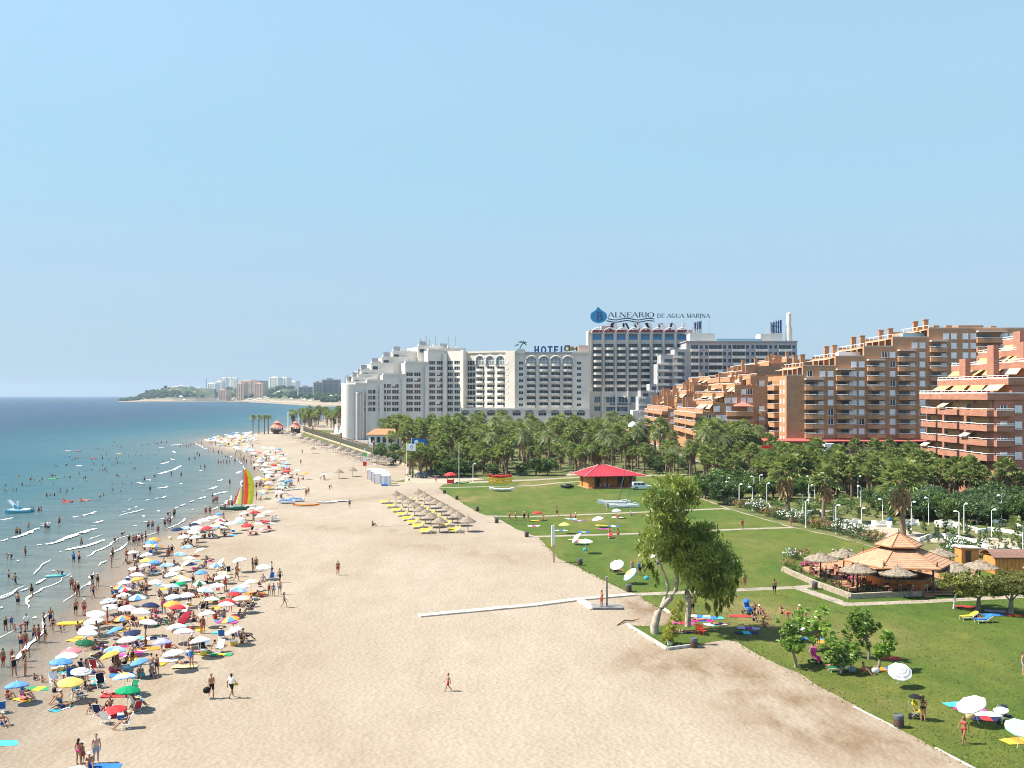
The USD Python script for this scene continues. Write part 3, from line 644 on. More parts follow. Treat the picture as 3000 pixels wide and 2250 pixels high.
for h in holes:
 E2.pane(podD,h,material=glass_blue,frame=white_paint,d=-0.56,mullions=2)
for x in(365,490,605):
 m=MB();E2.box(m,E2.u(x-10),E2.u(x+6),0.003,1.2,G0,zt2+0.4);part(podD,'pilaster',m,white_wall)
 m=MB();vv=[E2.p(E2.u(x+8),0.1,E2.z(955,x)),E2.p(E2.u(x+8),1.6,E2.z(985,x)),E2.p(E2.u(x+90),1.6,E2.z(992,x)),E2.p(E2.u(x+90),0.1,E2.z(990,x))];m.quad(*vv)
 if x<600:
  part(podD,'canopy',m,white_wall)
m=MB();E2.box(m,E2.u(430),E2.u(625),0.003,0.08,E2.z(1062,500),E2.z(1048,500));part(podD,'fascia_sign',m,mat('teal_letters',(0.03,0.12,0.2),0.5))
# -- E: grey apartment building in front of the tower's right side
bldE=thing('grey_apartment_building','long blue grey apartment building with planted stepped terraces at its left end','building')
E=Facade(1936,470,2335,470,Z4)
rowsE=[528+63.5*k for k in range(11)]
m=MB();u0,u1,zt=E.u(1140),E.u(2165),E.z(478,1600)
E.box(m,u0,u1,-16,-0.5,G0,zt-0.01);holes,bal=[],[]
for y in rowsE:
 for a,b in((1185,1250),(1350,1470),(1568,1682),(1784,1892),(1998,2110)):
  z=E.z(y,a);holes.append((E.u(a),E.u(b),z-1.2,z+1.0));bal.append((a,b,z))
 for a in(1266,1314,1482,1528,1694,1742,1908,1954,2122):
  z=E.z(y,a);holes.append((E.u(a),E.u(a+26),z-0.7,z+0.9))
E.skin(m,u0,u1,G0,zt,holes,deep=0.5);part(bldE,'wall',m,grey_wall)
for h in holes:
 E.pane(bldE,h,frame=steel if h[1]-h[0]>3 else None,d=-0.46,mullions=2)
for a,b,z in bal:
 E.balcony(bldE,E.u(a)-0.2,E.u(b)+0.2,z-1.9,1.3,1.0,white_wall,0.1,n=2)
m=MB();E.box(m,u0-0.5,u1+0.3,-16.2,0.8,zt+0.004,E.z(470,1600));part(bldE,'cornice',m,grey_wall)
m=MB();E.box(m,E.u(1420),E.u(1840),-0.3,-0.2,E.z(470,1600)+0.01,E.z(450,1600));part(bldE,'glass_parapet',m,mat('pale_glass',(0.25,0.42,0.48),0.15))
STEPE=[(1030,1138,548,-12,0.6),(905,1028,598,-12.3,0.3),(872,903,680,-12.6,0.9),(800,870,868,-11,0.2),(715,798,930,-10.5,0.9),(695,713,985,-10,1.3),(640,693,1112,-9,1.5)]
for k,(a,b,yt,d0,d1)in enumerate(STEPE):
 m=MB();E.box(m,E.u(a),E.u(b)if k<3 else E.u(max(b,960)),d0,d1,G0,E.z(yt,a));part(bldE,'terrace',m,grey_wall if k!=6 else white_wall)
 for y in rowsE:
  if y>yt+25 and k<5:
   z=E.z(y,a);w_=(E.u(b)-E.u(a))
   mm=MB();E.box(mm,E.u(a)+0.25*w_,E.u(a)+0.85*w_,d1+0.003,d1+0.06,z-0.8,z+0.9);part(bldE,'window',mm,glass)
   bm=MB();E.box(bm,E.u(a)-0.5,E.u(a)+0.6*w_,d1+0.064,d1+0.9,z-1.9,z-0.85);part(bldE,'balcony',bm,white_wall)
for(a,b,yt)in((1188,1420,395),(1845,2050,400)):
 m=MB();E.box(m,E.u(a),E.u(b),-13,-4,E.z(470,1600)+0.008,E.z(yt,a));part(bldE,'roof_house',m,cream_wall)
m=MB();q=E.p(E.u(2122),-6,0);m.lathe((q[0],q[1],E.z(470,2122)),[(1.6,0),(1.6,6.5),(1.1,7.2),(1.1,13.5),(0.1,14)],12);part(bldE,'chimney',m,cream_wall,smooth=40)
def roof_frame(name,F,x0,x1,yb,yt,lab,letters):
 """A steel sign gantry on a roof, seen from the side: posts, braces and the blue letters edge on."""
 t=thing(name,lab,'sign')
 for k in range(5):
  x=x0+(x1-x0)*k/4;m=MB();zb,ztop=F.z(yb,x),F.z(yt+(x1-x)*0.28,x)
  m.tube([F.p(F.u(x),-6,zb),F.p(F.u(x),-6,ztop)],0.25,5);m.tube([F.p(F.u(x)-4.0,-8.5,zb),F.p(F.u(x),-6,zb+(ztop-zb)*0.8)],0.16,5);part(t,'post',m,steel)
 for k in range(letters):
  x=x0+(x1-x0)*(k+0.5)/letters;m=MB();F.box(m,F.u(x)-0.3,F.u(x)+0.25,-5.7,-5.2,F.z(yb-(yb-yt)*0.38,x),F.z(yt+(x1-x)*0.28+8,x));part(t,'letter',m,dark_blue)
 for f in(0.4,0.85):
  m=MB();m.tube([F.p(F.u(x0),-6.3,F.z(yb-(yb-yt)*f+(x1-x0)*0.2*f,x0)),F.p(F.u(x1),-6.3,F.z(yb-(yb-yt)*f,x1))],0.16,5);part(t,'beam',m,steel)
 return t
roof_frame('roof_sign',E,1950,2052,468,258,'tall blue lettered gantry on the right end of the grey building',5)
roof_frame('roof_sign',E,1232,1300,400,268,'small blue gantry on the roof house above the planted terraces',3)
# ------------------------------------------------ orange and brick apartment blocks: stepped profiles, west faces in the sun
awning_cream=mat('cream_awning',(0.56,0.45,0.31),0.8,0.2,rnd=0.12,trans=0.15)
def stepped_block(bld,Z,yf,yb,steps,xend,wallm,storey,railm,seed,pillars=True):
 """steps: (column of the front corner, row of its roof edge) from the seaward end up; the profile runs in depth from yf to yb.
    Every storey of the west end has its terrace: wall with doors, white rail, awnings, party walls."""
 rr=random.Random(seed)
 z_low=G0
 for k,(x,y)in enumerate(steps):
  F=Facade(Z[0]+x/Z[2],yf,xend,yf,Z)
  X=F.a[0];zt=F.z(y,x)
  xe=(xend-1500)/FPX*yf
  m=MB();m.box(X,xe,yf+0.05,yb,z_low-0.02 if k else z_low,zt)
  # parapet rim of the roof terrace
  m.box(X-0.25,X+0.06,yf-0.15,yb+0.1,zt-0.9,zt+0.55)
  part(bld,'storey' if k else 'wall',m,wallm)
  r=MB()
  r.tube([(X-0.1,yf,zt+0.85),(X-0.1,yb,zt+0.85)],0.07,5)
  for q in range(9):
   yy=yf+(yb-yf)*q/8;r.tube([(X-0.1,yy,zt+0.5),(X-0.1,yy,zt+0.88)],0.05,4)
  part(bld,'terrace_rail',r,white_paint)
  Wf=Facade(1500+X/yb*FPX,yb,1500+X/yf*FPX,yf)
  nb=max(3,int((yb-yf)/6.5));L=Wf.len
  for q in range(nb):
   u0=L*q/nb+0.5;u1=L*(q+1)/nb-0.5
   zz=zt-storey
   d=MB();Wf.box(d,u0+0.3,u1-0.4,0.26,0.30,max(zz+0.35,z_low+0.1),zt-1.0)
   if k:
    part(bld,'door',d,dark_recess if rr.random()<0.55 else glass)
   if k and rr.random()<0.6:
    a=MB();o=rr.uniform(1.2,2.4);dz=rr.uniform(0.5,1.4)
    a.add([Wf.p(u0,0.32,zt-0.75),Wf.p(u1,0.32,zt-0.75),Wf.p(u1,o,zt-0.75-dz),Wf.p(u0,o,zt-0.75-dz),Wf.p(u0,0.32,zt-0.69),Wf.p(u1,0.32,zt-0.69),Wf.p(u1,o,zt-0.70-dz),Wf.p(u0,o,zt-0.70-dz)],[(0,3,2,1),(4,5,6,7),(3,7,6,2)])
    part(bld,'awning',a,awning_cream)
   if k and pillars and rr.random()<0.5:
    p_=MB();Wf.box(p_,u1+0.2,u1+0.8,0.0,rr.uniform(2,3.6),max(zz+0.3,z_low),zt+rr.choice((0.3,1.8)));part(bld,'party_wall',p_,wallm)
  for q in range(2):
   if k and rr.random()<0.8:
    c=MB();yy=yf+(yb-yf)*(0.15+0.5*q);c.box(X+1.2,X+2.3,yy,yy+0.9,zt,zt+2.9);c.box(X+1.1,X+2.4,yy-0.1,yy+1.0,zt+2.905,zt+3.1);part(bld,'chimney',c,wallm)
  z_low=zt
 return z_low
def south_windows(bld,F,rows,xs,half=(0.75,0.85),seed=1,p_open=0.15):
 """White shuttered windows, set in the wall that faces the park."""
 rr=random.Random(seed)
 for y in rows:
  for x in xs:
   z=F.z(y,x);u=F.u(x)
   m=MB();F.box(m,u-half[0],u+half[0],0.012,0.07,z-half[1],z+half[1])
   op=rr.random()<p_open
   w=part(bld,'window',m,glass if op else shutter)
   f=MB()
   for a,b in((-half[0]-0.1,-half[0]),(half[0],half[0]+0.1))+(((-0.06,0.06),)if op else()):
    F.box(f,u+a,u+b,0.014,0.12,z-half[1]-0.1,z+half[1]+0.05)
   F.box(f,u-half[0]-0.2,u+half[0]+0.2,0.016,0.22,z-half[1]-0.2,z-half[1]-0.1)
   part(w,'frame',f,white_paint)
Z6=(1880,1080,4.809)
# F1 and F2: the two low stepped blocks left of the long one
b1=thing('orange_terrace_block','farthest low orange block with sunlit stepped terraces left of the long orange block','building')
stepped_block(b1,Z6,398,459,[(375,560),(505,440),(640,335),(840,240),(1045,125)],2225,orange_wall,3.0,white_paint,3)
b2=thing('orange_terrace_block','nearer low orange block with a red parasol awning on its shaded front','building')
stepped_block(b2,Z6,325,376,[(870,600),(1012,480),(1165,360),(1400,235),(1622,105)],2250,orange_wall,3.0,white_paint,4)
for bld,yf,yb,xc,rows in((b1,398,459,375,(575,690,780)),(b2,325,376,870,(600,720,850))):
 F=Facade(Z6[0]+xc/Z6[2],yf,2240,yf,Z6);X=F.a[0]
 Wf=Facade(1500+X/yb*FPX,yb,1500+X/yf*FPX,yf)
 for y in rows:
  zf=F.z(y,xc)
  for q in range(3):
   u0,u1=Wf.len*(q/3)+0.5,Wf.len*((q+1)/3)-(0.2 if q==2 else 0.9)
   Wf.balcony(bld,u0,u1,zf-1.9+0.0,1.5+0.5*q,1.15,orange_wall,0.3,rail=white_paint)
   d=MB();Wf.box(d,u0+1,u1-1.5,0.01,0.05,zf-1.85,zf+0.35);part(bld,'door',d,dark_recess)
F1s=Facade(Z6[0]+375/Z6[2],398,2225,398,Z6);south_windows(b1,F1s,(640,745),(435,),seed=2);south_windows(b1,F1s,(520,),(540,),seed=2)
F2s=Facade(Z6[0]+870/Z6[2],325,2250,325,Z6)
south_windows(b2,F2s,(690,805),(945,1085,1165),seed=3,p_open=0.3);south_windows(b2,F2s,(325,),(1432,1524),seed=4);south_windows(b2,F2s,(445,),(1215,1305,1432,1524),seed=5,p_open=0.3)
south_windows(b2,F2s,(565,),(1060,1225,1525),seed=5,p_open=0.3);south_windows(b2,F2s,(565,690,800,205),(1690,),seed=6)
for y in(610,735,860):
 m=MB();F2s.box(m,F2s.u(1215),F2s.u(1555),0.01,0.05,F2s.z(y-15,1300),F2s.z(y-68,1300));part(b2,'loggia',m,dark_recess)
 F2s.balcony(b2,F2s.u(1195),F2s.u(1570),F2s.z(y+50,1300),1.0,1.15,orange_wall,0.9,rail=white_paint)
 F2s.balcony(b2,F2s.u(1645),F2s.u(1745),F2s.z(y+45,1700),0.8,1.1,orange_wall,0.2,rail=white_paint,n=3)
m=MB();ua,ub=F2s.u(1290),F2s.u(1545);zz=F2s.z(515,1400);m.add([F2s.p(ua,0.1,zz),F2s.p(ub,0.1,zz),F2s.p(ub+.4,2.6,zz-.3),F2s.p(ua-.4,2.6,zz-.3),F2s.p((ua+ub)/2,1.2,F2s.z(470,1400))],[(0,1,4),(1,2,4),(2,3,4),(3,0,4),(0,3,2),(0,2,1)]);part(b2,'red_awning',m,mat('coral_canvas',(0.62,0.19,0.13),0.8))
# a further row of the same terraces behind, seen above the two
b3=thing('orange_terrace_block','stepped orange terraces rising behind the two low blocks up to the long block','building')
stepped_block(b3,Z6,352,392,[(1250,150),(1420,60),(1600,-40),(1800,-70),(2050,-130)],2420,orange_wall,3.0,white_paint,9)
# G: the long orange block
Z5=(2250,850,2.949)
gb=thing('orange_apartment_block','long orange brick apartment block with stepped roofline and five columns of balconies','building')
G=Facade(2304.3,308,2790,308,Z5)
STEPS=[(160,303,738),(303,585,655),(585,830,572),(830,1078,488),(1078,1390,408),(1390,2240,330)]
for k,(xa,xb,yt)in enumerate(STEPS):
 zt=G.z(yt,xa);u0,u1=G.u(xa),G.u(xb)
 m=MB();G.box(m,u0,u1,-24 if k<5 else-30,0,G0 if k==0 else G0+0.001*k,zt)
 G.box(m,u0-0.1,u1,-24.1 if k<5 else-30.1,-23.7 if k<5 else-29.7,zt+0.003,zt+0.7)
 part(gb,'wall',m,orange_wall)
 # the roof edge, its rail, the west end of the next storey with chimneys
 r=MB();G.box(r,u0-0.15,u1-0.02,-0.3,0.06,zt+0.004,zt+0.28);part(gb,'coping',r,mat('pale_coping',(0.58,0.46,0.36),0.8))
 if 0<k:
  r=MB()
  for q in range(6):
   r.tube([G.p(u0+0.1,-4*q-0.5,zt),G.p(u0+0.1,-4*q-0.5,zt+1.0)],0.06,4)
  r.tube([G.p(u0+0.1,-0.2,zt+1.0),G.p(u0+0.1,-22,zt+1.0)],0.07,4);part(gb,'terrace_rail',r,white_paint)
  for q,dd in enumerate((-6,-14)):
   c=MB();G.box(c,u0+1.0,u0+2.4,dd-1.2,dd,zt+0.004,zt+(3.6 if k<4 else 3.0));G.box(c,u0+0.85,u0+2.55,dd-1.35,dd+0.15,zt+(3.61 if k<4 else 3.01),zt+(3.85 if k<4 else 3.25));part(gb,'chimney',c,orange_wall)
  W_=Facade(1500+G.p(u0,0,0)[0]/331*FPX,331,1500+G.p(u0,0,0)[0]/308*FPX,308)
  zlow=G.z(STEPS[k-1][2],xa)
  for q in range(4):
   d=MB();W_.box(d,1+5.5*q,4.6+5.5*q,0.01,0.06,zlow+0.1,zt-0.6);part(gb,'terrace_door',d,glass if q%2 else dark_recess)
   a=MB();a.add([W_.p(.6+5.5*q,.1,zt-.4),W_.p(5.2+5.5*q,.1,zt-.4),W_.p(5.2+5.5*q,3.0,zt-1.1),W_.p(.6+5.5*q,3.0,zt-1.1)],[(0,3,2,1)]);a.add(np.array(a.v[0])+[0,0,.06],[(0,1,2,3)]);part(gb,'awning',a,awning_cream)
for x,yb_,yt_ in((1405,330,305),(1510,330,305),(1545,330,290),(1655,330,290),(2050,335,295),(2200,335,318)):
 c=MB();zb=G.z(330,x);G.box(c,G.u(x)-.9,G.u(x)+.9,-9,-7.4,zb+0.004,G.z(yt_,x));part(gb,'chimney',c,orange_wall)
c=MB();G.box(c,G.u(1720),G.u(1940),-14,-6,G.z(330,1800)+0.004,G.z(292,1800));part(gb,'lift_house',c,orange_wall)
c=MB();G.box(c,G.u(1200),G.u(1392),-6,-3,G.z(408,1300)+0.004,G.z(365,1300));part(gb,'glazed_terrace',c,mat('pale_glass',(0.25,0.42,0.48),0.15))
c=MB();G.box(c,G.u(640),G.u(850),-6,-3,G.z(570,700)+0.004,G.z(530,700));part(gb,'glazed_terrace',c,white_paint)
COLG=[(315,487,762,6),(585,752,679,7),(853,1015,597,8),(1117,1278,515,9),(1395,1550,433,8),(1797,2060,352,5)]
for xa,xb,ytop,nr in COLG:
 m=MB();G.box(m,G.u(xa),G.u(xb-15),0.004,1.7,G.z(ytop+12,xa),G.z(ytop,xa));part(gb,'balcony_roof',m,mat('pale_coping',(0.58,0.46,0.36),0.8))
 for r in range(nr):
  y=ytop+58+82.6*r
  zr=G.z(y,xa)
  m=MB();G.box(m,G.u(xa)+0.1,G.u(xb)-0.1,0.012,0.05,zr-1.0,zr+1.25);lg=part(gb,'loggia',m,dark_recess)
  m=MB();w_=G.u(xb)-G.u(xa)
  o=RB.uniform(0.05,0.3);G.box(m,G.u(xa)+w_*o,G.u(xa)+w_*(o+0.42),0.054,0.09,zr-0.9,zr+1.0);part(lg,'sliding_door',m,glass)
  m=MB();G.box(m,G.u(xb)-1.9,G.u(xb)-0.3,0.054,0.1,zr-0.5,zr+1.0);part(lg,'shutter',m,shutter)
  G.balcony(gb,G.u(xa),G.u(xb)-0.4,zr-1.45,1.25,1.15,orange_wall,0.45,rail=white_paint,n=6)
rowsG=[722+82.6*r for r in range(7)]
south_windows(gb,G,rowsG[:1],(360,470,540),seed=11,p_open=0.5);south_windows(gb,G,rowsG[1:],(540,),seed=12)
south_windows(gb,G,[y for y in[640+82.6*r for r in range(8)]if y<1270],(740,),seed=13,p_open=0)
south_windows(gb,G,[640+82.6*r for r in range(8)],(808,),seed=13);south_windows(gb,G,[557.0],(1006,),seed=14);south_windows(gb,G,[557+82.6*r for r in range(9)],(1075,),seed=15,p_open=0.2)
south_windows(gb,G,[476.0],(1265,),seed=16);south_windows(gb,G,[476+82.6*r for r in range(10)],(1333,),seed=17,p_open=0.2)
south_windows(gb,G,[397+82.6*r for r in range(8)],(1605,1705,1773),seed=18,p_open=0.1);south_windows(gb,G,[397.0],(1538,2045,2112),seed=19)
for y in(790,880,968,1050,1130,1218):
 m=MB();z=G.z(y,288);G.box(m,G.u(280),G.u(297),0.01,0.06,z-.3,z+.3);part(gb,'vent',m,dark_recess)
 # its sunlit seaward end
GW=Facade(1500+G.a[0]/332*FPX,332,2304.3,308,Z4)
for r in range(7):
 y=850+88*r;zc=G.z(735,160)-2.2-2.95*r
 for u in(1.0,2.6,17.0,20.5):
  m=MB();GW.box(m,u,u+1.2,0.01,0.07,zc-.75,zc+.75);part(gb,'window',m,shutter)
 m=MB();GW.box(m,5.5,14.5,0.01,0.05,zc-1.1,zc+.7);part(gb,'loggia',m,dark_recess)
 GW.balcony(gb,4.8,15.2,zc-2.3,1.5,1.25,orange_wall,0.2,rail=white_paint,n=4)
 # the shop row at its foot: red awning, dark bays, brown wall
zA=G.z(1292,600)
m=MB();m.add([G.p(G.u(-60),0.1,zA+.25),G.p(G.u(1700),0.1,zA+.25),G.p(G.u(1700),3.2,zA-.35),G.p(G.u(-60),3.2,zA-.35)],[(0,3,2,1)]);m.add(m.v[0]+[0,0,.12],[(0,1,2,3)]);m.box(G.p(G.u(-60),0,0)[0],G.p(G.u(1700),0,0)[0],308-3.25,308-3.19,zA-.55,zA-.2);part(gb,'shop_awning',m,red_tile)
m=MB();G.box(m,G.u(530),G.u(1700),0.01,3.6,G0,G.z(1348,900));part(gb,'terrace_wall',m,mat('brown_stone',(0.23,0.17,0.135),0.85,vary=0.2,scale=0.3))
for k in range(13):
 x=545+88*k;m=MB();G.box(m,G.u(x),G.u(x+66),0.01,0.08,G.z(1347,x),G.z(1312,x));part(gb,'shop_window',m,glass)
 m=MB();G.box(m,G.u(x+68),G.u(x+84),0.012,3.3,G.z(1347,x),G.z(1306,x));part(gb,'pier',m,red_brick)
m=MB();G.box(m,G.u(430),G.u(515),3.5,7.0,G0,G.z(1318,470));part(gb,'white_kiosk_wall',m,white_paint)
# H: the brick block at the right edge
hb=thing('brick_apartment_block','red brick apartment block at the right edge with white railed balconies','building')
YF,YB=202.0,235.0
HX=[98.4,98.45,102.0,105.4,111.7,117.6];HZ=[19.35,22.4,25.5,28.9,32.0,35.1]
low=G0
for k in range(6):
 m=MB();m.box(HX[k],150,YF+0.05*(k>0),YB+0.2*k,low,HZ[k])
 if k:
  m.box(HX[k]-(1.6 if k==1 else 0.9),HX[k]+0.04,YF-0.35,YB+0.4,HZ[k]-1.0,HZ[k]+0.35);m.box(HX[k]+0.05,150,YF-0.345,YF+0.04,HZ[k]-0.99,HZ[k]+0.344)
 part(hb,'storey',m,red_brick);low=HZ[k]-0.02
 if k:
  r=MB();xx=HX[k]-(1.55 if k==1 else 0.8)
  r.box(xx-.12,xx+.12,YF-.4,YB+.4,HZ[k]+.36,HZ[k]+.55);r.tube([(xx,YF-.3,HZ[k]+.95),(xx,YB+.3,HZ[k]+.95)],0.06,5);r.box(xx,130,YF-.42,YF-.2,HZ[k]+.361,HZ[k]+.551)
  for q in range(16):
   yy=YF+(YB-YF)*q/15;r.tube([(xx,yy,HZ[k]+.5),(xx,yy,HZ[k]+.98)],0.045,4)
  part(hb,'terrace_rail',r,white_paint)
  for q in range(4):
   ya,yb2=YF+1.0+8.2*q,YF+7.6+8.2*q
   d=MB();d.box(HX[k]-.06,HX[k]-.01,ya,yb2,HZ[k]-2.9,HZ[k]-1.05);part(hb,'loggia',d,mat('tan_awning',(0.42,0.27,0.12),0.8))
   if k>1:
    a=MB();o=(1.2,1.9,1.5,1.0)[(q+k)%4];a.add([(HX[k]-.95,ya,HZ[k]-1.0),(HX[k]-.95,yb2,HZ[k]-1.0),(HX[k]-.9-o,yb2,HZ[k]-2.2),(HX[k]-.9-o,ya,HZ[k]-2.2)],[(0,1,2,3)]);a.add(a.v[0]+[0,0,.07],[(0,3,2,1)]);part(hb,'awning',a,MATS['tan_awning']if q%4 else awning_cream)
  if k>2:
   for q in range(2):
    c=MB();c.box(HX[k]-4.2,HX[k]-3.0,YF+6+13*q,YF+9+13*q,HZ[k]-3.3,HZ[k]+1.6);part(hb,'chimney',c,red_brick)
HW=Facade(1500+98.4/YB*FPX,YB,1500+98.4/YF*FPX,YF)
for r in range(4):
 zf=19.3-3.05*r-1.05
 for q,(u0,u1)in enumerate(((0.3,8.6),(9.6,19.4),(20.6,33.0))):
  m=MB();n_=6;o0,o1=(1.0,1.7)
  HW.balcony(hb,u0,u1,zf,1.5,1.05,red_brick,0.25,rail=white_paint,n=6)
  d=MB();HW.box(d,u0+.8,u1-2.0,0.01,0.06,zf+.05,zf+2.45);part(hb,'loggia',d,MATS['tan_awning']if(q+r)%2 else dark_recess)
  d=MB();HW.box(d,u0+.6,u0+2.0,0.062,0.12,zf+.1,zf+2.2);part(hb,'window',d,glass)
  if(q+2*r)%5==1:
   a=MB();a.add([HW.p(u0+1.2,.2,zf+2.7),HW.p(u0+4.6,.2,zf+2.7),HW.p(u0+4.6,2.3,zf+1.5),HW.p(u0+1.2,2.3,zf+1.5)],[(0,3,2,1)]);a.add(a.v[0]+[0,0,.06],[(0,1,2,3)]);part(hb,'awning',a,awning_cream)
HS=Facade(2911.0,YF,3120,YF,Z5)
south_windows(hb,HS,(1025,1165,1297,1428),(2034,2162),half=(0.62,0.7),seed=21,p_open=0.35)
for r in range(4):
 zf=19.3-3.05*r-1.05
 m=MB();HS.box(m,0.0,3.4,0.01,1.4,zf-.2,zf+1.0);b_=part(hb,'balcony',m,red_brick)
 m=MB();HS.box(m,-0.1,3.5,1.35,1.5,zf+1.02,zf+1.2);m.tube([HS.p(-.1,1.42,zf+1.45),HS.p(3.5,1.42,zf+1.45)],.05,5);part(b_,'rail',m,white_paint)
for x in(2012,2140):
 m=MB();HS.box(m,HS.u(x-45),HS.u(x+45),0.01,0.35,HS.z(1545,x),HS.z(1528,x));part(hb,'lintel',m,awning_cream)
 m=MB();HS.box(m,HS.u(x-42),HS.u(x+42),0.012,0.08,HS.z(1590,x),HS.z(1547,x));part(hb,'shop_window',m,glass)
m=MB();HS.box(m,HS.u(2090),HS.u(2400),0.02,2.4,HS.z(1580,2150),HS.z(1562,2150));part(hb,'shop_awning',m,red_tile)
# ------------------------------------------------ rooftop signs
SERIF={'A':([(.02,0,.44,1,.07),(.44,1,.86,0,.15),(.2,.36,.68,.36,.06)],.9,(.02,.86)),'L':([(.2,0,.2,1,.15),(.1,.03,.7,.03,.07),(.68,.03,.72,.28,.07)],.76,(.2,)),'N':([(.14,0,.14,1,.06),(.14,1,.76,0,.15),(.76,0,.76,1,.06)],.92,(.14,)),'E':([(.2,0,.2,1,.15),(.1,.03,.68,.03,.07),(.1,.97,.66,.97,.07),(.2,.52,.54,.52,.06),(.68,.03,.7,.24,.06),(.66,.97,.68,.78,.06),(.54,.42,.54,.62,.05)],.76,(.2,)),'R':([(.2,0,.2,1,.15),(.2,.97,.5,.97,.07),(.5,.97,.64,.86,.12),(.64,.86,.64,.66,.13),(.64,.66,.5,.52,.12),(.5,.52,.2,.52,.07),(.46,.52,.82,0,.14)],.86,(.2,)),'I':([(.22,0,.22,1,.16)],.44,(.22,)),'O':('O',.98,()),'D':([(.2,0,.2,1,.15),(.2,.97,.5,.97,.07),(.5,.97,.74,.72,.13),(.74,.72,.74,.28,.15),(.74,.28,.5,.03,.13),(.5,.03,.2,.03,.07)],.92,(.2,)),'G':([(.72,.86,.46,.98,.08),(.46,.98,.2,.78,.13),(.2,.78,.14,.5,.15),(.14,.5,.2,.22,.15),(.2,.22,.46,.02,.13),(.46,.02,.74,.1,.08),(.74,.1,.74,.42,.13),(.56,.42,.86,.42,.06)],.92,()),'U':([(.2,1,.2,.3,.15),(.2,.3,.34,.06,.12),(.34,.06,.56,.03,.08),(.56,.03,.72,.24,.07),(.72,.24,.72,1,.06)],.9,()),'M':([(.12,0,.16,1,.06),(.16,1,.5,.05,.14),(.5,.05,.84,1,.06),(.86,0,.84,1,.15)],1.02,(.12,.86)),'B':([(.2,0,.2,1,.15),(.2,.97,.5,.97,.07),(.5,.97,.64,.86,.12),(.64,.86,.62,.64,.13),(.62,.64,.5,.54,.1),(.2,.53,.52,.53,.06),(.52,.53,.74,.4,.13),(.74,.4,.74,.16,.15),(.74,.16,.52,.03,.12),(.52,.03,.2,.03,.07)],.9,(.2,))}
def serif(ch,h):
 """A serif capital as shapely shape of height h, and its advance."""
 st,adv,feet=SERIF[ch]
 if st=='O':
  g=sg.Point(.46,.5).buffer(.5).difference(shapely.affinity.scale(sg.Point(.46,.5).buffer(.5),.64,.86))
 else:
  g=shapely.union_all([sg.LineString([(a,b),(c,d_)]).buffer(w/2,cap_style='flat' if abs(a-c)<.01 or abs(b-d_)<.01 else 'round')for a,b,c,d_,w in st]+[sg.box(f-.15,z0,f+.15,z0+.06)for f in feet for z0 in(0,.94)if not(z0 and ch=='A')])
 return shapely.affinity.scale(g.intersection(sg.box(-1,0,2,1)),h,h,origin=(0,0)),adv*h
def standing(mb,g,F,u,d,z,depth=0.3):
 """A flat outline (x along the wall, y up) stood on edge as a solid."""
 for q in(g.geoms if hasattr(g,'geoms')else[g]):
  if q.is_empty or q.area<1e-3:
   continue
  t=trimesh.creation.extrude_polygon(q,depth,engine='earcut')
  V_=np.array([F.p(u+x,d+zz,z+y)for x,y,zz in t.vertices]);mb.add(V_,t.faces)
import shapely.affinity
sign=thing('rooftop_sign','big dark blue BALNEARIO DE AGUA MARINA lettering with a blue drop on the tower roof','sign')
ZS=(1700,880,5.267)
S_=Facade(1730,497,2080,497,ZS)
u0,u1=S_.u(155),S_.u(412);zb,ztp=S_.z(352,280),S_.z(95,280);W_,H_=u1-u0,ztp-zb
ang=np.linspace(0,2*math.pi,60,endpoint=False)
cxp,r_=W_/2,W_/2
pts=[(cxp+r_*math.cos(a),r_*.82+r_*.82*math.sin(a))for a in np.linspace(math.radians(150),math.radians(390),40)]+[(cxp+.42*r_,r_*1.5),(cxp+.1*r_,r_*1.8),(cxp-.16*r_,H_),(cxp-.2*r_,r_*1.75),(cxp-.45*r_,r_*1.5)]
m=MB();standing(m,sg.Polygon(pts).buffer(0),S_,u0,0,zb,0.5);part(sign,'drop',m,mat('drop_blue',(0.008,0.21,0.42),0.35,0.5))
g,adv=serif('B',S_.z(180,300)-S_.z(312,300));m=MB();standing(m,shapely.affinity.scale(g,.95,1,origin=(0,0)),S_,S_.u(245),0.504,S_.z(312,300),0.2);part(sign,'letter',m,dark_blue)
def line_of(text,x0,x1,yb,yt):
 h=S_.z(yt,x0)-S_.z(yb,x0);ws=[serif(c,h)if c!=' ' else(None,h*.55)for c in text]
 k=(S_.u(x1)-S_.u(x0))/sum(w for _,w in ws);u=S_.u(x0)
 for g,w in ws:
  if g is not None:
   m=MB();standing(m,shapely.affinity.scale(g,k,1,origin=(0,0)),S_,u,0.0,S_.z(yb,x0),0.3);part(sign,'letter',m,mat('navy_letters',(0.012,0.035,0.075),0.4))
  u+=w*k
line_of('ALNEARIO',425,1145,262,185);line_of('DE AGUA MARINA',1180,2000,270,206)
for k,(ya,x0,x1)in enumerate(((290,425,1140),(325,400,1140))):
 m=MB();xs=np.linspace(x0,x1,40);m.tube([S_.p(S_.u(x),0.2,S_.z(ya-12*math.sin((x-425)/330*2*math.pi*.95+2.6),x))for x in xs],0.28,5);part(sign,'wave_line',m,MATS['navy_letters'])
m=MB()
for x in np.arange(300,2000,130):
 m.tube([S_.p(S_.u(x),-0.5,S_.z(500,x)),S_.p(S_.u(x),-0.5,S_.z(200+(x>1150)*20,x))],0.07,4)
part(sign,'support_frame',m,steel)
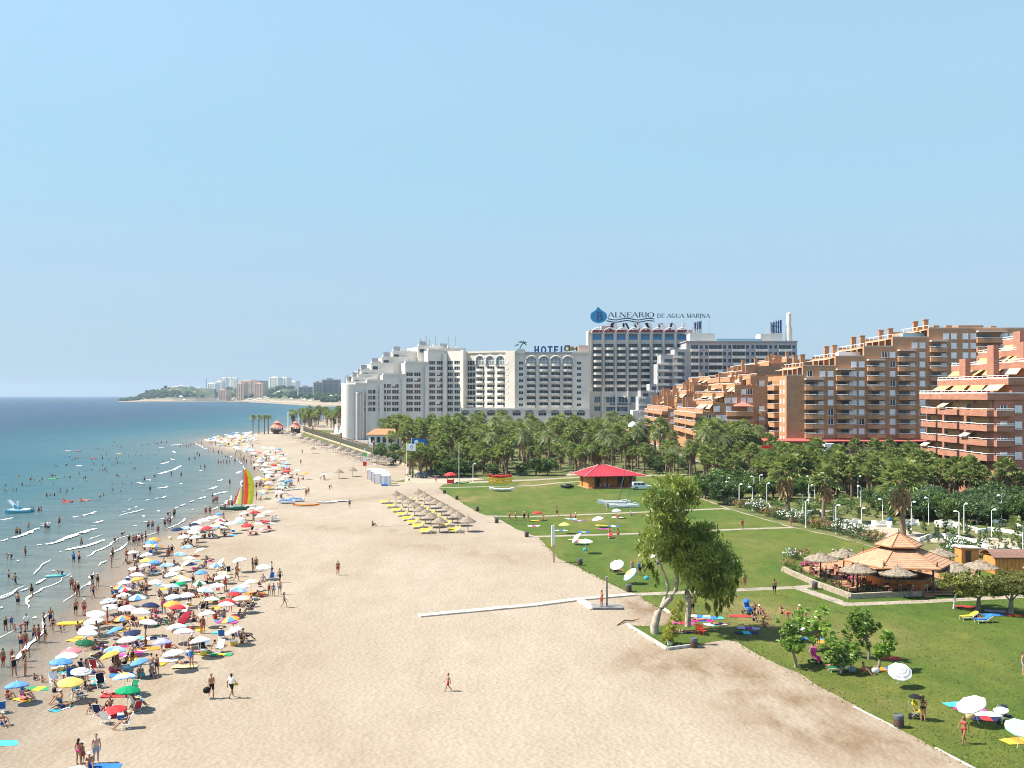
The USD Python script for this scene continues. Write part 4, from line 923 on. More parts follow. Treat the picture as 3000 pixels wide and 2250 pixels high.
# the second line below, white letters seen from behind among the roof arches
back=thing('rooftop_letters','row of slanting white letter backs half hidden behind the tower roof arches','sign')
for k,x in enumerate(range(380,1500,62)):
 m=MB();sl=-0.5 if k%3 else 0.35;h=S_.z(335,x)-S_.z(455,x);zb=S_.z(455,x);w_=1.0 if k%2 else 1.5
 standing(m,sg.Polygon([(0,0),(w_,0),(w_+sl*h,h),(sl*h,h)]),S_,S_.u(x)+2.5,-6,zb,0.5);part(back,'letter',m,white_paint if k%5 else MATS['navy_letters'])
hotel=thing('hotel_sign','tall blue HOTEL letters with yellow disc letters behind on the roof edge','sign')
ZH=(1500,980,8.508);T_=Facade(1540,487,1720,487,ZH)
BLOCK={'H':[(0,0,0,1),(1,0,1,1),(0,.5,1,.5)],'T':[(.5,0,.5,1),(0,1,1,1)],'E':[(0,0,0,1),(0,0,1,0),(0,1,1,1),(0,.5,.85,.5)],'L':[(0,0,0,1),(0,0,1,0)]}
for ch,x in zip('HOTEL',(555,715,890,1045,1210)):
 h=T_.z(290,x)-T_.z(485,x);w_={'H':118,'O':140,'T':118,'E':108,'L':95}[ch]/8.508/FPX*487;sw=.78
 if ch=='O':
  g=shapely.affinity.scale(sg.Point(w_/2,h/2).buffer(.5,12),w_,h).difference(shapely.affinity.scale(sg.Point(w_/2,h/2).buffer(.5,12),w_-2*sw,h-2*sw))
 else:
  g=shapely.union_all([sg.box(min(a_,c_)*(w_-sw),min(b_,d_)*(h-sw),max(a_,c_)*(w_-sw)+sw,max(b_,d_)*(h-sw)+sw)for a_,b_,c_,d_ in BLOCK[ch]])
 m=MB();standing(m,g,T_,T_.u(x),0.8,T_.z(485,x),0.4);part(hotel,'letter',m,dark_blue)
for k,x in enumerate((1370,1500,1640)):
 m=MB();g=sg.Point(0,0).buffer(1.2)if k else sg.Point(0,0).buffer(1.5).difference(sg.Point(0,0).buffer(.7));standing(m,g,T_,T_.u(x),-1,T_.z(350,x),.4);part(hotel,'yellow_disc',m,mat('olive_yellow',(0.40,0.31,0.05),0.5))
for k,(x,sh)in enumerate(((1315,[(0,0),(.45,0),(.45,2.4),(2.2,2.4),(2.2,0),(2.65,0),(2.65,2.9),(0,2.9)]),(1480,[(0,.8),(2.4,.8),(2.4,0),(2.9,0),(2.9,2),(2.4,2),(2.4,1.3),(0,1.3)]))):
 m=MB();standing(m,sg.Polygon(sh),T_,T_.u(x),-.4,T_.z(435,x)+.4,.35);part(hotel,'letter',m,MATS['navy_letters'])
m=MB()
for x in range(560,1300,90):
 m.tube([T_.p(T_.u(x),0.6,T_.z(500,x)),T_.p(T_.u(x),.6,T_.z(320,x))],.09,4)
part(hotel,'support_frame',m,steel)
palmsign=thing('palm_emblem','green metal palm emblem on the hotel roof left of the HOTEL letters','sign')
m=MB();m.tube([T_.p(T_.u(x),.5,T_.z(y,x))for x,y in((190,360),(215,310),(250,250),(280,215))],.3,6);part(palmsign,'trunk',m,mat('sign_green',(0.01,0.16,0.12),0.4))
for k,tip in enumerate(((145,195),(190,178),(300,150),(380,205),(375,280),(345,255),(60,290),(120,260))):
 base=(280,212)if k<6 else(170,268)
 P0,P1=np.array(base,float),np.array(tip,float);nn=np.array([-(P1-P0)[1],(P1-P0)[0]]);nn/=np.linalg.norm(nn);mid=(P0+P1)/2+np.array([0,-14])
 poly=[P0,mid+nn*11,P1,mid-nn*11];m=MB();standing(m,sg.Polygon([((p[0]-200)/8.508/FPX*487,-(p[1]-360)/8.508/FPX*487)for p in poly]).buffer(0.08),T_,T_.u(200),.6,T_.z(360,200),.25);part(palmsign,'frond',m,MATS['sign_green'])
 # ------------------------------------------------ the far headland and its town
ZF=(350,1050,3.16)
RIDGE=[(0,402),(60,396),(130,378),(220,338),(310,312),(420,296),(480,270),(600,262),(640,268),(660,255),(700,268),(800,280),(930,283),(1080,278),(1330,285),(1400,268),(1520,262),(1650,284),(1850,300),(2060,325),(2300,330),(2600,335)]
BASE=[(0,404),(130,404),(500,404),(700,402),(900,398),(1000,397),(1200,405),(1400,412),(1600,422),(1800,436),(2060,448),(2600,470)]
xs=np.linspace(0,2600,200);n_=16
V_=[]
for x in xs:
 pyr=ZF[1]+np.interp(x,*zip(*RIDGE))/ZF[2];pyb=ZF[1]+np.interp(x,*zip(*BASE))/ZF[2];px=ZF[0]+x/ZF[2]
 yb_=(CAM_Z-1.0)/((pyb-3.0-HORIZON)/FPX);yb_=min(yb_,4300)
 yr_=yb_+(420 if x<900 else 800)*min(1,x/200+.1)
 zr=CAM_Z+(HORIZON-pyr)/FPX*yr_
 for k in range(n_+1):
  f=k/n_;y=yb_+(yr_-yb_)*f*1.0
  z=1.0+(zr-1.0)*(f**0.75)if f<=1 else 0
  V_.append(((px-1500)/FPX*y,y,z))
 V_.append(((px-1500)/FPX*(yr_+900),yr_+900,-2))
V_=np.array(V_);k_=n_+2
q=V_*[0.012,0.012,0.02]
inner=np.tile(np.array([1.0 if 1<=k<n_ else 0 for k in range(k_)]),len(xs))
V_[:,2]+=inner*(meshkit.fbm(q,4,3)-.5)*np.minimum(9,V_[:,2]*.3)
fq=[(i*k_+j,(i+1)*k_+j,(i+1)*k_+j+1,i*k_+j+1)for i in range(len(xs)-1)for j in range(k_-1)]
hill=usdkit.mesh(stage,'/World/headland',(V_,np.array(fq)),usdkit.material(stage,'/World/Looks/headland',{'g':('geometry',{}),'n':('noise_texture',dict(scale=0.012,detail=6.0,roughness=0.65)),'n2':('noise_texture',dict(scale=0.06,detail=4.0)),'xyz':('separate_xyz',{}),'zr':('map_range',dict(from_min=3.0,from_max=15.0,clamp=True)),'r':('rgb_ramp',dict(ramp=[(0.4,(0.045,0.075,0.03)),(0.56,(0.075,0.095,0.045)),(0.66,(0.30,0.24,0.17))])),'r2':('rgb_ramp',dict(ramp=[(0.35,(0.6,0.65,0.6)),(0.65,(1.2,1.2,1.2))])),'m':('mix',dict(mix_type='multiply',fac=1.0)),'rock':('mix',dict(color1=(0.27,0.22,0.165))),'p':('principled_bsdf',dict(roughness=0.95,specular_ior_level=0.1))},[('g.position','n.vector'),('g.position','n2.vector'),('g.position','xyz.vector'),('xyz.z','zr.value'),('n.fac','r.fac'),('n2.fac','r2.fac'),('r.color','m.color1'),('r2.color','m.color2'),('zr.result','rock.fac'),('m.color','rock.color2'),('rock.color','p.base_color')],surface='p.BSDF'),smooth=True).GetPrim()
tag(hill,'low green headland with a rocky shore closing the bay','headland',kind='structure')
tower_white=mat('far_white',(0.80,0.75,0.66),0.8);tower_tan=mat('far_tan',(0.50,0.33,0.22),0.8);tower_grey=mat('far_grey',(0.36,0.30,0.26),0.8);band=mat('far_windows',(0.10,0.11,0.12),0.4)
FAR=[(815,885,232,285,4150,tower_white,'small white far apartment block at the mast on the headland crest'),(888,945,215,283,4200,tower_white,'cream far block with stepped top behind the headland crest'),(940,985,180,262,4500,tower_white,'leftmost of the four slim white far towers on the skyline'),(990,1030,180,262,4550,tower_white,'second from left of the four slim white far towers'),(1033,1055,182,262,4560,tower_white,'narrowest of the four slim white far towers'),(1058,1085,180,262,4520,tower_white,'rightmost of the four slim white far towers'),(1082,1150,232,362,3400,tower_tan,'tan far block left of the tallest tan block at the bay'),(1112,1275,208,340,3500,tower_tan,'broad grey tan far block with the highest roof at the bay'),(1248,1328,230,378,3250,tower_tan,'tan far block at the right end of the tan group'),(915,990,290,370,3600,tower_tan,'low tan far block at the foot of the headland'),(1388,1470,178,270,3700,tower_white,'tall white far slab on the ridge right of the tan group'),(1472,1550,180,278,3750,tower_white,'stepped cream far block joined to the tall white slab'),(1552,1630,210,280,3780,tower_white,'lower cream far block at the right of the stepped one'),(1648,1792,264,388,2600,tower_grey,'brown far block with a bright white end wall'),(1793,1880,222,366,2450,tower_grey,'left stepped half of the big brown far block'),(1870,2035,196,355,2480,tower_grey,'tall middle of the big brown far block by the white hotel'),(2030,2085,268,360,2500,tower_grey,'low right wing of the big brown far block')]
for x0,x1,yt,yb_,Y_,wm_,lb in FAR:
 b=thing('far_building',lb,'building',group='buildings on the far shore of the bay')
 sl=(x1-x0)/ZF[2]/FPX*Y_*(0.45 if wm_ is not tower_grey else 0.0);F=Facade(ZF[0]+x0/ZF[2],Y_+sl,ZF[0]+x1/ZF[2],Y_-sl,ZF)
 zt=F.z(yt,x0);zb=max(1.0,F.z(yb_+25,x0));m=MB();F.box(m,0,F.len,-F.len*.5,0,zb-20,zt)
 F.box(m,F.len*.3,F.len*.6,-F.len*.3,-2,zt+.01,zt+3.5);part(b,'wall',m,wm_)
 if wm_ is tower_grey:
  m=MB();F.box(m,-.5,F.len*.07,-F.len*.5,.8,zb-20,zt+.5);part(b,'end_wall',m,tower_white)
 nf=int((zt-zb)/4.2)
 for k in range(min(nf,14)):
  m=MB();z=zt-3.5-(zt-zb-3)/max(nf,1)*k
  for j in range(3):
   F.box(m,F.len*(.09+.31*j),F.len*(.34+.31*j),0.02,.5,z-.9,z+.9)
  part(b,'window_row',m,band)
 for k in range(4):
  m=MB();F.box(m,F.len*(.08+.3*k)-.6,F.len*(.08+.3*k)+.6,.05,1.8,zb,zt-1);part(b,'pier',m,wm_)
rh=random.Random(8)
def hill_y(x,y):
 """The distance at which the headland's slope shows at a point of the view."""
 i=int(np.clip(round(x/2600*199),0,199));col=V_[i*k_:i*k_+n_+1];rows_=HORIZON+(CAM_Z-col[:,2])/col[:,1]*FPX;t_=ZF[1]+y/ZF[2]
 return float(next((c[1]for c,r in zip(col,rows_)if r<=t_),col[-1,1]))
wm=MB()
for k in range(1500):
 i=rh.randrange(4,190);j=rh.randrange(3,n_+1);c=V_[i*k_+j]
 if meshkit.noise(np.array([[c[0]*.006,c[1]*.006,1.0]]))[0]<.38:
  continue
 r_=rh.uniform(4,9);wm.lathe((c[0]+rh.uniform(-20,20),c[1]+rh.uniform(-12,12),c[2]-2),[(r_*.6,0),(r_,r_*.7),(r_*.7,r_*1.2),(0.1,r_*1.5)],6,rh.random()*6)
single('headland_woodland',wm,mat('far_foliage',(0.035,0.06,0.028),0.95,0.1,vary=0.4,scale=0.03),'dark green woodland scattered over the far headland','woodland',kind='stuff')
HOUSES=[(330,305),(370,296),(425,292),(480,275),(520,268),(560,262),(600,268),(640,320),(690,318),(600,345),(640,340),(740,280),(960,270),(1000,262),(1440,330),(1470,315),(1500,345),(1400,360),(1560,330),(1620,372),(1700,390),(1600,350),(1830,360),(1850,385),(1930,352),(1960,365),(2000,350),(2040,362),(1980,388),(1900,395),(2060,390),(1760,400),(1660,395),(1340,365),(1380,388),(1250,390),(1110,388),(240,345),(320,372),(560,358),(590,388)]+[(int(x),int(y))for x,y in zip(np.random.default_rng(2).uniform(880,2080,46),np.random.default_rng(3).uniform(335,398,46))]
for k,(x,y)in enumerate(HOUSES):
 Y_=hill_y(x,y)-6;F=Facade(ZF[0]+(x-12)/ZF[2],Y_,ZF[0]+(x+rh.uniform(8,26))/ZF[2],Y_,ZF);zt=F.z(y-6,x)
 b=thing('far_house',None,'house',group='small houses on the far shore');h=rh.uniform(6,11);tan_=rh.random()<.6;PLACED.append((b,('white far house with white roof','white far house with tan roof')[tan_],'on the far shore',*F.a))
 m=MB();F.box(m,0,F.len,-12,0,zt-h-12,zt);part(b,'wall',m,tower_white)
 m=MB();m.add([F.p(-.5,.8,zt),F.p(F.len+.5,.8,zt),F.p(F.len+.5,-12.8,zt),F.p(-.5,-12.8,zt),F.p(F.len/2,-6,zt+3.2)],[(0,1,4),(1,2,4),(2,3,4),(3,0,4)]);part(b,'roof',m,tower_tan if tan_ else tower_white)
 m=MB();F.box(m,F.len*.2,F.len*.75,.05,.4,zt-4,zt-2);part(b,'window_row',m,band)
mast=thing('radio_mast','thin lattice mast on the crest of the headland','mast');F=Facade(ZF[0]+795/ZF[2],4100,ZF[0]+815/ZF[2],4100,ZF);m=MB();m.tube([F.p(F.u(803),0,F.z(285,803)),F.p(F.u(803),0,F.z(188,803))],[2.6,1.6],6);part(mast,'pole',m,steel)
# a grey mountain shoulder far behind the right edge
m=MB();gx,gy=np.meshgrid(np.linspace(480,1100,40),np.linspace(900,1500,24),indexing='ij');q=np.column_stack([gx.ravel(),gy.ravel(),0*gx.ravel()])
zz=106*np.exp(-((q[:,0]-760)/170)**2-((q[:,1]-1250)/170)**2)*(0.85+.3*meshkit.fbm(q*.012,4,2));zz=np.minimum(zz,109)
i,j=np.meshgrid(np.arange(39),np.arange(23),indexing='ij');a=(i*24+j).ravel()
tag(usdkit.mesh(stage,'/World/mountain',(np.column_stack([q[:,:2],zz]),np.stack([a,a+24,a+25,a+1],1)),mat('mountain_rock',(0.17,0.165,0.13),0.95,0.1,vary=0.3,scale=0.02),smooth=True).GetPrim(),'grey mountain shoulder far behind the brick blocks','mountain',kind='structure')
# ------------------------------------------------ vegetation
def leafmat(name,c,c2,trans=0.4,scale=0.5,rnd=0.25):
 return mat(name,c,0.45,0.5,vary=0.5,scale=scale,color2=c2,trans=trans,rnd=rnd)
frond_green=leafmat('fan_frond_green',(0.27,0.315,0.085),(0.12,0.17,0.045))
frond_date=leafmat('date_frond_green',(0.24,0.28,0.10),(0.12,0.165,0.055))
frond_dead=leafmat('dead_frond',(0.38,0.26,0.13),(0.22,0.145,0.07),trans=0.1)
bark_palm=mat('palm_bark',(0.21,0.155,0.11),0.95,0.1,vary=0.4,scale=2.5,bump=0.03)
bark_grey=mat('grey_bark',(0.26,0.22,0.175),0.95,0.1,vary=0.4,scale=2.0,bump=0.03)
bark_pale=mat('pale_bark',(0.47,0.40,0.32),0.9,0.15,vary=0.5,scale=1.6,bump=0.02,color2=(0.20,0.16,0.12))
def dirv(az,el):
 return np.array([math.cos(az)*math.cos(el),math.sin(az)*math.cos(el),math.sin(el)])
def fan_frond(mb,c,az,el,L,R_,rr,nb=8):
 """A fan leaf: stalk and a half circle of narrow blades whose tips droop."""
 d0=dirv(az,el);tip=c+d0*L+np.array([0,0,-0.10*L])
 side=np.cross(d0,[0,0,1.0]);side/=np.linalg.norm(side)+1e-9
 mb.add([c-side*.03,c+side*.03,tip+side*.02,tip-side*.02],[(0,1,2,3)])
 up=np.cross(side,d0)
 for k in range(nb):
  a=math.radians(-78+156*k/(nb-1))+rr.uniform(-.06,.06)
  dd=d0*math.cos(a)+side*math.sin(a)+up*(.18-.1*abs(a))
  r_=R_*(1-.16*abs(a))*rr.uniform(.85,1.1);wv=np.cross(dd,up);wv=wv/(np.linalg.norm(wv)+1e-9)*r_*.15
  mid=tip+dd*r_*.6;end=tip+dd*r_+np.array([0,0,-r_*rr.uniform(.18,.5)])
  mb.add([tip,mid+wv,end,mid-wv],[(0,1,2),(0,2,3)])
def date_frond(mb,c,az,el,L,rr,n=11):
 """An arching feather leaf with leaflets on both sides."""
 d0=dirv(az,el);h=np.array([math.cos(az),math.sin(az),0]);side=np.array([-math.sin(az),math.cos(az),0])
 P=[c+d0*L*t*(1-.12*t)+np.array([0,0,-1])*L*.55*t*t for t in np.linspace(0,1,n)]
 for i in range(n-1):
  mb.add([P[i]-side*.03,P[i]+side*.03,P[i+1]+side*.02,P[i+1]-side*.02],[(0,1,2,3)])
  f=i/(n-1)
  if f>.08:
   ll=L*.27*math.sin(math.pi*min(1,f*.8+.2))*rr.uniform(.85,1.1)
   for sg_ in(-1,1):
    t_=P[i]+side*sg_*ll*.85+(P[i+1]-P[i])*.9+np.array([0,0,-ll*.35+.05])
    mb.add([P[i],P[i]+(P[i+1]-P[i])*.55,t_],[(0,1,2)])
def fan_palm(seed,H_,nf,single_crown,skirt=1.0,spread=1.0):
 def make(p):
  rr=random.Random(seed)
  lean=(rr.uniform(-.3,.3),rr.uniform(-.3,.3))
  m=MB();m.tube([(lean[0]*t*t,lean[1]*t*t,H_*t-.1)for t in np.linspace(0,1,7)],[.34,.27,.25,.24,.23,.23,.26],9)
  part(p,'trunk',m,bark_palm,smooth=50)
  top=np.array([lean[0],lean[1],H_])
  crown=MB()
  for k in range(nf):
   el=math.radians(80-105*(k/nf)**.8)+rr.uniform(-.1,.1);az=k*2.399+rr.uniform(-.3,.3)
   m=crown if single_crown else MB()
   fan_frond(m,top+np.array([0,0,-.3+.5*(1-k/nf)]),az,el,rr.uniform(.75,1.1)*spread,rr.uniform(.85,1.15)*spread,rr,7 if single_crown else 9)
   if not single_crown:
    part(p,'frond',m,frond_green)
  if single_crown:
   part(p,'crown',crown,frond_green)
  m=MB()
  for k in range(int(26*skirt)):
   az=rr.uniform(0,6.283);zz=H_-rr.uniform(.2,1.6*skirt);c=np.array([lean[0],lean[1],zz])
   fan_frond(m,c,az,math.radians(rr.uniform(-78,-45)),rr.uniform(.35,.7)*spread,rr.uniform(.6,.9)*spread,rr,4)
  part(p,'dead_skirt',m,frond_dead)
 return make
def date_palm(seed,H_,nf,L,single_crown=False):
 def make(p):
  rr=random.Random(seed)
  m=MB();m.tube([(0,0,H_*t-.1)for t in np.linspace(0,1,6)],[.33,.27,.26,.26,.28,.38],9);part(p,'trunk',m,bark_palm,smooth=50)
  crown=MB()
  for k in range(nf):
   m=crown if single_crown else MB();el=math.radians(78-95*k/nf);date_frond(m,np.array([0,0,H_+.1]),k*2.399,el,L*rr.uniform(.85,1.1),rr)
   if not single_crown:
    part(p,'frond',m,frond_date)
  if single_crown:
   part(p,'crown',crown,frond_date)
 return make
def leaf_cloud(mb,centres,n,size,rr,nrng,droop=0.0,aspect=.45,shell=.55):
 """n leaf-sized faces spread through ellipsoids (centre, radii), thicker towards the outside, in clumps."""
 vol=np.array([c[1][0]*c[1][1]*c[1][2]for c in centres])**.75;vol=vol/vol.sum()
 for(c,rad),w in zip(centres,vol):
  k=max(8,int(n*w));nc=max(5,k//26)
  cl=nrng.normal(size=(nc,3));cl/=np.linalg.norm(cl,axis=1,keepdims=True);cl*=(shell+(1-shell)*nrng.random((nc,1)))**.6
  pts=cl[nrng.integers(0,nc,k)]+nrng.normal(size=(k,3))*.17
  pts=pts*rad+c
  d=nrng.normal(size=(k,3));d[:,2]=d[:,2]*(.6 if droop==0 else .3)-droop*1.6;d/=np.linalg.norm(d,axis=1,keepdims=True)
  s=np.cross(d,nrng.normal(size=(k,3)));s/=np.linalg.norm(s,axis=1,keepdims=True)+1e-9
  L=size*(.6+.8*nrng.random((k,1)))
  a=pts-d*L/2;b=pts+s*L*aspect/2;e=pts+d*L/2;f=pts-s*L*aspect/2
  V=np.stack([a,b,e,f],1).reshape(-1,3);i=np.arange(k)[:,None]*4
  mb.add(V,np.vstack([i+[0,1,2],i+[0,2,3]]))
def round_tree(seed,H_,Rr,n,size,lm,bark=None,stems=1,droop=0.0,base=.35,squash=.8):
 def make(p):
  rr=random.Random(seed);nr=np.random.default_rng(seed)
  cs=[]
  for k in range(7):
   a=k*2.4+rr.random();r_=Rr*(.55 if k else .2)*rr.uniform(.7,1.1)
   cs.append((np.array([r_*math.cos(a),r_*math.sin(a),H_*(base+(1-base)*.5)+rr.uniform(-.22,.28)*H_*(1-base)]),np.array([Rr*rr.uniform(.4,.58),Rr*rr.uniform(.4,.58),H_*(1-base)*.5*rr.uniform(.55,.8)*squash])))
  m=MB();leaf_cloud(m,cs,n,size,rr,nr,droop);part(p,'crown',m,lm)
  t=MB()
  for s_ in range(stems):
   o=np.array([rr.uniform(-.2,.2),rr.uniform(-.2,.2),0])*(stems>1)
   t.tube([o,o*1.5+[0,0,H_*base*.6],o*2+[rr.uniform(-.2,.2),rr.uniform(-.2,.2),H_*(base+.15)]],[.16*Rr**.5,.12*Rr**.5,.07],7)
   for c,rd in cs[s_::2]:
    t.tube([o*1.5+[0,0,H_*base*.7],c*[.5,.5,0]+[0,0,H_*(base+.12)],c],[.08,.06,.02],5)
  part(p,'trunk',t,bark or bark_grey,smooth=50)
 return make
def shrub(seed,H_,Rr,n,lm,flower=None,nf=0,size=.22):
 def make(p):
  rr=random.Random(seed);nr=np.random.default_rng(seed)
  cs=[(np.array([Rr*.5*math.cos(k*2.1),Rr*.5*math.sin(k*2.1),H_*(.42+.12*(k%3))]),np.array([Rr*.62,Rr*.62,H_*.42]))for k in range(4)]
  m=MB();leaf_cloud(m,cs,n,size,rr,nr,shell=.35);part(p,'foliage',m,lm)
  t=MB()
  for k in range(5):
   a=k*1.26;t.tube([(0,0,-.05),(Rr*.4*math.cos(a),Rr*.4*math.sin(a),H_*.55)],[.04,.015],4)
  part(p,'stem',t,bark_grey)
  if flower is not None:
   f=MB()
   for k in range(nf):
    c,rd=cs[k%4];d_=nr.normal(size=3);d_[2]=abs(d_[2])*.7;d_/=np.linalg.norm(d_);f.ball(c+d_*rd*1.05,rr.uniform(.06,.12),5)
   part(p,'flowers',f,flower)
 return make
def cone_bush(seed,H_,Rr,n,lm):
 def make(p):
  rr=random.Random(seed);nr=np.random.default_rng(seed)
  cs=[(np.array([0,0,H_*(.14+.19*k)]),np.array([Rr*(1-.18*k),Rr*(1-.18*k),H_*.16]))for k in range(5)]
  m=MB();leaf_cloud(m,cs,n,.2,rr,nr,shell=.5);part(p,'foliage',m,lm)
  t=MB();t.tube([(0,0,-.05),(0,0,H_*.6)],[.06,.02],5);part(p,'trunk',t,bark_grey)
 return make
pit_green=leafmat('dark_shrub_green',(0.115,0.18,0.038),(0.05,0.09,0.022))
mid_green=leafmat('mid_shrub_green',(0.13,0.195,0.04),(0.06,0.115,0.024))
blue_green=leafmat('blue_shrub_green',(0.115,0.175,0.06),(0.06,0.105,0.036))
olive_green=leafmat('olive_green',(0.22,0.22,0.045),(0.12,0.14,0.03))
bright_green=leafmat('bright_leaf_green',(0.24,0.36,0.055),(0.11,0.21,0.03),scale=1.2)
euc_green=leafmat('eucalyptus_green',(0.29,0.33,0.05),(0.10,0.17,0.028),scale=0.35)
golden_green=leafmat('golden_green',(0.36,0.33,0.03),(0.2,0.22,0.03))
agave_green=leafmat('agave_green',(0.14,0.18,0.07),(0.08,0.11,0.045))
fl_white=mat('white_flower',(0.80,0.80,0.76),0.7);fl_pink=mat('pink_flower',(0.55,0.16,0.18),0.7);fl_mag=mat('magenta_flower',(0.50,0.05,0.20),0.7)
PALMS={'near':[('fan_palm_a',fan_palm(1,6.0,28,False,1.3,1.3)),('fan_palm_b',fan_palm(2,7.0,30,False,1.0,1.25)),('fan_palm_c',fan_palm(3,5.0,27,False,.7,1.35))],'far':[('fan_palm_d',fan_palm(4,7.5,25,True,1.2,1.45)),('fan_palm_e',fan_palm(5,8.5,26,True,1.0,1.45)),('fan_palm_f',fan_palm(6,6.5,25,True,.8,1.5)),('fan_palm_g',fan_palm(7,7.5,23,True,1.8,1.35))]}
rv=random.Random(21)
PALMQ=[]
VEG=[]
def free(x,y,r):
 return all((x-a)**2+(y-b)**2>(r+c)**2 for a,b,c in VEG)
def put_palm(x,y,kind,label=None,zone=None,sc=None,key=None):
 if key is None:
  key,mk=rv.choice(PALMS[kind])
 else:
  key,mk=key
 name='date_palm' if 'date' in key else 'fan_palm'
 s_=sc or rv.uniform(.82,1.15)
 if label is None:
  VEG.append((x,y,1.3));PALMQ.append((y,x,key,mk,zone,rv.uniform(0,6.28),(s_*rv.uniform(.9,1.1),s_)));return None
 VEG.append((x,y,1.3))
 desc={'fan_palm_a':'fan palm with a long brown skirt','fan_palm_b':'tall fan palm with a brown skirt','fan_palm_c':'short fan palm with a full crown','fan_palm_d':'fan palm with brown skirt','fan_palm_e':'tall fan palm','fan_palm_f':'low full fan palm','fan_palm_g':'shaggy fan palm'}.get(key,'date palm with arching feather leaves')
 return place(key,name,mk,(x,y,LAND-.02),rv.uniform(0,6.28),sc=(s_*rv.uniform(.9,1.1),)*2+(s_,),label=label,cat='palm tree',group=None if label else zone and 'palms of the grove',desc=None if label else desc,zone=zone)
DATE=('date_palm_a',date_palm(1,7.0,34,3.4));DATE_S=('date_palm_b',date_palm(2,9.5,46,3.6,True))
for px,py,h,lb in((2308,1520,10.2,'tall fan palm with thick brown skirt standing left by the oleander hedge'),(2412,1530,8.9,'single fan palm with brown skirt beside the two tall lamps'),(2645,1570,10.5,'lone tall fan palm rising behind the bar roof'),(2263,1452,8.6,'shaggy fan palm close behind the first tall hedge palm')):
 p=at(px,py);put_palm(p[0],p[1],'near',lb,sc=h/7.0,key=('fan_palm_a',PALMS['near'][0][1]))
for px,py,h,lb in((2797,1441,8.6,'big date palm with arching leaves before the brick block'),(2864,1452,7.8,'date palm with bare trunk right of the big date palm')):
 p=at(px,py);put_palm(p[0],p[1],'near',lb,sc=h/8.0,key=DATE)
for k,(px,lb)in enumerate(((741,'leftmost of the four slim palms at the beach point'),(757,'second of the four slim palms at the beach point'),(772,'third of the four slim palms at the beach point'),(782,'rightmost of the four slim palms at the beach point'))):
 p=at(px,1271);put_palm(p[0],p[1]+k,'far',lb,sc=1.0,key=DATE_S)
 # groves: (polygon in the photograph's columns and rows on the ground, kind, spacing, number, words)
BLD=[sg.box(X0,Y0,X1,Y1)for X0,Y0,X1,Y1 in((84,300,220,345),(96,196,200,240),(55,320,180,470),(-85,468,190,560))]
def scatter(poly_px,n,spacing,seed,tries=6000,world=False):
 P=sg.Polygon(poly_px if world else gpoly(poly_px)).buffer(0);rr=random.Random(seed);x0,y0,x1,y1=P.bounds;out=[]
 for _ in range(tries):
  if len(out)>=n:
   break
  x,y=rr.uniform(x0,x1),rr.uniform(y0,y1)
  q=sg.Point(x,y)
  if P.contains(q)and free(x,y,spacing)and not any(b.contains(q)for b in BLD)and not lawn_poly.contains(q):
   out.append((x,y));VEG.append((x,y,spacing*.5))
 return out
GROVES=[([(1195,1402),(1640,1388),(1655,1372),(1500,1368),(1200,1380)],'near',1.5,46,'in the front palm row behind the lawn'),([(1185,1382),(1680,1372),(1900,1360),(2060,1352),(2000,1318),(1500,1310),(1190,1345)],'far',1.5,105,'in the middle of the hotel grove'),([(1190,1345),(1500,1310),(2000,1318),(1960,1290),(1500,1287),(1080,1290)],'far',1.9,105,'along the foot of the hotels'),([(2060,1395),(2300,1345),(2300,1330),(1980,1300),(2010,1330),(2060,1360)],'far',1.5,60,'below the low orange blocks'),([(2060,1420),(2480,1408),(3000,1420),(3050,1380),(2800,1362),(2600,1350),(2300,1345),(2070,1398)],'near',1.0,105,'below the long orange block'),([(2200,1440),(2420,1452),(2560,1468),(2800,1478),(3040,1490),(3100,1440),(2900,1425),(2560,1418),(2240,1425)],'near',1.0,110,'in front of the brick block'),([(1660,1394),(1900,1389),(2030,1400),(2062,1384),(1900,1366),(1670,1374)],'near',1.2,40,'right of the red roofed hut'),([(845,1262),(1000,1262),(1010,1235),(940,1226),(850,1235)],'far',1.8,44,'at the seaward end of the white block'),([(1035,1270),(1190,1280),(1190,1292),(1090,1290)],'far',2.0,26,'at the foot of the white block')]
for k,(poly,kind,sp,n,words)in enumerate(GROVES):
 for x,y in scatter(poly,n,sp,40+k):
  put_palm(x,y,kind,None,words,sc=(rv.uniform(.9,1.4)if y>300 else rv.uniform(.7,1.2))if k not in(4,5)else rv.uniform(.75,1.15),key=None if rv.random()>.1 or k in(4,5)else DATE_S)
PALMQ.sort(key=lambda q:q[0])
PDESC={'fan_palm_a':'long skirted fan palm','fan_palm_b':'tall skirted fan palm','fan_palm_c':'short full fan palm','fan_palm_d':'brown skirted fan palm','fan_palm_e':'tall fan palm','fan_palm_f':'low full fan palm','fan_palm_g':'shaggy fan palm'}
for y,x,key,mk,zn,rz,(sx,sz)in PALMQ[:285]:
 place(key,'date_palm' if 'date' in key else 'fan_palm',mk,(x,y,LAND-.02),rz,sc=(sx,sx,sz),cat='palm tree',group='palms of the groves',desc=PDESC.get(key,'feathery date palm'),zone=zn)
rest=PALMQ[285:]
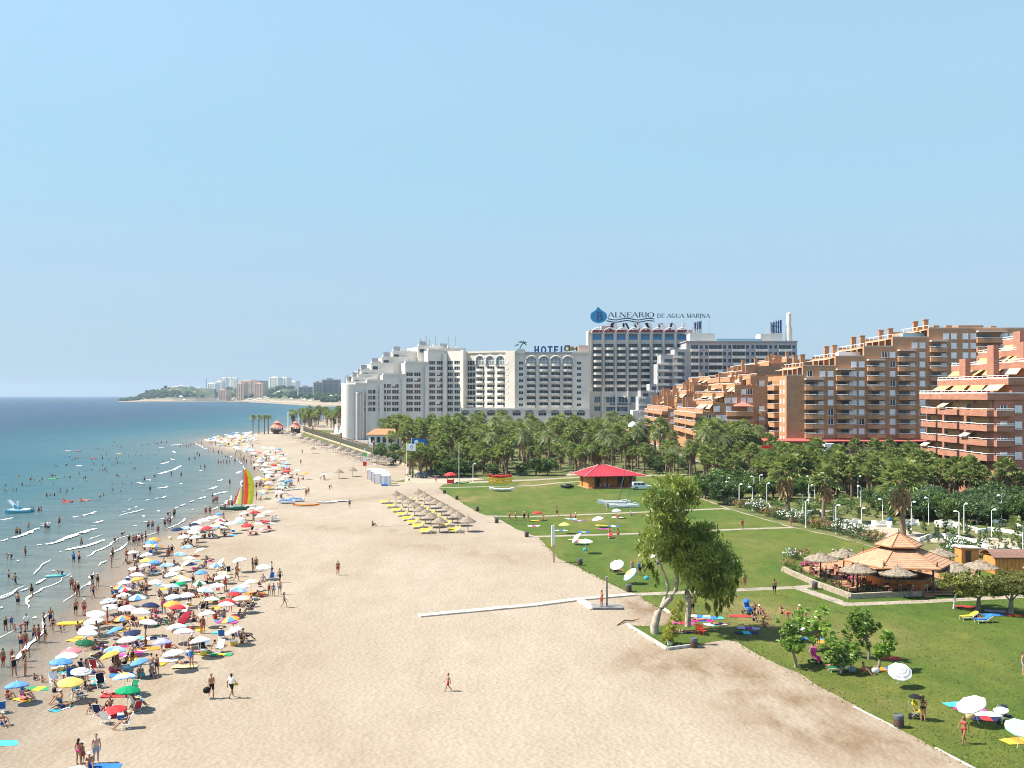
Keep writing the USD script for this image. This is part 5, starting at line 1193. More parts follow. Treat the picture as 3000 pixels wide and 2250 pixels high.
if rest:
 pi=UsdGeom.PointInstancer.Define(stage,'/World/distant_palms');tag(pi.GetPrim(),'distant palm crowns merging at the back of the groves','palm grove',kind='stuff')
 codes=sorted({q[2]for q in rest});rel=pi.CreatePrototypesRel()
 for c in codes:
  xf=UsdGeom.Xform.Define(stage,'/World/distant_palms/'+c);next(q[3]for q in rest if q[2]==c)(xf.GetPrim());rel.AddTarget(xf.GetPath())
 pi.CreateProtoIndicesAttr([codes.index(q[2])for q in rest]);pi.CreatePositionsAttr([Gf.Vec3f(q[1],q[0],LAND)for q in rest]);pi.CreateScalesAttr([Gf.Vec3f(q[6][0],q[6][0],q[6][1])for q in rest]);pi.CreateOrientationsAttr([Gf.Quath(math.cos(q[5]/2),0,0,math.sin(q[5]/2))for q in rest])
TREES={'dark':('dark_tree',round_tree(1,4.6,2.9,3400,.42,pit_green,base=.16),'dark bushy tree'),'mid':('mid_tree',round_tree(2,4.4,2.6,3200,.42,mid_green,base=.2),'round green tree'),'blue':('blue_tree',round_tree(3,4.0,3.0,3400,.40,blue_green,base=.14),'blue green tree')}
MASS=[([(2055,1458),(2140,1488),(2230,1470),(2240,1400),(2080,1395)],18,1.9,('mid','dark','mid'),'at the far corner of the lawn'),([(2240,1470),(2330,1480),(2420,1460),(2420,1420),(2260,1410)],12,2.0,('dark','mid'),'behind the two tall hedge palms'),([(2560,1500),(2700,1532),(2860,1538),(3000,1538),(3060,1500),(3000,1478),(2700,1466),(2560,1466)],52,1.3,('blue','blue','dark'),'in the shrubbery below the brick block'),([(1250,1402),(1640,1393),(1640,1385),(1250,1392)],10,2.0,('dark','mid'),'in the hedge behind the far lawn'),([(1080,1335),(1180,1372),(1300,1360),(1300,1310),(1100,1300)],18,3.0,('dark','mid'),'behind the arched fence'),([(1900,1392),(2010,1385),(2010,1370),(1900,1375)],6,2.2,('mid','blue'),'right of the red roofed hut'),([(1020,1262),(1120,1285),(1330,1272),(1330,1256),(1010,1250)],12,4,('dark','dark'),'at the foot of the white block'),([(1350,1340),(1900,1330),(1900,1310),(1350,1310)],12,3,('mid','dark'),'among the palms behind the hut')]
for k,(poly,n,sp,kinds,words)in enumerate(MASS):
 for x,y in scatter(poly,n,sp,70+k):
  key,mk,ds=TREES[rv.choice(kinds)]
  place(key,'bushy_tree',mk,(x,y,LAND-.05),rv.uniform(0,6.28),sc=rv.uniform(.75,1.25),cat='tree',group='bushy trees of the park',desc=ds,zone=words)
  # oleander hedge along the far side of the lawn
hedge=[(2062,1454),(2085,1462),(2105,1468),(2128,1476),(2150,1484),(2172,1490),(2196,1495),(2215,1503),(2236,1508),(2258,1516),(2282,1524),(2305,1527),(2326,1533),(2350,1538),(2372,1545),(2395,1550),(2420,1556),(2445,1562),(2470,1569),(2496,1576),(2520,1582),(2542,1588),(2566,1595),(2790,1620),(2815,1626),(2840,1632),(2770,1612)]
SHR={'w':('oleander_white',shrub(1,2.1,1.6,1100,blue_green,fl_white,48),'white flowering oleander'),'p':('oleander_pink',shrub(2,1.8,1.5,1000,olive_green,fl_pink,34),'reddish oleander bush'),'g':('oleander_plain',shrub(3,1.9,1.5,1100,blue_green),'plain green oleander')}
for k,(px,py)in enumerate(hedge):
 key,mk,ds=SHR['gpwwgpgwwpgwwwgppgwwwgpwww'[k%26]]
 p=at(px,py-3);place(key,'oleander_shrub',mk,tuple(p),rv.uniform(0,6.28),sc=rv.uniform(.85,1.25),cat='shrub',group='oleanders along the lawn',desc=ds,zone='in the hedge across the lawn')
 # small cypresses and low bushes of the park garden
CYP=('small_cypress',cone_bush(1,2.2,.5,420,mid_green));LOWB=('low_bush',shrub(5,.9,1.0,420,mid_green,size=.2));PALMETTO=('palmetto',fan_palm(9,.9,20,True,.1,.75))
for k,(x,y)in enumerate(scatter([(2690,1600),(2800,1640),(3000,1660),(3050,1580),(2960,1545),(2700,1545),(2500,1500),(2430,1515),(2440,1530),(2560,1535)],36,1.1,90)):
 place(CYP[0],'small_cypress',CYP[1],(x,y,LAND),rv.uniform(0,6),sc=rv.uniform(.8,1.35),cat='shrub',group='small cypresses in the park',desc='small pointed cypress',zone='in the garden behind the bar')
for k,(x,y)in enumerate(scatter([(2300,1520),(2400,1540),(2560,1520),(2800,1560),(3000,1580),(3000,1500),(2560,1480),(2330,1470)],34,1.2,91)):
 key,mk,nm,ds=((LOWB[0],LOWB[1],'low_bush','low green bush'),(PALMETTO[0],PALMETTO[1],'dwarf_palm','dwarf fan palm'))[k%3==0]
 place(key,nm,mk,(x,y,LAND),rv.uniform(0,6),sc=rv.uniform(.8,1.3),cat='shrub',group='low plants in the park',desc=ds,zone='along the paved park walk')
 # ------------------------------------------------ the leaning eucalyptus on the raised corner of the lawn
ep=at(1922,1856);EY=ep[1]
def ex(px,py,dy=0.0):
 return np.array([(px-1500)/FPX*EY-ep[0],dy,CAM_Z+(HORIZON-py)/FPX*EY-LAND])
euc=thing('eucalyptus_tree','tall leaning eucalyptus with drooping clumped foliage on the raised lawn corner','tree',(ep[0],ep[1],LAND))
t=MB();t.tube([ex(1919,1858),ex(1917,1835),ex(1927,1795),ex(1945,1772),ex(1968,1755,.4),ex(1982,1735,.6),ex(1988,1705,.8),ex(1985,1660,1)],[.42,.38,.33,.26,.22,.2,.18,.12],10)
t.tube([ex(1938,1782),ex(1950,1755,.4),ex(1962,1732,.6),ex(1955,1700,.8),ex(1930,1640,.5),ex(1920,1580,0)],[.22,.17,.15,.13,.1,.06],8);t.tube([ex(1985,1700,.8),ex(1975,1600,1),ex(1965,1500,.5),ex(1970,1430,0)],[.15,.14,.1,.04],7)
part(euc,'trunk',t,bark_pale,smooth=50)
t=MB();t.tube([ex(2021,1843,1),ex(2022,1800,1),ex(2027,1755,1.1),ex(2020,1740,1.2)],[.3,.26,.2,.16],9);t.tube([ex(2025,1770,1.05),ex(2010,1755,1),ex(2018,1735,1.2),ex(2040,1715,1.4),ex(2045,1670,1.5),ex(2070,1640,1)],[.18,.16,.16,.14,.11,.05],8)
for a,b,c in(((2030,1730),(2060,1700),(2110,1670)),((2030,1720),(2005,1670),(1995,1600)),((2040,1700),(2085,1720),(2120,1740))):
 t.tube([ex(*a,1.2),ex(*b,1),ex(*c,.6)],[.11,.07,.03],6)
part(euc,'trunk',t,bark_pale,smooth=50)
CL=[(1975,1425,62,40),(1935,1455,55,42),(2012,1452,48,42),(1962,1490,52,34),(1958,1535,66,44),(1915,1560,44,46),(1992,1575,72,48),(1893,1610,26,36),(2045,1612,66,58),(2095,1650,66,60),(2042,1672,66,46),(2128,1690,38,60),(2000,1640,46,40),(2085,1722,48,34),(2148,1672,20,48),(2060,1560,38,34),(1950,1610,40,36)]
cs=[(ex(x,y,rv.uniform(-1.6,1.6)),np.array([a/FPX*EY,(a+b)/2/FPX*EY*1.1,b/FPX*EY]))for x,y,a,b in CL]
for k in range(0,len(cs),6):
 m=MB();leaf_cloud(m,cs[k:k+6],7000,.44,rv,np.random.default_rng(5+k),droop=.8,aspect=.28,shell=.3);part(euc,'foliage',m,euc_green)
m=MB();leaf_cloud(m,[(ex(x,y,dy),np.array([.35,.35,.9]))for x,y,dy in((2135,1755,0),(2150,1725,.5),(2115,1770,.6),(2075,1765,0),(1905,1670,.3),(1890,1650,0),(1925,1705,.4),(2030,1740,0),(2160,1700,.2),(2100,1780,.2))],1500,.5,rv,np.random.default_rng(3),droop=1.2,aspect=.2,shell=.2);part(euc,'hanging_sprays',m,euc_green)
sp=at(1962,1888);sap=thing('golden_sapling','small yellow green feathery sapling leaning on a post under the eucalyptus','tree',tuple(sp));EYs=sp[1];f=lambda px,py:np.array([(px-1962)/FPX*EYs,0,(1888-py)/FPX*EYs])
t=MB();t.tube([f(1960,1890),f(1965,1850),f(1980,1815),f(1998,1770)],[.06,.05,.04,.02],6);part(sap,'trunk',t,bark_grey)
m=MB();leaf_cloud(m,[(f(x,y),np.array([a,a,b]))for x,y,a,b in((1962,1858,.75,.7),(1968,1828,.55,.6),(1983,1800,.6,.6),(1996,1775,.4,.6),(1958,1875,.5,.35))],1900,.26,rv,np.random.default_rng(8),droop=.2,aspect=.3,shell=.3);part(sap,'foliage',m,golden_green)
m=MB();m.lathe((0,0,0),[(.25,0),(.28,.5),(.02,.52)],8);part(sap,'pot',m,white_paint)
# five small trees on the near lawn
SM=[(2331,1955,2319,1882,1.25,1.6,'small gnarled tree nearest the sand edge, left of the lawn tree group'),(2374,1910,2390,1826,1.35,1.45,'small leafy tree behind the pink pushchair'),(2461,1973,2461,1904,1.5,1.05,'small spreading tree beside the person on a recliner'),(2545,1932,2536,1842,1.35,1.8,'tallest small tree, with a long branch to the left'),(2567,1966,2588,1888,.85,1.2,'thin small tree beside the tilted white parasol')]
for k,(bx,by,tx,ty,r_,hz_,lb)in enumerate(SM):
 b=at(bx,by);Yb=b[1];o=lambda px,py:np.array([(px-bx)/FPX*Yb,0,(by-py)/FPX*Yb])
 tr=thing('small_tree',lb,'tree',tuple(b),group='small trees on the near lawn');rr=random.Random(k);c0=o(tx,ty);nr=np.random.default_rng(30+k)
 cs=[(c0+np.array([rr.uniform(-.75,.75)*r_,rr.uniform(-.7,.7)*r_,rr.uniform(-.75,.75)*hz_]),np.array([r_*.5,r_*.5,hz_*.38]))for _ in range(10)]
 if k==3:
  cs+=[(o(2495,1815),np.array([.5,.5,.35])),(o(2510,1830),np.array([.45,.4,.4]))]
 m=MB();leaf_cloud(m,cs,1700,.30,rr,nr,droop=.15,aspect=.55,shell=.35);part(tr,'crown',m,bright_green)
 t=MB();t.tube([o(bx,by)-[0,0,.05],o(bx,by)*.3+c0*.25+[0.1,0,0],c0*.55],[.15,.12,.09],8)
 for c,_ in cs:
  t.tube([c0*.5,(c0*.7+c*.3)*[1,1,.92],c],[.07,.05,.015],5)
 part(tr,'trunk',t,bark_grey,smooth=50)
 # the umbrella pines at the right
for k,(bx,by,H_,R_,sq,lb)in enumerate(((2867,1788,3.6,2.7,.7,'spreading olive green pine over the sunbathers at the right'),(2962,1800,4.4,3.3,.75,'larger dark olive pine at the right edge of the lawn'),(3060,1800,4.6,3.4,.75,'pine cut off by the right edge'))):
 b=at(bx,by);place('pine%d'%k,'pine_tree',round_tree(60+k,H_,R_,5200,.3,olive_green,base=.42,squash=.8),tuple(b),.4*k,label=lb,cat='tree')
b=at(2794,1784);Yb=b[1];tr=thing('pale_trunk_tree','tree with a slender white trunk leaning right beside the bar path','tree',tuple(b));o=lambda px,py:np.array([(px-2794)/FPX*Yb,0,(1784-py)/FPX*Yb])
t=MB();t.tube([o(2794,1785),o(2797,1755),o(2806,1722),o(2820,1690)],[.11,.1,.09,.05],8);t.tube([o(2806,1722),o(2788,1700),o(2775,1690)],[.06,.04,.02],5);part(tr,'trunk',t,mat('white_bark',(0.62,0.56,0.48),.9,vary=.2,scale=3.0),smooth=50)
m=MB();leaf_cloud(m,[(o(2772,1702),np.array([1.1,1,.75])),(o(2800,1690),np.array([1.2,1,.6])),(o(2830,1690),np.array([1.0,1,.6]))],1900,.26,rv,np.random.default_rng(4),shell=.3);part(tr,'crown',m,olive_green)
# ------------------------------------------------ people: one continuous body each, clothes and hair as parts
def sph(c,r,n=8):
 return m3.Manifold.sphere(r,n).translate([float(v)for v in c])
def chain(pts,n=8):
 """Tapered limb through (point, radius) pairs."""
 return[m3.Manifold.batch_hull([sph(a[0],a[1],n),sph(b[0],b[1],n)])for a,b in zip(pts[:-1],pts[1:])]
def union(parts_):
 return m3.Manifold.batch_boolean(parts_,m3.OpType.Add)
def hand(w,e,side):
 """A relaxed hand at wrist w, prolonging the forearm from elbow e: palm, four bent fingers, thumb."""
 w,e=np.array(w,float),np.array(e,float);d=w-e;d/=np.linalg.norm(d)
 s=np.cross(d,[side*1.0,0,0.05]);s/=np.linalg.norm(s)+1e-9
 nrm=np.cross(d,s)
 palm=m3.Manifold.batch_hull([sph(w+s*k*.022,.017,6)for k in(-1,1)]+[sph(w+d*.085+s*k*.032,.015,6)for k in(-1,1)])
 out=[palm]
 for k,L in zip((-.033,-.011,.011,.033),(.062,.078,.072,.056)):
  b=w+d*.085+s*k;mid=b+d*L*.55+nrm*.008*side;tip=mid+d*L*.4+nrm*.026*side
  out+=chain([(b,.0105),(mid,.0095),(tip,.008)],5)
 b=w+d*.03+s*.03;out+=chain([(b,.012),(b+d*.03+s*.03,.011),(b+d*.058+s*.036,.009)],5)
 return out
STAND=dict(pel=(0,0,.93),chest=(0,.01,1.27),neck=(0,.02,1.46),head=(0,-.01,1.61),hL=(.095,0,.90),kL=(.105,-.01,.50),aL=(.11,.03,.09),tL=(.12,-.13,.03),hR=(-.095,0,.90),kR=(-.105,-.01,.50),aR=(-.11,.03,.09),tR=(-.12,-.13,.03),sL=(.175,.02,1.41),eL=(.235,.04,1.12),wL=(.24,-.05,.87),sR=(-.175,.02,1.41),eR=(-.235,.04,1.12),wR=(-.24,-.05,.87))
def pose(**kw):
 d_=dict(STAND);d_.update(kw);return d_
POSES={'stand':pose(kR=(-.12,-.05,.50),aR=(-.16,.0,.09),tR=(-.2,-.15,.03)),'hips':pose(eL=(.36,.09,1.18),wL=(.2,-.03,1.02),kL=(.14,-.05,.5),aL=(.19,0,.09),tL=(.22,-.15,.03)),'walk':pose(kL=(.1,-.2,.52),aL=(.1,-.27,.1),tL=(.1,-.43,.06),kR=(-.1,.06,.49),aR=(-.1,.34,.16),tR=(-.1,.24,.04),eL=(.24,.16,1.14),wL=(.23,.17,.88),eR=(-.24,-.12,1.15),wR=(-.22,-.3,.96)),'bend':pose(pel=(0,.1,.86),chest=(0,-.2,1.02),neck=(0,-.38,1.06),head=(0,-.5,.99),hL=(.095,.1,.84),hR=(-.095,.1,.84),kL=(.11,-.02,.46),kR=(-.11,-.02,.46),sL=(.17,-.33,1.02),sR=(-.17,-.33,1.02),eL=(.2,-.4,.74),wL=(.16,-.46,.48),eR=(-.2,-.4,.74),wR=(-.16,-.46,.48)),'armup':pose(eL=(.36,-.05,1.5),wL=(.16,-.08,1.70),eR=(-.24,-.05,1.14),wR=(-.2,-.26,1.02)),'sit':pose(pel=(0,0,.12),chest=(0,.08,.45),neck=(0,.07,.63),head=(0,.03,.78),hL=(.1,0,.11),hR=(-.1,0,.11),kL=(.15,-.36,.45),kR=(-.15,-.36,.45),aL=(.13,-.68,.09),aR=(-.13,-.68,.09),tL=(.14,-.84,.04),tR=(-.14,-.84,.04),sL=(.175,.08,.58),sR=(-.175,.08,.58),eL=(.27,-.12,.42),wL=(.16,-.33,.47),eR=(-.27,-.12,.42),wR=(-.16,-.33,.47)),'recline':pose(pel=(0,0,.12),chest=(0,.22,.38),neck=(0,.30,.53),head=(0,.30,.69),hL=(.1,0,.11),hR=(-.1,0,.11),kL=(.12,-.42,.30),kR=(-.11,-.44,.13),aL=(.12,-.78,.08),aR=(-.12,-.85,.08),tL=(.13,-.92,.13),tR=(-.13,-.95,.17),sL=(.17,.28,.49),sR=(-.17,.28,.49),eL=(.28,.40,.28),wL=(.27,.44,.06),eR=(-.28,.40,.28),wR=(-.27,.44,.06)),'chair':pose(pel=(0,0,.36),chest=(0,.16,.67),neck=(0,.24,.84),head=(0,.22,1.0),hL=(.1,0,.35),hR=(-.1,0,.35),kL=(.13,-.44,.42),kR=(-.13,-.44,.40),aL=(.13,-.68,.09),aR=(-.13,-.74,.09),tL=(.14,-.84,.04),tR=(-.14,-.9,.05),sL=(.175,.22,.80),sR=(-.175,.22,.80),eL=(.3,.08,.58),wL=(.27,-.17,.56),eR=(-.3,.08,.58),wR=(-.27,-.17,.56)),}
def lie_pose():
 out={}
 for k,(x,y,z)in STAND.items():
  out[k]=(x*1.15,z-.9,.13+y*.55+(.02 if k in('head',)else 0))
 out['tL'],out['tR']=(.15,-.96,.06),(-.15,-.96,.06);out['eL'],out['wL']=(.36,.35,.08),(.34,.62,.06);out['kR']=(-.16,-.42,.24)
 return out
POSES['lie']=lie_pose()
SKINS=[mat('skin_tan',(0.36,0.185,0.105),0.55,0.35,rnd=.12),mat('skin_brown',(0.25,0.12,0.065),0.5,0.35,rnd=.12),mat('skin_fair',(0.50,0.29,0.19),0.55,0.35,rnd=.1)]
HAIR=[mat('hair_dark',(0.025,0.016,0.012),0.5),mat('hair_brown',(0.075,0.04,0.02),0.5),mat('hair_blond',(0.30,0.19,0.075),0.5)]
CLOTH={k:mat('cloth_'+k,c,0.85,0.15,rnd=.1)for k,c in dict(navy=(0.015,0.025,0.075),red=(0.34,0.035,0.035),black=(0.014,0.014,0.016),white=(0.74,0.73,0.70),blue=(0.03,0.14,0.42),pink=(0.60,0.05,0.24),grey=(0.24,0.27,0.30),green=(0.03,0.22,0.10),yellow=(0.62,0.44,0.04),aqua=(0.06,0.40,0.50),orange=(0.62,0.20,0.03),straw=(0.52,0.38,0.20),lilac=(0.38,0.32,0.5),purple=(.2,.05,.22)).items()}
eye_dark=mat('eye_dark',(0.02,0.015,0.012),0.3)
GEO={}
def body_geo(ps,sex):
 k=(ps,sex)
 if k in GEO:
  return GEO[k]
 J={a:np.array(b,float)for a,b in POSES[ps].items()}
 w=1.0 if sex=='m' else .9
 hipw=1.0 if sex=='m' else 1.12
 for s_ in('L','R'):
  mid=(J['sL']+J['sR'])/2;J['s'+s_]=mid+(J['s'+s_]-mid)*w
 P=[]
 up=J['neck']-J['pel'];up/=np.linalg.norm(up)
 lat=J['sL']-J['sR'];lat/=np.linalg.norm(lat)
 waist=J['pel']*.55+J['chest']*.45
 ch=[sph(J['chest']+lat*k*.085*w,.098*w)for k in(-1,1)]+[sph((J['sL']+J['sR'])/2-up*.06+lat*k*.105*w,.068)for k in(-1,1)]
 P.append(m3.Manifold.batch_hull(ch));P.append(m3.Manifold.batch_hull([sph(J['chest']+lat*k*.07*w,.09*w)for k in(-1,1)]+[sph(waist+lat*k*.055*w,.092*(1 if sex=='m' else .9))for k in(-1,1)]))
 P.append(m3.Manifold.batch_hull([sph(waist+lat*k*.055,.09*(1 if sex=='m' else .9))for k in(-1,1)]+[sph(J['pel']+lat*k*.075*hipw,.10)for k in(-1,1)]))
 P+=chain([((J['sL']+J['sR'])/2-up*.02,.06),(J['neck'],.052),(J['head']-up*.04,.055)])
 hd=J['head'];f=np.cross(lat,up);f=f/np.linalg.norm(f);f=f if f[1]<0 or ps=='lie' else-f
 P.append(m3.Manifold.batch_hull([sph(hd+up*.035+f*-.018,.086,12),sph(hd-up*.055+f*.035,.056,10),sph(hd+up*.02+f*.022,.074,10)]))
 P.append(m3.Manifold.batch_hull([sph(hd+f*.09+up*.02,.008,5),sph(hd+f*.112-up*.022,.013,5),sph(hd+f*.085-up*.03,.012,5)]))
 for k in(-1,1):
  P.append(m3.Manifold.batch_hull([sph(hd+lat*k*.083+up*.02-f*.01,.012,5),sph(hd+lat*k*.08-up*.025,.009,5)]))
 for s_,sd in(('L',1),('R',-1)):
  P+=chain([(J['s'+s_],.056*w),(J['e'+s_],.041*w),(J['w'+s_],.027)]);P+=hand(J['w'+s_],J['e'+s_],sd)
  P+=chain([(J['h'+s_],.09*hipw),(J['k'+s_],.058),(J['a'+s_]+(J['k'+s_]-J['a'+s_])*.65,.057),(J['a'+s_],.038)])
  P+=chain([(J['a'+s_]-np.array([0,0,.04])*(ps!='lie'),.036),(J['t'+s_],.026)],6)
 b=union(P)
 GEO[k]=(b,J,up,lat,f,w,hipw,waist)
 return GEO[k]
def person(ps,sex,skin,hair,bottom=None,top=None,suit=None,hat=None,longhair=False):
 """bottom: shorts colour, top: shirt colour, suit: swimsuit (one piece) or (bikini) colour, hat: (kind, colour)."""
 def make(p):
  b,J,up,lat,f,w,hipw,waist=body_geo(ps,sex)
  part(p,'body',MB().tm(b),SKINS[skin],smooth=70)
  hd=J['head']
  h=[sph(hd+up*.05-f*.025,.092,10),sph(hd+up*.01-f*.05,.082,8)]
  hm=m3.Manifold.batch_hull(h)
  if longhair:
   hm=union([hm,m3.Manifold.batch_hull([sph(hd-f*.06,.07,8),sph(J['neck']-f*.09-up*.07,.055,8)])])
  part(p,'hair',MB().tm(hm),HAIR[hair],smooth=70)
  e=MB()
  for k in(-1,1):
   e.ball(hd+f*.083+lat*k*.032+up*.012,.011,6)
  e.obox(hd+f*.088-up*.058,(.045,.02,.009),math.atan2(lat[1],lat[0]));part(p,'face_features',e,eye_dark)
  if bottom:
   q=[m3.Manifold.batch_hull([sph(waist*.35+J['pel']*.65+lat*k*.07*hipw,.107)for k in(-1,1)]+[sph(J['pel']+lat*k*.078*hipw,.112)for k in(-1,1)])]
   for s_ in('L','R'):
    q.append(m3.Manifold.batch_hull([sph(J['h'+s_],.103*hipw),sph(J['h'+s_]*.36+J['k'+s_]*.64,.083)]))
   part(p,'shorts',MB().tm(union(q)),CLOTH[bottom],smooth=70)
  if top:
   q=[m3.Manifold.batch_hull([sph(J['chest']+lat*k*.085*w,.112*w)for k in(-1,1)]+[sph((J['sL']+J['sR'])/2-up*.055+lat*k*.105*w,.078)for k in(-1,1)]),m3.Manifold.batch_hull([sph(J['chest']+lat*k*.08*w,.108*w)for k in(-1,1)]+[sph(waist*.6+J['pel']*.4+lat*k*.065,.112)for k in(-1,1)])]
   for s_ in('L','R'):
    q.append(m3.Manifold.batch_hull([sph(J['s'+s_],.07*w),sph(J['s'+s_]*.4+J['e'+s_]*.6,.062*w)]))
   part(p,'shirt',MB().tm(union(q)),CLOTH[top],smooth=70)
  if suit:
   col,two=suit
   q=[m3.Manifold.batch_hull([sph(J['pel']+lat*k*.078*hipw,.109)for k in(-1,1)]+[sph(J['pel']+up*.06+lat*k*.06*hipw,.10)for k in(-1,1)])]
   if two:
    part(p,'bikini_bottom',MB().tm(q[0]),CLOTH[col],smooth=70)
    part(p,'bikini_top',MB().tm(m3.Manifold.batch_hull([sph(J['chest']+up*.02+lat*k*.085*w+f*.02,.098*w)for k in(-1,1)]+[sph(J['chest']-up*.0+lat*k*.09*w,.102*w)for k in(-1,1)])),CLOTH[col],smooth=70)
   else:
    q.append(m3.Manifold.batch_hull([sph(waist+lat*k*.058,.094)for k in(-1,1)]+[sph(J['pel']+lat*k*.07*hipw,.105)for k in(-1,1)]))
    q.append(m3.Manifold.batch_hull([sph(waist+lat*k*.058,.094)for k in(-1,1)]+[sph(J['chest']+up*.04+lat*k*.08*w+f*.008,.104*w)for k in(-1,1)]))
    part(p,'swimsuit',MB().tm(union(q)),CLOTH[col],smooth=70)
  if hat:
   kind,col=hat;c=hd+up*.075;m=MB()
   if kind=='brim':
    m.lathe((0,0,0),[(.19,-.012),(.2,0),(.1,.012),(.095,.07),(.06,.1),(.001,.105)],12)
   else:
    m.lathe((0,0,0),[(.1,-.02),(.1,.03),(.075,.075),(.001,.095)],12);m.obox((f[0]*.12,f[1]*.12,-.01),(.14,.12,.012),math.atan2(f[1],f[0]))
   V_,F_=m.arr();ry=math.atan2(math.hypot(up[0],up[1]),up[2])if ps!='lie' else 0
   m2=MB().add(V_+c,F_);part(p,'hat',m2,CLOTH[col],smooth=50)
 return make
PPL={}
def kind_of_person(code,desc,*a,**k):
 PPL[code]=(desc,person(*a,**k))
for c_,t_ in(('navy','navy'),('red','red'),('grey','grey'),('black','black')):
 kind_of_person('sm_'+c_,f'person standing in {t_} trunks','stand','m',{'navy':0,'red':1,'grey':2,'black':1}[c_],0,bottom=c_)
 kind_of_person('wm_'+c_,f'person walking in {t_} trunks','walk','m',{'navy':1,'red':0,'grey':0,'black':0}[c_],0,bottom=c_)
for c_ in('black','red','blue','pink'):
 kind_of_person('sw_'+c_,f'person standing in {c_} swimsuit','hips','w',{'black':0,'red':1,'blue':2,'pink':0}[c_],{'black':0,'red':1,'blue':2,'pink':0}[c_],suit=(c_,False),longhair=True)
 kind_of_person('sb_'+c_,f'person standing in {c_} bikini','stand','w',{'black':1,'red':0,'blue':0,'pink':0}[c_],{'black':0,'red':0,'blue':1,'pink':0}[c_],suit=(c_,True),longhair=True)
 kind_of_person('ww_'+c_,f'person walking in {c_} bikini','walk','w',{'black':0,'red':1,'blue':0,'pink':2}[c_],1,suit=(c_,True),longhair=True)
kind_of_person('shirt','person walking in white shirt','walk','m',1,0,bottom='black',top='white')
kind_of_person('shirt_s','person standing in white shirt','stand','m',0,0,bottom='navy',top='white')
kind_of_person('shirt_b','person standing in blue shirt','stand','m',1,0,bottom='navy',top='blue')
kind_of_person('hat','person standing in straw hat','hips','w',0,1,suit=('black',False),hat=('brim','straw'))
kind_of_person('cap','person standing in white cap','stand','m',0,0,bottom='red',hat=('cap','white'))
kind_of_person('bend_m','person bending forward, dark trunks','bend','m',0,0,bottom='navy')
kind_of_person('bend_w','person bending forward, red swimsuit','bend','w',0,1,suit=('red',False))
kind_of_person('armup','person with raised arm, black bikini','armup','w',0,0,suit=('black',True),longhair=True)
for code,ps,sx,sk,hr,kw,ds in(('si1','sit','m',1,0,dict(bottom='navy'),'person sitting in navy trunks'),('si2','sit','w',0,1,dict(suit=('black',True),longhair=True),'person sitting in black bikini'),('si3','sit','w',0,0,dict(suit=('red',False)),'person sitting in red swimsuit'),('si4','sit','m',0,0,dict(bottom='blue',hat=('cap','white')),'person sitting in white cap'),('re1','recline','m',0,0,dict(bottom='red'),'person leaning back, red trunks'),('re2','recline','w',1,0,dict(suit=('blue',True),longhair=True),'person leaning back, blue bikini'),('ch1','chair','m',1,0,dict(bottom='black'),'person seated in black trunks'),('ch2','chair','w',0,1,dict(suit=('blue',False)),'person seated in blue swimsuit'),('ch3','chair','w',0,0,dict(suit=('black',False),hat=('brim','straw')),'person seated in straw hat'),('li1','lie','m',1,0,dict(bottom='navy'),'person lying in navy trunks'),('li2','lie','w',0,1,dict(suit=('pink',True),longhair=True),'person lying in pink bikini'),('li3','lie','w',0,0,dict(suit=('black',True),longhair=True),'person lying in black bikini')):
 kind_of_person(code,ds,ps,sx,sk,hr,**kw)
STANDERS=['sm_navy','sm_navy','sm_grey','sm_black','sw_black','sw_red','sw_blue','sb_black','sb_red','sb_blue','wm_navy','sm_black','wm_black','ww_black','ww_blue','hat','cap','shirt_s']
SITTERS=['si1','si2','si3','si4','re1','re2'];CHAIRS=['ch1','ch2','ch3'];LIERS=['li1','li2','li3']
FARPEOPLE=[]
FAR_LIMIT=196.0
def put_person(code,loc,rz=0.0,zone=None,label=None,sc=1.0,key=None,maker=None,ry=0.0):
 ds,mk=PPL[code]if maker is None else(None,maker)
 if label is None and loc[1]>FAR_LIMIT:
  FARPEOPLE.append((code,loc,rz));return None
 return place('person_'+(key or code),'person',mk,loc,rz,ry=ry,sc=sc,label=label,cat='person',group=None if label else 'people on the beach',desc=None if label else ds,zone=zone)
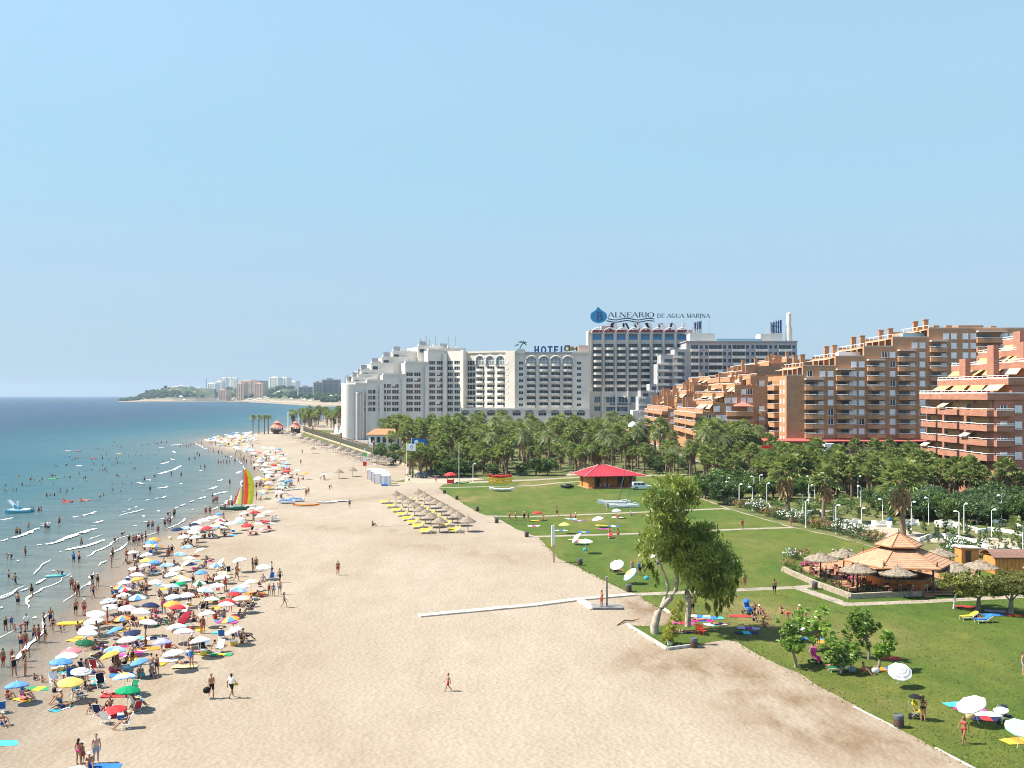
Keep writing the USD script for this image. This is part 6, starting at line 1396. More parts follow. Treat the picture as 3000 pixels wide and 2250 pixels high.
 # ------------------------------------------------ beach umbrellas and beach things
UC={k:mat('canvas_'+k,c,0.8,0.15,trans=.22,vary=.08,scale=2.0)for k,c in dict(w=(0.84,0.83,0.81),b=(0.12,0.30,0.58),lb=(0.40,0.57,0.70),nb=(0.025,0.04,0.10),r=(0.60,0.05,0.055),rd=(0.26,0.015,0.03),o=(0.80,0.38,0.08),y=(0.82,0.62,0.16),g=(0.01,0.30,0.12),dg=(0.018,0.12,0.055),cr=(0.78,0.70,0.48),pk=(0.78,0.58,0.58),li=(0.66,0.60,0.72),mt=(0.58,0.70,0.60),aq=(0.36,0.62,0.66),rp=(0.62,0.22,0.24),gs=(0.42,0.43,0.46),vi=(0.36,0.36,0.68)).items()}
UT={'w':('plain','w','white beach umbrella'),'b':('plain','b','blue beach umbrella'),'lb':('gores',('lb','lb','b'),'light blue beach umbrella'),'nb':('plain','nb','navy beach umbrella'),'r':('plain','r','red beach umbrella'),'rd':('plain','rd','dark red tilted umbrella'),'o':('plain','o','orange beach umbrella'),'y':('plain','y','yellow beach umbrella'),'g':('plain','g','bright green beach umbrella'),'dg':('plain','dg','dark green beach umbrella'),'cr':('plain','cr','cream beach umbrella'),'pk':('gores',('pk','w'),'pale pink beach umbrella'),'li':('gores',('li','w','li','pk'),'lilac striped beach umbrella'),'mt':('gores',('mt','w'),'pale mint beach umbrella'),'aq':('gores',('aq','aq','lb'),'aqua beach umbrella'),'rp':('plain','rp','dull red beach umbrella'),'vi':('plain','vi','violet blue beach umbrella'),'rb':('gores',('r','y','b','g','r','y','b','o'),'rainbow panelled beach umbrella'),'rw':('gores',('r','w'),'red and white panelled umbrella'),'gw':('gores',('dg','w'),'green and white panelled umbrella'),'bw':('gores',('b','w'),'blue and white panelled umbrella'),'by':('gores',('lb','y','w','y'),'blue and yellow panelled umbrella'),'yw':('rings',('y','y','w','lb'),'yellow umbrella with pale rim'),'br':('rings',('w','b','w','b','w'),'white umbrella with blue rings'),'wr':('rings',('r','w','w','w','pk'),'white umbrella with red top'),'ws':('rings',('w','gs','w','gs','w','gs','w'),'white umbrella with grey rings'),'wg':('gores',('w','w','gs'),'white and grey panelled umbrella'),'lw':('gores',('lb','w','w'),'white and light blue umbrella')}
def umbrella(code,rad=1.0,ribs=8,pole_h=2.0,dome=.36,tilt_join=False):
 lay,col,_=UT[code]
 def make(p):
  rr=random.Random(code);na=4
  def patch(g0,g1,r0,r1,nr=4):
   V_,F_=[],[];nn=(g1-g0)*na
   for i in range(nr+1):
    r=r0+(r1-r0)*i/nr
    for j in range(nn+1):
     a=2*math.pi*(g0+j/na)/ribs;fr=(j%na)/na;sag=.05*r*math.sin(math.pi*fr);rr_=rad*r*(1-.045*math.sin(math.pi*fr)*r)
     V_.append((rr_*math.cos(a),rr_*math.sin(a),pole_h-dome*r**1.7-sag))
   for i in range(nr):
    for j in range(nn):
     a=i*(nn+1)+j;F_.append((a,a+nn+1,a+nn+2,a+1))
   if r1>.99:
    n0=len(V_)
    for j in range(nn+1):
     x,y,z=V_[nr*(nn+1)+j];dz=.10+.03*math.cos(2*math.pi*(j%na)/na);V_.append((x*1.0,y*1.0,z-dz))
    for j in range(nn):
     a=nr*(nn+1)+j;F_.append((a,n0+j,n0+j+1,a+1))
   return MB().add(V_,F_)
  if lay=='plain':
   part(p,'canopy',patch(0,ribs,.02,1.0,5),UC[col],smooth=25)
  elif lay=='gores':
   for k in range(ribs):
    part(p,'gore',patch(k,k+1,.02,1.0),UC[col[k%len(col)]],smooth=25)
  else:
   n=len(col)
   for k in range(n):
    part(p,'stripe',patch(0,ribs,max(.02,k/n),(k+1)/n,2),UC[col[k]],smooth=25)
  m=MB();m.tube([(0,0,-.1),(0,0,pole_h+.02)],.022,6);part(p,'pole',m,white_paint)
  m=MB();m.lathe((0,0,pole_h-.01),[(.04,0),(.045,.03),(.012,.06),(.015,.10),(.001,.12)],6);part(p,'finial',m,white_paint)
  m=MB()
  for k in range(ribs):
   a=2*math.pi*k/ribs;m.tube([(.03*math.cos(a),.03*math.sin(a),pole_h-.04),(rad*.5*math.cos(a),rad*.5*math.sin(a),pole_h-dome*.31-.03),(rad*.99*math.cos(a),rad*.99*math.sin(a),pole_h-dome-.015)],.008,3,caps=False)
  part(p,'ribs',m,steel)
 return make
def zone_of(py):
 return('at the near end' if py>1925 else 'in the near crowd' if py>1780 else 'in the middle crowd' if py>1640 else 'in front of the sailing boat' if py>1500 else 'behind the sailing boat' if py>1335 else 'at the far point')
VIEW={'A':(350,1700,4.424),'B':(0,1700,4.916),'C':(300,1500,4.022),'D':(0,1900,4.74),'E':(500,1250,4.424),'F':(0,1250,4.424),'G':(0,1500,5.531),'S':(0,0,1.0),'L':(1550,1350,3.687),'M':(1700,1600,4.022),'N':(2200,1750,2.765),'K':(1100,1350,4.022),'Q':(2250,1500,2.949)}
def vp(v,x,y):
 a,b,c=VIEW[v];return a+x/c,b+y/c
UMB={'E':'1135,390,y 1150,435,pk 1205,455,nb 1220,485,w 1210,395,w 1320,385,w 1500,360,w 1345,490,r 1400,490,w 1480,505,lb 1190,535,w 1350,525,w 1430,545,o 1510,540,r 1245,570,pk 1490,580,b 1270,610,w 1400,615,pk 1640,560,w 1130,640,w 1265,640,w 1240,665,o 1485,640,w 1430,680,w 1540,685,b 1265,710,w 1450,735,lb 1510,700,b 1260,770,o 1420,780,w 1480,780,gw 1195,820,by 1190,850,lb 1415,835,w 1740,600,o 1985,615,w 1110,100,w 1310,80,w 640,1115,b 570,1155,w 500,1170,w 430,1195,w 330,1230,w 300,1245,nb 190,1290,lb 340,1295,w 460,1300,r 580,1275,yw 640,1200,rw 630,1240,w 770,1245,w 890,1220,aq 900,1180,w 950,1110,w 1090,1100,r 1160,1150,w 1260,1100,w 1215,1225,r 985,1270,r 670,1300,cr 80,1305,nb 1050,1050,w 1150,1045,w 1150,1250,w','C':'1080,220,w 950,275,w 1090,285,mt 620,295,o 580,330,b 550,370,cr 640,375,rb 1000,395,lb 1150,430,cr 365,440,w 515,475,w 920,480,lb 510,545,y 1030,530,w 980,570,cr 1375,540,cr 500,600,ws 620,570,b 385,640,w 765,605,lb 870,655,cr 1340,620,bw 1620,555,w 1900,640,w 1160,700,b 810,715,w 1430,710,by 1410,755,mt 920,755,by 970,790,pk 410,710,pk 410,765,o 640,805,ws 260,800,li 220,850,rb 265,885,rw 830,855,aq 910,830,g 1140,825,gw 1350,855,w 1220,900,lw 1650,870,w 1750,815,cr 1610,905,lb 1565,955,r 1635,1010,cr 1470,1045,r 1460,1075,pk 1290,1015,mt 820,985,lw 1000,965,li 250,950,w 415,980,bw 70,1010,br 90,1085,mt 300,1105,li 570,1075,nb 460,1145,w 820,1065,o 890,1105,r 940,1170,rd 1230,1180,mt','A':'380,515,wg 740,580,lw 840,640,wr 1470,630,w 1430,485,rb 1040,755,ws 690,920,wg 250,1030,b 555,775,vi 160,655,nb 100,735,wr 60,1215,yw 110,1395,g','B':'1385,425,w 1340,530,mt 1760,510,rb 1270,635,mt 1270,690,w 1650,670,b 1230,840,dg 1020,960,rp 960,1030,w 880,1110,b 1570,1030,o 1660,960,lb 1170,1260,ws 1010,1410,y 240,1420,b','D':'1570,790,r 1110,1650,ws'}
TILT={('C',1375):(.9,.3),('C',940):(.75,.5),('C',1150):(.35,0),('C',980):(.5,.2),('A',1470):(.35,0),('B',1570):(.3,0),('B',1650):(.3,0),('A',250):(.22,0),('D',1570):(.15,0)}
ru=random.Random(77)
UPOS=[]
taken=[]
for vk,txt in UMB.items():
 for tok in txt.split():
  x,y,code=tok.split(',');x,y=float(x),float(y)
  px,py=vp(vk,x,y)
  s_=ru.uniform(.74,.92)if py>1560 else ru.uniform(.8,1.0)
  zc=1.80*s_ if not(vk=='D' and x==1570)else .62
  p=at(px,py,LAND*.85+zc)
  g=ground_z(p[0],p[1])
  if g<.02:
   p[0]+=3;g=max(.1,ground_z(p[0],p[1]))
  UPOS.append((p[0],p[1],py,code));taken.append((p[0],p[1]))
  tl=TILT.get((vk,int(x)),(ru.uniform(-.16,.16),ru.uniform(-.16,.1)))
  base=np.array([p[0],p[1],g-.02 if zc>1 else g-1.18])
  M=rotm(0,-tl[0],tl[1]);off=M@np.array([0,0,1.85*s_])
  base=base+np.array([-off[0],-off[1],0])
  place('umbrella_'+code,'beach_umbrella',umbrella(code),base,0.0,ry=-tl[0],rx=tl[1],sc=s_,cat='umbrella',group='umbrellas of the beach crowd',desc=UT[code][2],zone=zone_of(py))
  # the distant crowd at the point
FARC=sg.Polygon([tuple(at(x,y)[:2])for x,y in((592,1296),(625,1290),(700,1277),(742,1272),(752,1290),(750,1318),(735,1338),(712,1334),(690,1322),(650,1314),(618,1308))])
FARC2=sg.Polygon([tuple(at(x,y)[:2])for x,y in((748,1320),(800,1322),(850,1345),(860,1400),(855,1440),(760,1450),(752,1400),(740,1350))])
rf=random.Random(14);n=0
for _ in range(4000):
 if n>=92:
  break
 P_=FARC if n<68 else FARC2
 x0,y0,x1,y1=P_.bounds;x,y=rf.uniform(x0,x1),rf.uniform(y0,y1)
 if not P_.contains(sg.Point(x,y))or any((x-a)**2+(y-b)**2<(2.3 if n<68 else 2.6)**2 for a,b in taken)or ground_z(x,y)<.15:
  continue
 code=rf.choices(['w','lb','r','pk','b','y','cr','rp','lw','aq','o','br'],[44,10,6,6,5,3,8,4,8,3,3,4])[0]
 taken.append((x,y));n+=1;UPOS.append((x,y,project(x,y)[1],code))
 place('umbrella_'+code,'beach_umbrella',umbrella(code),(x,y,ground_z(x,y)-.02),rf.random()*6,ry=rf.uniform(-.15,.15),rx=rf.uniform(-.15,.1),sc=rf.uniform(.95,1.2),cat='umbrella',group='umbrellas of the beach crowd',desc=UT[code][2],zone=zone_of(project(x,y)[1]))
def deck_chair(col,high=True):
 def make(p):
  f=MB();h=.78 if high else .55
  for s_ in(-.27,.27):
   f.tube([(s_,-.28,.0),(s_,.30,h*.9)],.016,5);f.tube([(s_,.25,0),(s_,-.22,.33),(s_,-.30,.36)],.016,5)
   f.tube([(s_,-.25,.36),(s_,.16,.28)],.016,5);f.tube([(s_,.12,.26),(s_,.42,h+.12)],.016,5);f.tube([(s_,-.22,.54),(s_,.25,.54)],.02,5)
  for y,z in((-.27,.02),(.24,.02),(.42,h+.12)):
   f.tube([(-.27,y,z),(.27,y,z)],.014,5)
  part(p,'frame',f,white_paint)
  c=MB();P=[(-.29,.37),(-.1,.31),(.12,.28),(.2,.45),(.32,h*.85),(.42,h+.11)]
  V_=[(x,y,z+dz)for dz in(0,.018)for y,z in P for x in(-.25,.25)];n_=len(P)
  F_=[(2*i,2*i+1,2*i+3,2*i+2)for i in range(n_-1)]+[(2*n_+2*i,2*n_+2*i+2,2*n_+2*i+3,2*n_+2*i+1)for i in range(n_-1)]
  part(p,'seat_fabric',c.add(V_,F_),CLOTH[col])
 return make
def towel(c1,c2):
 def make(p):
  xs=[-.9,-.3,.3,.9]
  for k in range(3):
   m=MB();n_=5
   V_=[(xs[k]+(xs[k+1]-xs[k])*i/n_,y,.016+.02*math.sin(3*(xs[k]+i*.12)+y*4)+dz)for dz in(0,.012)for i in range(n_+1)for y in(-.45,.45)]
   F_=[(2*i,2*i+2,2*i+3,2*i+1)for i in range(n_)];o=2*(n_+1);F_+=[(o+2*i,o+2*i+1,o+2*i+3,o+2*i+2)for i in range(n_)]
   part(p,'band',m.add(V_,F_),CLOTH[c1 if k!=1 else c2])
 return make
def beach_bag(col):
 def make(p):
  m=MB();m.lathe((0,0,0),[(.16,0),(.21,.08),(.2,.24),(.15,.3),(.01,.26)],9,sx=1.2,sy=.7);part(p,'bag_body',m,CLOTH[col],smooth=40)
  m=MB()
  for y in(-.06,.06):
   m.tube([(-.12,y,.28),(-.08,y,.42),(.08,y,.42),(.12,y,.28)],.012,5)
  part(p,'handle',m,CLOTH['straw'])
 return make
def cool_box(col):
 def make(p):
  m=MB();m.lathe((0,0,0),[(.2,0),(.23,.03),(.25,.3),(.01,.3)],4,math.pi/4,1.2,.8);part(p,'box',m,CLOTH[col])
  m=MB();m.lathe((0,0,.302),[(.26,0),(.26,.05),(.2,.08),(.01,.08)],4,math.pi/4,1.2,.8);m.tube([(-.22,-.02,.33),(-.2,-.02,.46),(.2,-.02,.46),(.22,-.02,.33)],.012,5);part(p,'lid',m,white_paint)
 return make
def near_pick(rr,x,y,code):
 return{'towel':None}
TOW=[('red','white'),('blue','aqua'),('orange','yellow'),('pink','white'),('white','navy'),('green','yellow'),('aqua','white'),('yellow','orange')]
rc=random.Random(31)
occ=[]
def spot(x,y,rr,dmin=.7,rmax=1.9,tries=14,need=.75):
 for _ in range(tries):
  a,r_=rr.uniform(0,6.283),rr.uniform(dmin,rmax)
  q=(x+r_*math.cos(a),y+r_*math.sin(a))
  g=ground_z(*q)
  if g>.1 and all((q[0]-u)**2+(q[1]-w)**2>need**2 for u,w in occ):
   occ.append(q);return(q[0],q[1],g)
 return None
def zone_u(x,y):
 return zone_of(project(x,y)[1])
for(x,y,py,code)in UPOS:
 many=3 if py>1600 else 2 if py>1335 else 1
 for _ in range(rc.choice((many-1,many))):
  q=spot(x,y,rc)
  if q is None:
   continue
  t=rc.random();zn=zone_u(q[0],q[1]);rz=rc.uniform(0,6.28)
  if py<1335:
   put_person(rc.choice(STANDERS[:12]+SITTERS),q,rz,zn)
  elif t<.36:
   put_person(rc.choice(SITTERS),q,rz,zn)
  elif t<.56:
   col=rc.choice(('navy','blue','red','green','black','white'));rz=rc.uniform(-1,1)+(0 if rc.random()<.5 else math.pi)
   place('deck_chair_'+col,'deck_chair',deck_chair(col),q,rz,cat='chair',group='deck chairs on the beach',desc=f'{col} fabric deck chair',zone=zn)
   if rc.random()<.6:
    put_person(rc.choice(CHAIRS),(q[0],q[1],q[2]+.03),rz,zn)
  elif t<.80:
   c=rc.choice(TOW);place('towel_'+c[0],'beach_towel',towel(*c),q,rz,cat='towel',group='towels on the beach',desc=f'{c[0]} and {c[1]} banded towel',zone=zn)
   if rc.random()<.55:
    put_person(rc.choice(LIERS),(q[0],q[1],q[2]+.02),rz+math.pi/2,zn)
  elif t<.9:
   put_person(rc.choice(STANDERS),q,rz,zn)
  else:
   col=rc.choice(('yellow','blue','red','pink','black'));mk=beach_bag(col)if col in('pink','black','red')else cool_box(col)
   place('bag_'+col,'beach_bag' if col in('pink','black','red')else 'cool_box',mk,q,rz,cat='bag' if col in('pink','black','red')else 'cool box',group='bags on the beach',desc=f'{col} beach bag' if col in('pink','black','red')else f'{col} cool box with white lid',zone=zn)
   # people told apart one by one: view, x, y of the feet, kind, turn, size
FOLK=[('A',2135,350,'ww_blue',1.6,.9),('A',1940,195,'sw_red',.4,.75),('A',1995,210,'sb_blue',.2,.85),('A',2075,185,'sm_grey',2.9,1),('A',415,1222,'sm_grey',2.8,.98),('A',482,1212,'sm_navy',2.9,.9),('A',1085,690,'sw_red',3.0,.95),('A',1060,690,'sb_red',2.4,.8),('A',570,445,'sw_pink',.6,1),('A',340,195,'sm_navy',1,1),('B',255,358,'sm_navy',2.9,1),('B',455,235,'sw_black',3.1,1),('B',1030,135,'cap',.4,.95),('B',1085,235,'sm_red',.5,1),('B',1125,240,'hat',1.3,1),('B',1340,262,'wm_navy',2.7,1),('B',1325,88,'sw_black',.4,.95),('B',1405,100,'hat',2.9,.95),('B',1090,515,'wm_black',.4,1),('B',1210,510,'cap',.9,1),('B',80,725,'sw_black',.3,.9),('B',165,700,'sw_blue',.9,.9),('B',215,750,'sw_red',2.2,.55),('B',305,740,'bend_w',1.8,.85),('B',378,725,'shirt_s',1.0,1),('B',725,645,'wm_navy',.2,1),('B',762,742,'ww_black',.3,.85),('B',490,885,'wm_navy',1.2,.92),('B',555,905,'sm_red',1.4,1),('B',650,910,'sw_black',2.6,1),('B',300,1005,'sm_navy',2.9,1),('B',362,990,'sm_red',3.1,1),('B',630,660,'sm_black',1.7,.8),('B',42,1250,'sm_red',1.2,.95),('B',345,1170,'bend_w',1.2,1),('B',170,1150,'sw_red',.3,.6),('B',1545,625,'sm_red',2.0,.95),('B',880,752,'bend_m',1.8,.6),('B',200,1400,'hat',.5,1),('B',360,1380,'sb_red',2.1,1),('B',1240,1450,'sb_blue',2.8,1),('B',365,1265,'cap',2,.62),('B',170,1250,'sb_pink',.2,.6),('D',1335,1590,'sm_grey',.5,1),('D',1090,1610,'sb_pink',2.9,.9),('D',1145,1600,'cap',2.7,.75),('C',120,560,'sm_black',1.2,.95),('C',105,655,'sb_blue',2,1),('C',235,285,'bend_m',1.1,.9),('C',150,365,'bend_m',1.3,1),('C',315,395,'sw_black',.5,1),('C',365,405,'sm_navy',1,1),('C',395,395,'sw_red',.3,1),('C',430,385,'shirt_s',2.8,1),('C',465,375,'sb_red',.6,1),('C',510,355,'sm_black',1.6,1),('C',655,270,'sm_red',.4,.95),('C',540,205,'sm_navy',.4,1),('C',590,205,'sm_navy',.3,1),('C',735,185,'sm_black',.6,1),('C',770,165,'sw_blue',.4,1),('C',797,160,'sm_red',.8,1),('C',775,45,'bend_m',1,1),('C',848,50,'sm_black',.4,1),('C',780,545,'sm_red',.4,1),('C',820,530,'sw_black',.2,1),('C',380,590,'sm_navy',.5,1),('C',285,580,'sb_red',.8,1),('C',1810,690,'sm_black',.3,1),('C',1595,760,'sw_red',2,1),('C',580,470,'sm_black',2.6,.9),('C',1995,750,'shirt_s',1.4,1),('C',2090,830,'wm_navy',2.9,.95),('C',515,990,'sm_navy',2.5,1),('C',720,1190,'sw_black',.8,1),('C',1030,1100,'sm_black',.4,1),('G',1190,815,'shirt_b',2.7,1),('G',1280,815,'sm_navy',2.6,1),('G',1320,545,'wm_navy',1,.95),('G',960,200,'wm_black',.6,1),('G',740,280,'sm_black',.3,1),('G',785,290,'shirt_s',.6,1),('G',460,280,'sm_grey',.3,1),('G',270,375,'sm_black',.2,1),('G',320,380,'wm_navy',.7,.95),('G',180,760,'bend_m',-1.3,1),('G',410,700,'sm_red',1.5,.95),('G',245,1170,'wm_navy',2.5,1),('G',140,1070,'sm_navy',2.5,.8),('G',1000,1040,'bend_m',-1.5,.9),('E',45,1165,'sm_black',.2,1),('E',1685,490,'wm_black',.3,1),('E',1655,745,'ww_black',.5,1),('E',1985,680,'sm_red',.3,1),('E',2060,815,'bend_m',1.3,1),('E',1785,885,'sb_red',.3,.8),('E',1755,905,'sm_red',.3,.7),('E',1110,815,'sm_black',1,1),('E',1155,800,'sm_black',1,1),('E',1705,350,'sm_navy',1,1),('E',700,1100,'cap',.4,1),('E',455,1150,'cap',.5,1),('E',510,1145,'sm_red',.5,1),('E',755,1080,'wm_black',.5,1),('E',1085,580,'sm_black',.4,1),('F',1945,835,'sm_black',.4,1),('F',1870,710,'wm_black',.7,1),('F',2000,655,'bend_m',1.2,.9)]
for v_,x,y,code,rz,s_ in FOLK:
 px,py=vp(v_,x,y);p=ground(px,py)
 if p[2]<0:
  p=at(px,py,0.0);p[2]=ground_z(p[0],p[1])
  p[2]=max(p[2],-.35)
 put_person(code,tuple(p),rz,('wading in the shallows' if p[2]<0 else zone_of(py)),sc=s_)
FAR_FOLK=[(300,1345),(340,1345),(640,1358),(647,1359),(655,1359),(664,1360),(672,1357),(688,1356),(600,1372),(587,1374),(661,1342),(667,1345),(700,1350),(706,1352),(712,1354),(716,1357),(690,1340),(578,1333),(584,1337),(571,1346),(554,1348),(531,1395),(502,1393),(673,1420),(622,1463),(630,1474),(636,1474),(625,1476),(552,1312),(559,1308),(568,1306),(580,1305),(590,1303),(528,1310),(536,1307),(545,1310),(610,1322),(618,1324),(626,1326),(640,1330),(650,1332),(705,1340),(715,1345),(722,1360),(735,1365)]
for k,(px,py)in enumerate(FAR_FOLK):
 p=at(px,py,0.0);p[2]=max(-.45,ground_z(p[0],p[1]));put_person(rc.choice(STANDERS[:14]),tuple(p),rc.uniform(0,6.28),'at the water edge behind the sails')
SWIM='1480,210 1550,240 1520,250 1570,265 1465,255 1290,300 1260,295 1325,290 1410,325 1380,360 1155,380 1310,375 1500,425 1410,430 1080,410 1010,415 985,405 940,430 970,425 915,430 1190,435 1525,470 1555,470 1600,465 1690,475 1450,500 1480,495 1215,490 1330,500 1380,530 1355,560 1330,570 1290,560 1385,590 1190,555 1100,575 1745,545 1715,560 2040,540 860,500 830,510 740,510 710,515 945,515 1025,610 680,640 650,630 715,635 905,655 830,655 1085,670 1110,670 990,705 1120,710 395,690 445,700 510,700 545,680 410,640 245,645 225,660 695,750 520,745 285,755 345,780 385,775 75,760 60,835 85,830 170,830 215,825 940,800 780,840 870,830 855,860 650,890 605,900 705,890 1515,640 1540,645 1650,650 1580,740 1450,760 1705,740 1460,830 1560,840 1340,900 1295,915 1760,375 1775,325 1825,385 1860,335 1905,325 1665,385 1610,350 2060,315 2000,220 2040,225 2090,210 2160,205 1910,225 1940,235 1840,240 2015,370 2100,450 2125,470 1910,410 400,1100 430,1100 500,1100 535,1100'.split()
for k,tok in enumerate(SWIM):
 x,y=map(float,tok.split(','));px,py=vp('F',x,y);p=at(px,py,0.0)
 deep=ground_z(p[0],p[1]);z=-1.28 if y<880 and deep<-.9 and k%3 else max(-1.0,min(deep,-.75))
 if x<600 and y>1000:
  z=-.75
 put_person(rc.choice(('sm_navy','sm_red','sw_black','sb_blue','sm_black','hat','sw_red')),(p[0],p[1],z),rc.uniform(0,6.28),'bathing in the sea')
 # ------------------------------------------------ things on the sand and the lawn
wood=mat('weathered_wood',(0.36,0.30,0.235),0.85,0.2,vary=0.3,scale=3.0)
deck_wood=mat('orange_decking',(0.42,0.215,0.115),0.8,0.2,vary=0.3,scale=2.0)
orange_paint=mat('orange_boards',(0.56,0.22,0.06),0.7,0.25,vary=0.22,scale=2.0)
dark_wood=mat('dark_wood',(0.085,0.05,0.032),0.75,0.25,vary=0.3,scale=2.0)
thatch=mat('grey_thatch',(0.25,0.205,0.155),0.95,0.1,vary=0.45,scale=3.5,bump=0.05)
thatch_dark=mat('old_thatch',(0.17,0.145,0.12),0.95,0.1,vary=0.45,scale=3.0,bump=0.05)
concrete=mat('concrete',(0.42,0.40,0.37),0.85,0.2,vary=0.25,scale=1.5)
rubber=mat('black_rubber',(0.02,0.02,0.022),0.7)
chrome=mat('metal_bright',(0.55,0.56,0.58),0.3,0.5,metal=0.6)
plastic={k:mat('plastic_'+k,c,0.35,0.45)for k,c in dict(white=(0.80,0.80,0.79),red=(0.62,0.03,0.02),yellow=(0.75,0.50,0.03),orange=(0.78,0.20,0.02),blue=(0.03,0.16,0.45),green=(0.10,0.48,0.12),aqua=(0.10,0.36,0.46),dgreen=(0.015,0.10,0.06),lime=(0.55,0.68,0.06)).items()}
def gp(px,py,z=0.0):
 p=at(px,py);return np.array([p[0],p[1],LAND+z])
 # boardwalk of slabs and the beach shower
tile_pale=mat('pale_slab',(0.48,0.42,0.34),.85,.2,vary=.2,scale=2.0)
bw_=thing('boardwalk','long pale slab walkway reaching out over the sand from the lawn path','walkway')
line=np.array([at(x,y)[:2]for x,y in((1227,1806),(1400,1790),(1560,1775),(1691,1758),(1760,1752),(1858,1743))])
L=np.concatenate([[0],np.cumsum(np.linalg.norm(np.diff(line,axis=0),axis=1))]);ns=26
for k in range(ns):
 s0,s1=L[-1]*k/ns+.02,L[-1]*(k+1)/ns-.02
 a,b=(np.array([np.interp(s,L,line[:,0]),np.interp(s,L,line[:,1])])for s in(s0,s1));c=(a+b)/2;rz=math.atan2(*(b-a)[::-1])
 m=MB().obox((c[0],c[1],LAND+.03+.02*rv.random()),(np.linalg.norm(b-a),1.05,.22),rz);part(bw_,'slab',m,tile_pale)
a,b=gp(1700,1760),gp(1742,1786);rz=math.atan2(*(b-a)[:2][::-1])
m=MB().obox((*((a+b)/2)[:2],LAND+.05),(np.linalg.norm(b-a),1.0,.14),rz);part(bw_,'slab',m,tile_pale)
sh=gp(1778,1781);shower=thing('beach_shower','beach shower with a tall wooden post on a square concrete tray','shower',tuple(sh))
m=MB().obox((0,0,.12),(3.1,1.9,.2));m.obox((0,0,.01),(2.6,1.5,.1));part(shower,'tray',m,mat('grey_tray',(0.20,0.195,0.19),0.8,vary=.2,scale=2.0))
m=MB().obox((0,0,1.72),(.20,.20,3.0));part(shower,'post',m,wood)
for k,s_ in enumerate((-1,1)):
 m=MB().tube([(s_*.1,0,2.1),(s_*.34,0,2.16),(s_*.4,0,2.08)],.02,6);m.lathe((s_*.4,0,2.0),[(.06,0),(.03,.08)],8);part(shower,'shower_head',m,chrome)
m=MB().obox((0,0,3.235),(.26,.26,.03));part(shower,'cap',m,steel)
p=gp(1763,1784,.22);put_person('sm_red',tuple(p),-1.2,label='person in red trunks rinsing under the beach shower')
# litter bins
BINS=[(1302,1446,'bin at the far corner of the lawn, first in the row along the sand'),(1338,1464,'second bin from the far end of the lawn edge'),(1398,1497,'third bin from the far end of the lawn edge'),(1455,1532,'bin at the end of the pale track by the sun loungers'),(1543,1573,'bin at the beach end of the middle lawn path'),(1699,1656,'bin just right of the yellow and white sign board'),(1842,1733,'bin beside the boardwalk, right of the shower'),(2633,2131,'nearest bin, on the sand edge by the pushchair'),(2033,1897,'grey bin at the tip of the raised lawn corner'),(2387,1726,'brown bin at the corner of the bar terrace wall')]
def litter_bin(p):
 m=MB().lathe((0,0,0),[(.30,0),(.33,.05),(.33,.52),(.31,.55)],12);part(p,'bin_body',m,mat('bin_brown',(0.075,0.045,0.035),.6,vary=.3,scale=6),smooth=40)
 m=MB().lathe((0,0,0),[(.315,.551),(.335,.58),(.335,.82),(.28,.86),(.27,.82),(.02,.80)],12);part(p,'rim',m,mat('bin_grey',(0.085,0.095,0.105),.6),smooth=40)
for px,py,lb in BINS:
 place('litter_bin','litter_bin',litter_bin,tuple(gp(px,py)),0,sc=1.0,label=lb,cat='litter bin',group='litter bins along the lawn')
 # sign board
sb=gp(1623,1648);bd=thing('sign_board','tall white and yellow sign board on a wooden post at the lawn edge','sign',tuple(sb))
m=MB().obox((0,0,1.1),(.22,.16,2.2));part(bd,'post',m,mat('sign_post_wood',(0.50,0.33,0.16),.8,vary=.2,scale=3))
m=MB().obox((-.12,0,3.5),(.62,.10,2.75),0.9);part(bd,'panel',m,white_paint)
for k,(z,h,w)in enumerate(((4.55,.55,.3),(3.9,.5,.22),(2.35,.38,.58))):
 m=MB().obox((-.12-.08*.62,-.0,z),(w,.125,h),0.9);part(bd,'yellow_field',m,plastic['yellow'])
 # fallen branch and kerb of the raised corner
m=MB().tube([tuple(gp(1808,1833,.05)),tuple(gp(1830,1823,.18)),tuple(gp(1852,1822,.12)),tuple(gp(1873,1819,.2))],[.05,.09,.07,.03],6);single('driftwood_branch',m,mat('driftwood',(0.20,0.11,0.06),.9),'brown fallen branch lying on the sand by the kerb','branch')
kb=thing('kerb','pale concrete kerb round the raised lawn corner under the eucalyptus','kerb')
for(x0,y0),(x1,y1)in(((1835,1832),(1955,1905)),((1955,1905),(2036,1894)),((1942,1786),(1976,1807))):
 a,b=gp(x0,y0),gp(x1,y1);n_=max(2,int(np.linalg.norm(b-a)/1.0));rz=math.atan2(*(b-a)[:2][::-1])
 for k in range(n_):
  c=a+(b-a)*(k+.5)/n_;m=MB().obox((c[0],c[1],LAND+.08),(np.linalg.norm(b-a)/n_-.02,.2,.34),rz);part(kb,'kerbstone',m,concrete)
kb2=thing('kerb','thin stone edging along the near right side of the lawn','kerb')
for(x0,y0),(x1,y1)in(((2500,2070),(2631,2136)),((2740,2192),(2857,2253))):
 a,b=gp(x0,y0),gp(x1,y1);n_=int(np.linalg.norm(b-a)/.8);rz=math.atan2(*(b-a)[:2][::-1])
 for k in range(n_):
  c=a+(b-a)*(k+.5)/n_;m=MB().obox((c[0],c[1],LAND+.0),(np.linalg.norm(b-a)/n_-.03,.14,.12),rz);part(kb2,'kerbstone',m,concrete)
sheet('path',ribbon([(1085,1543),(1200,1537),(1330,1533),(1448,1530)],1.2),LAND+.02,path_mat,'pale track over the sand past the yellow sun loungers')
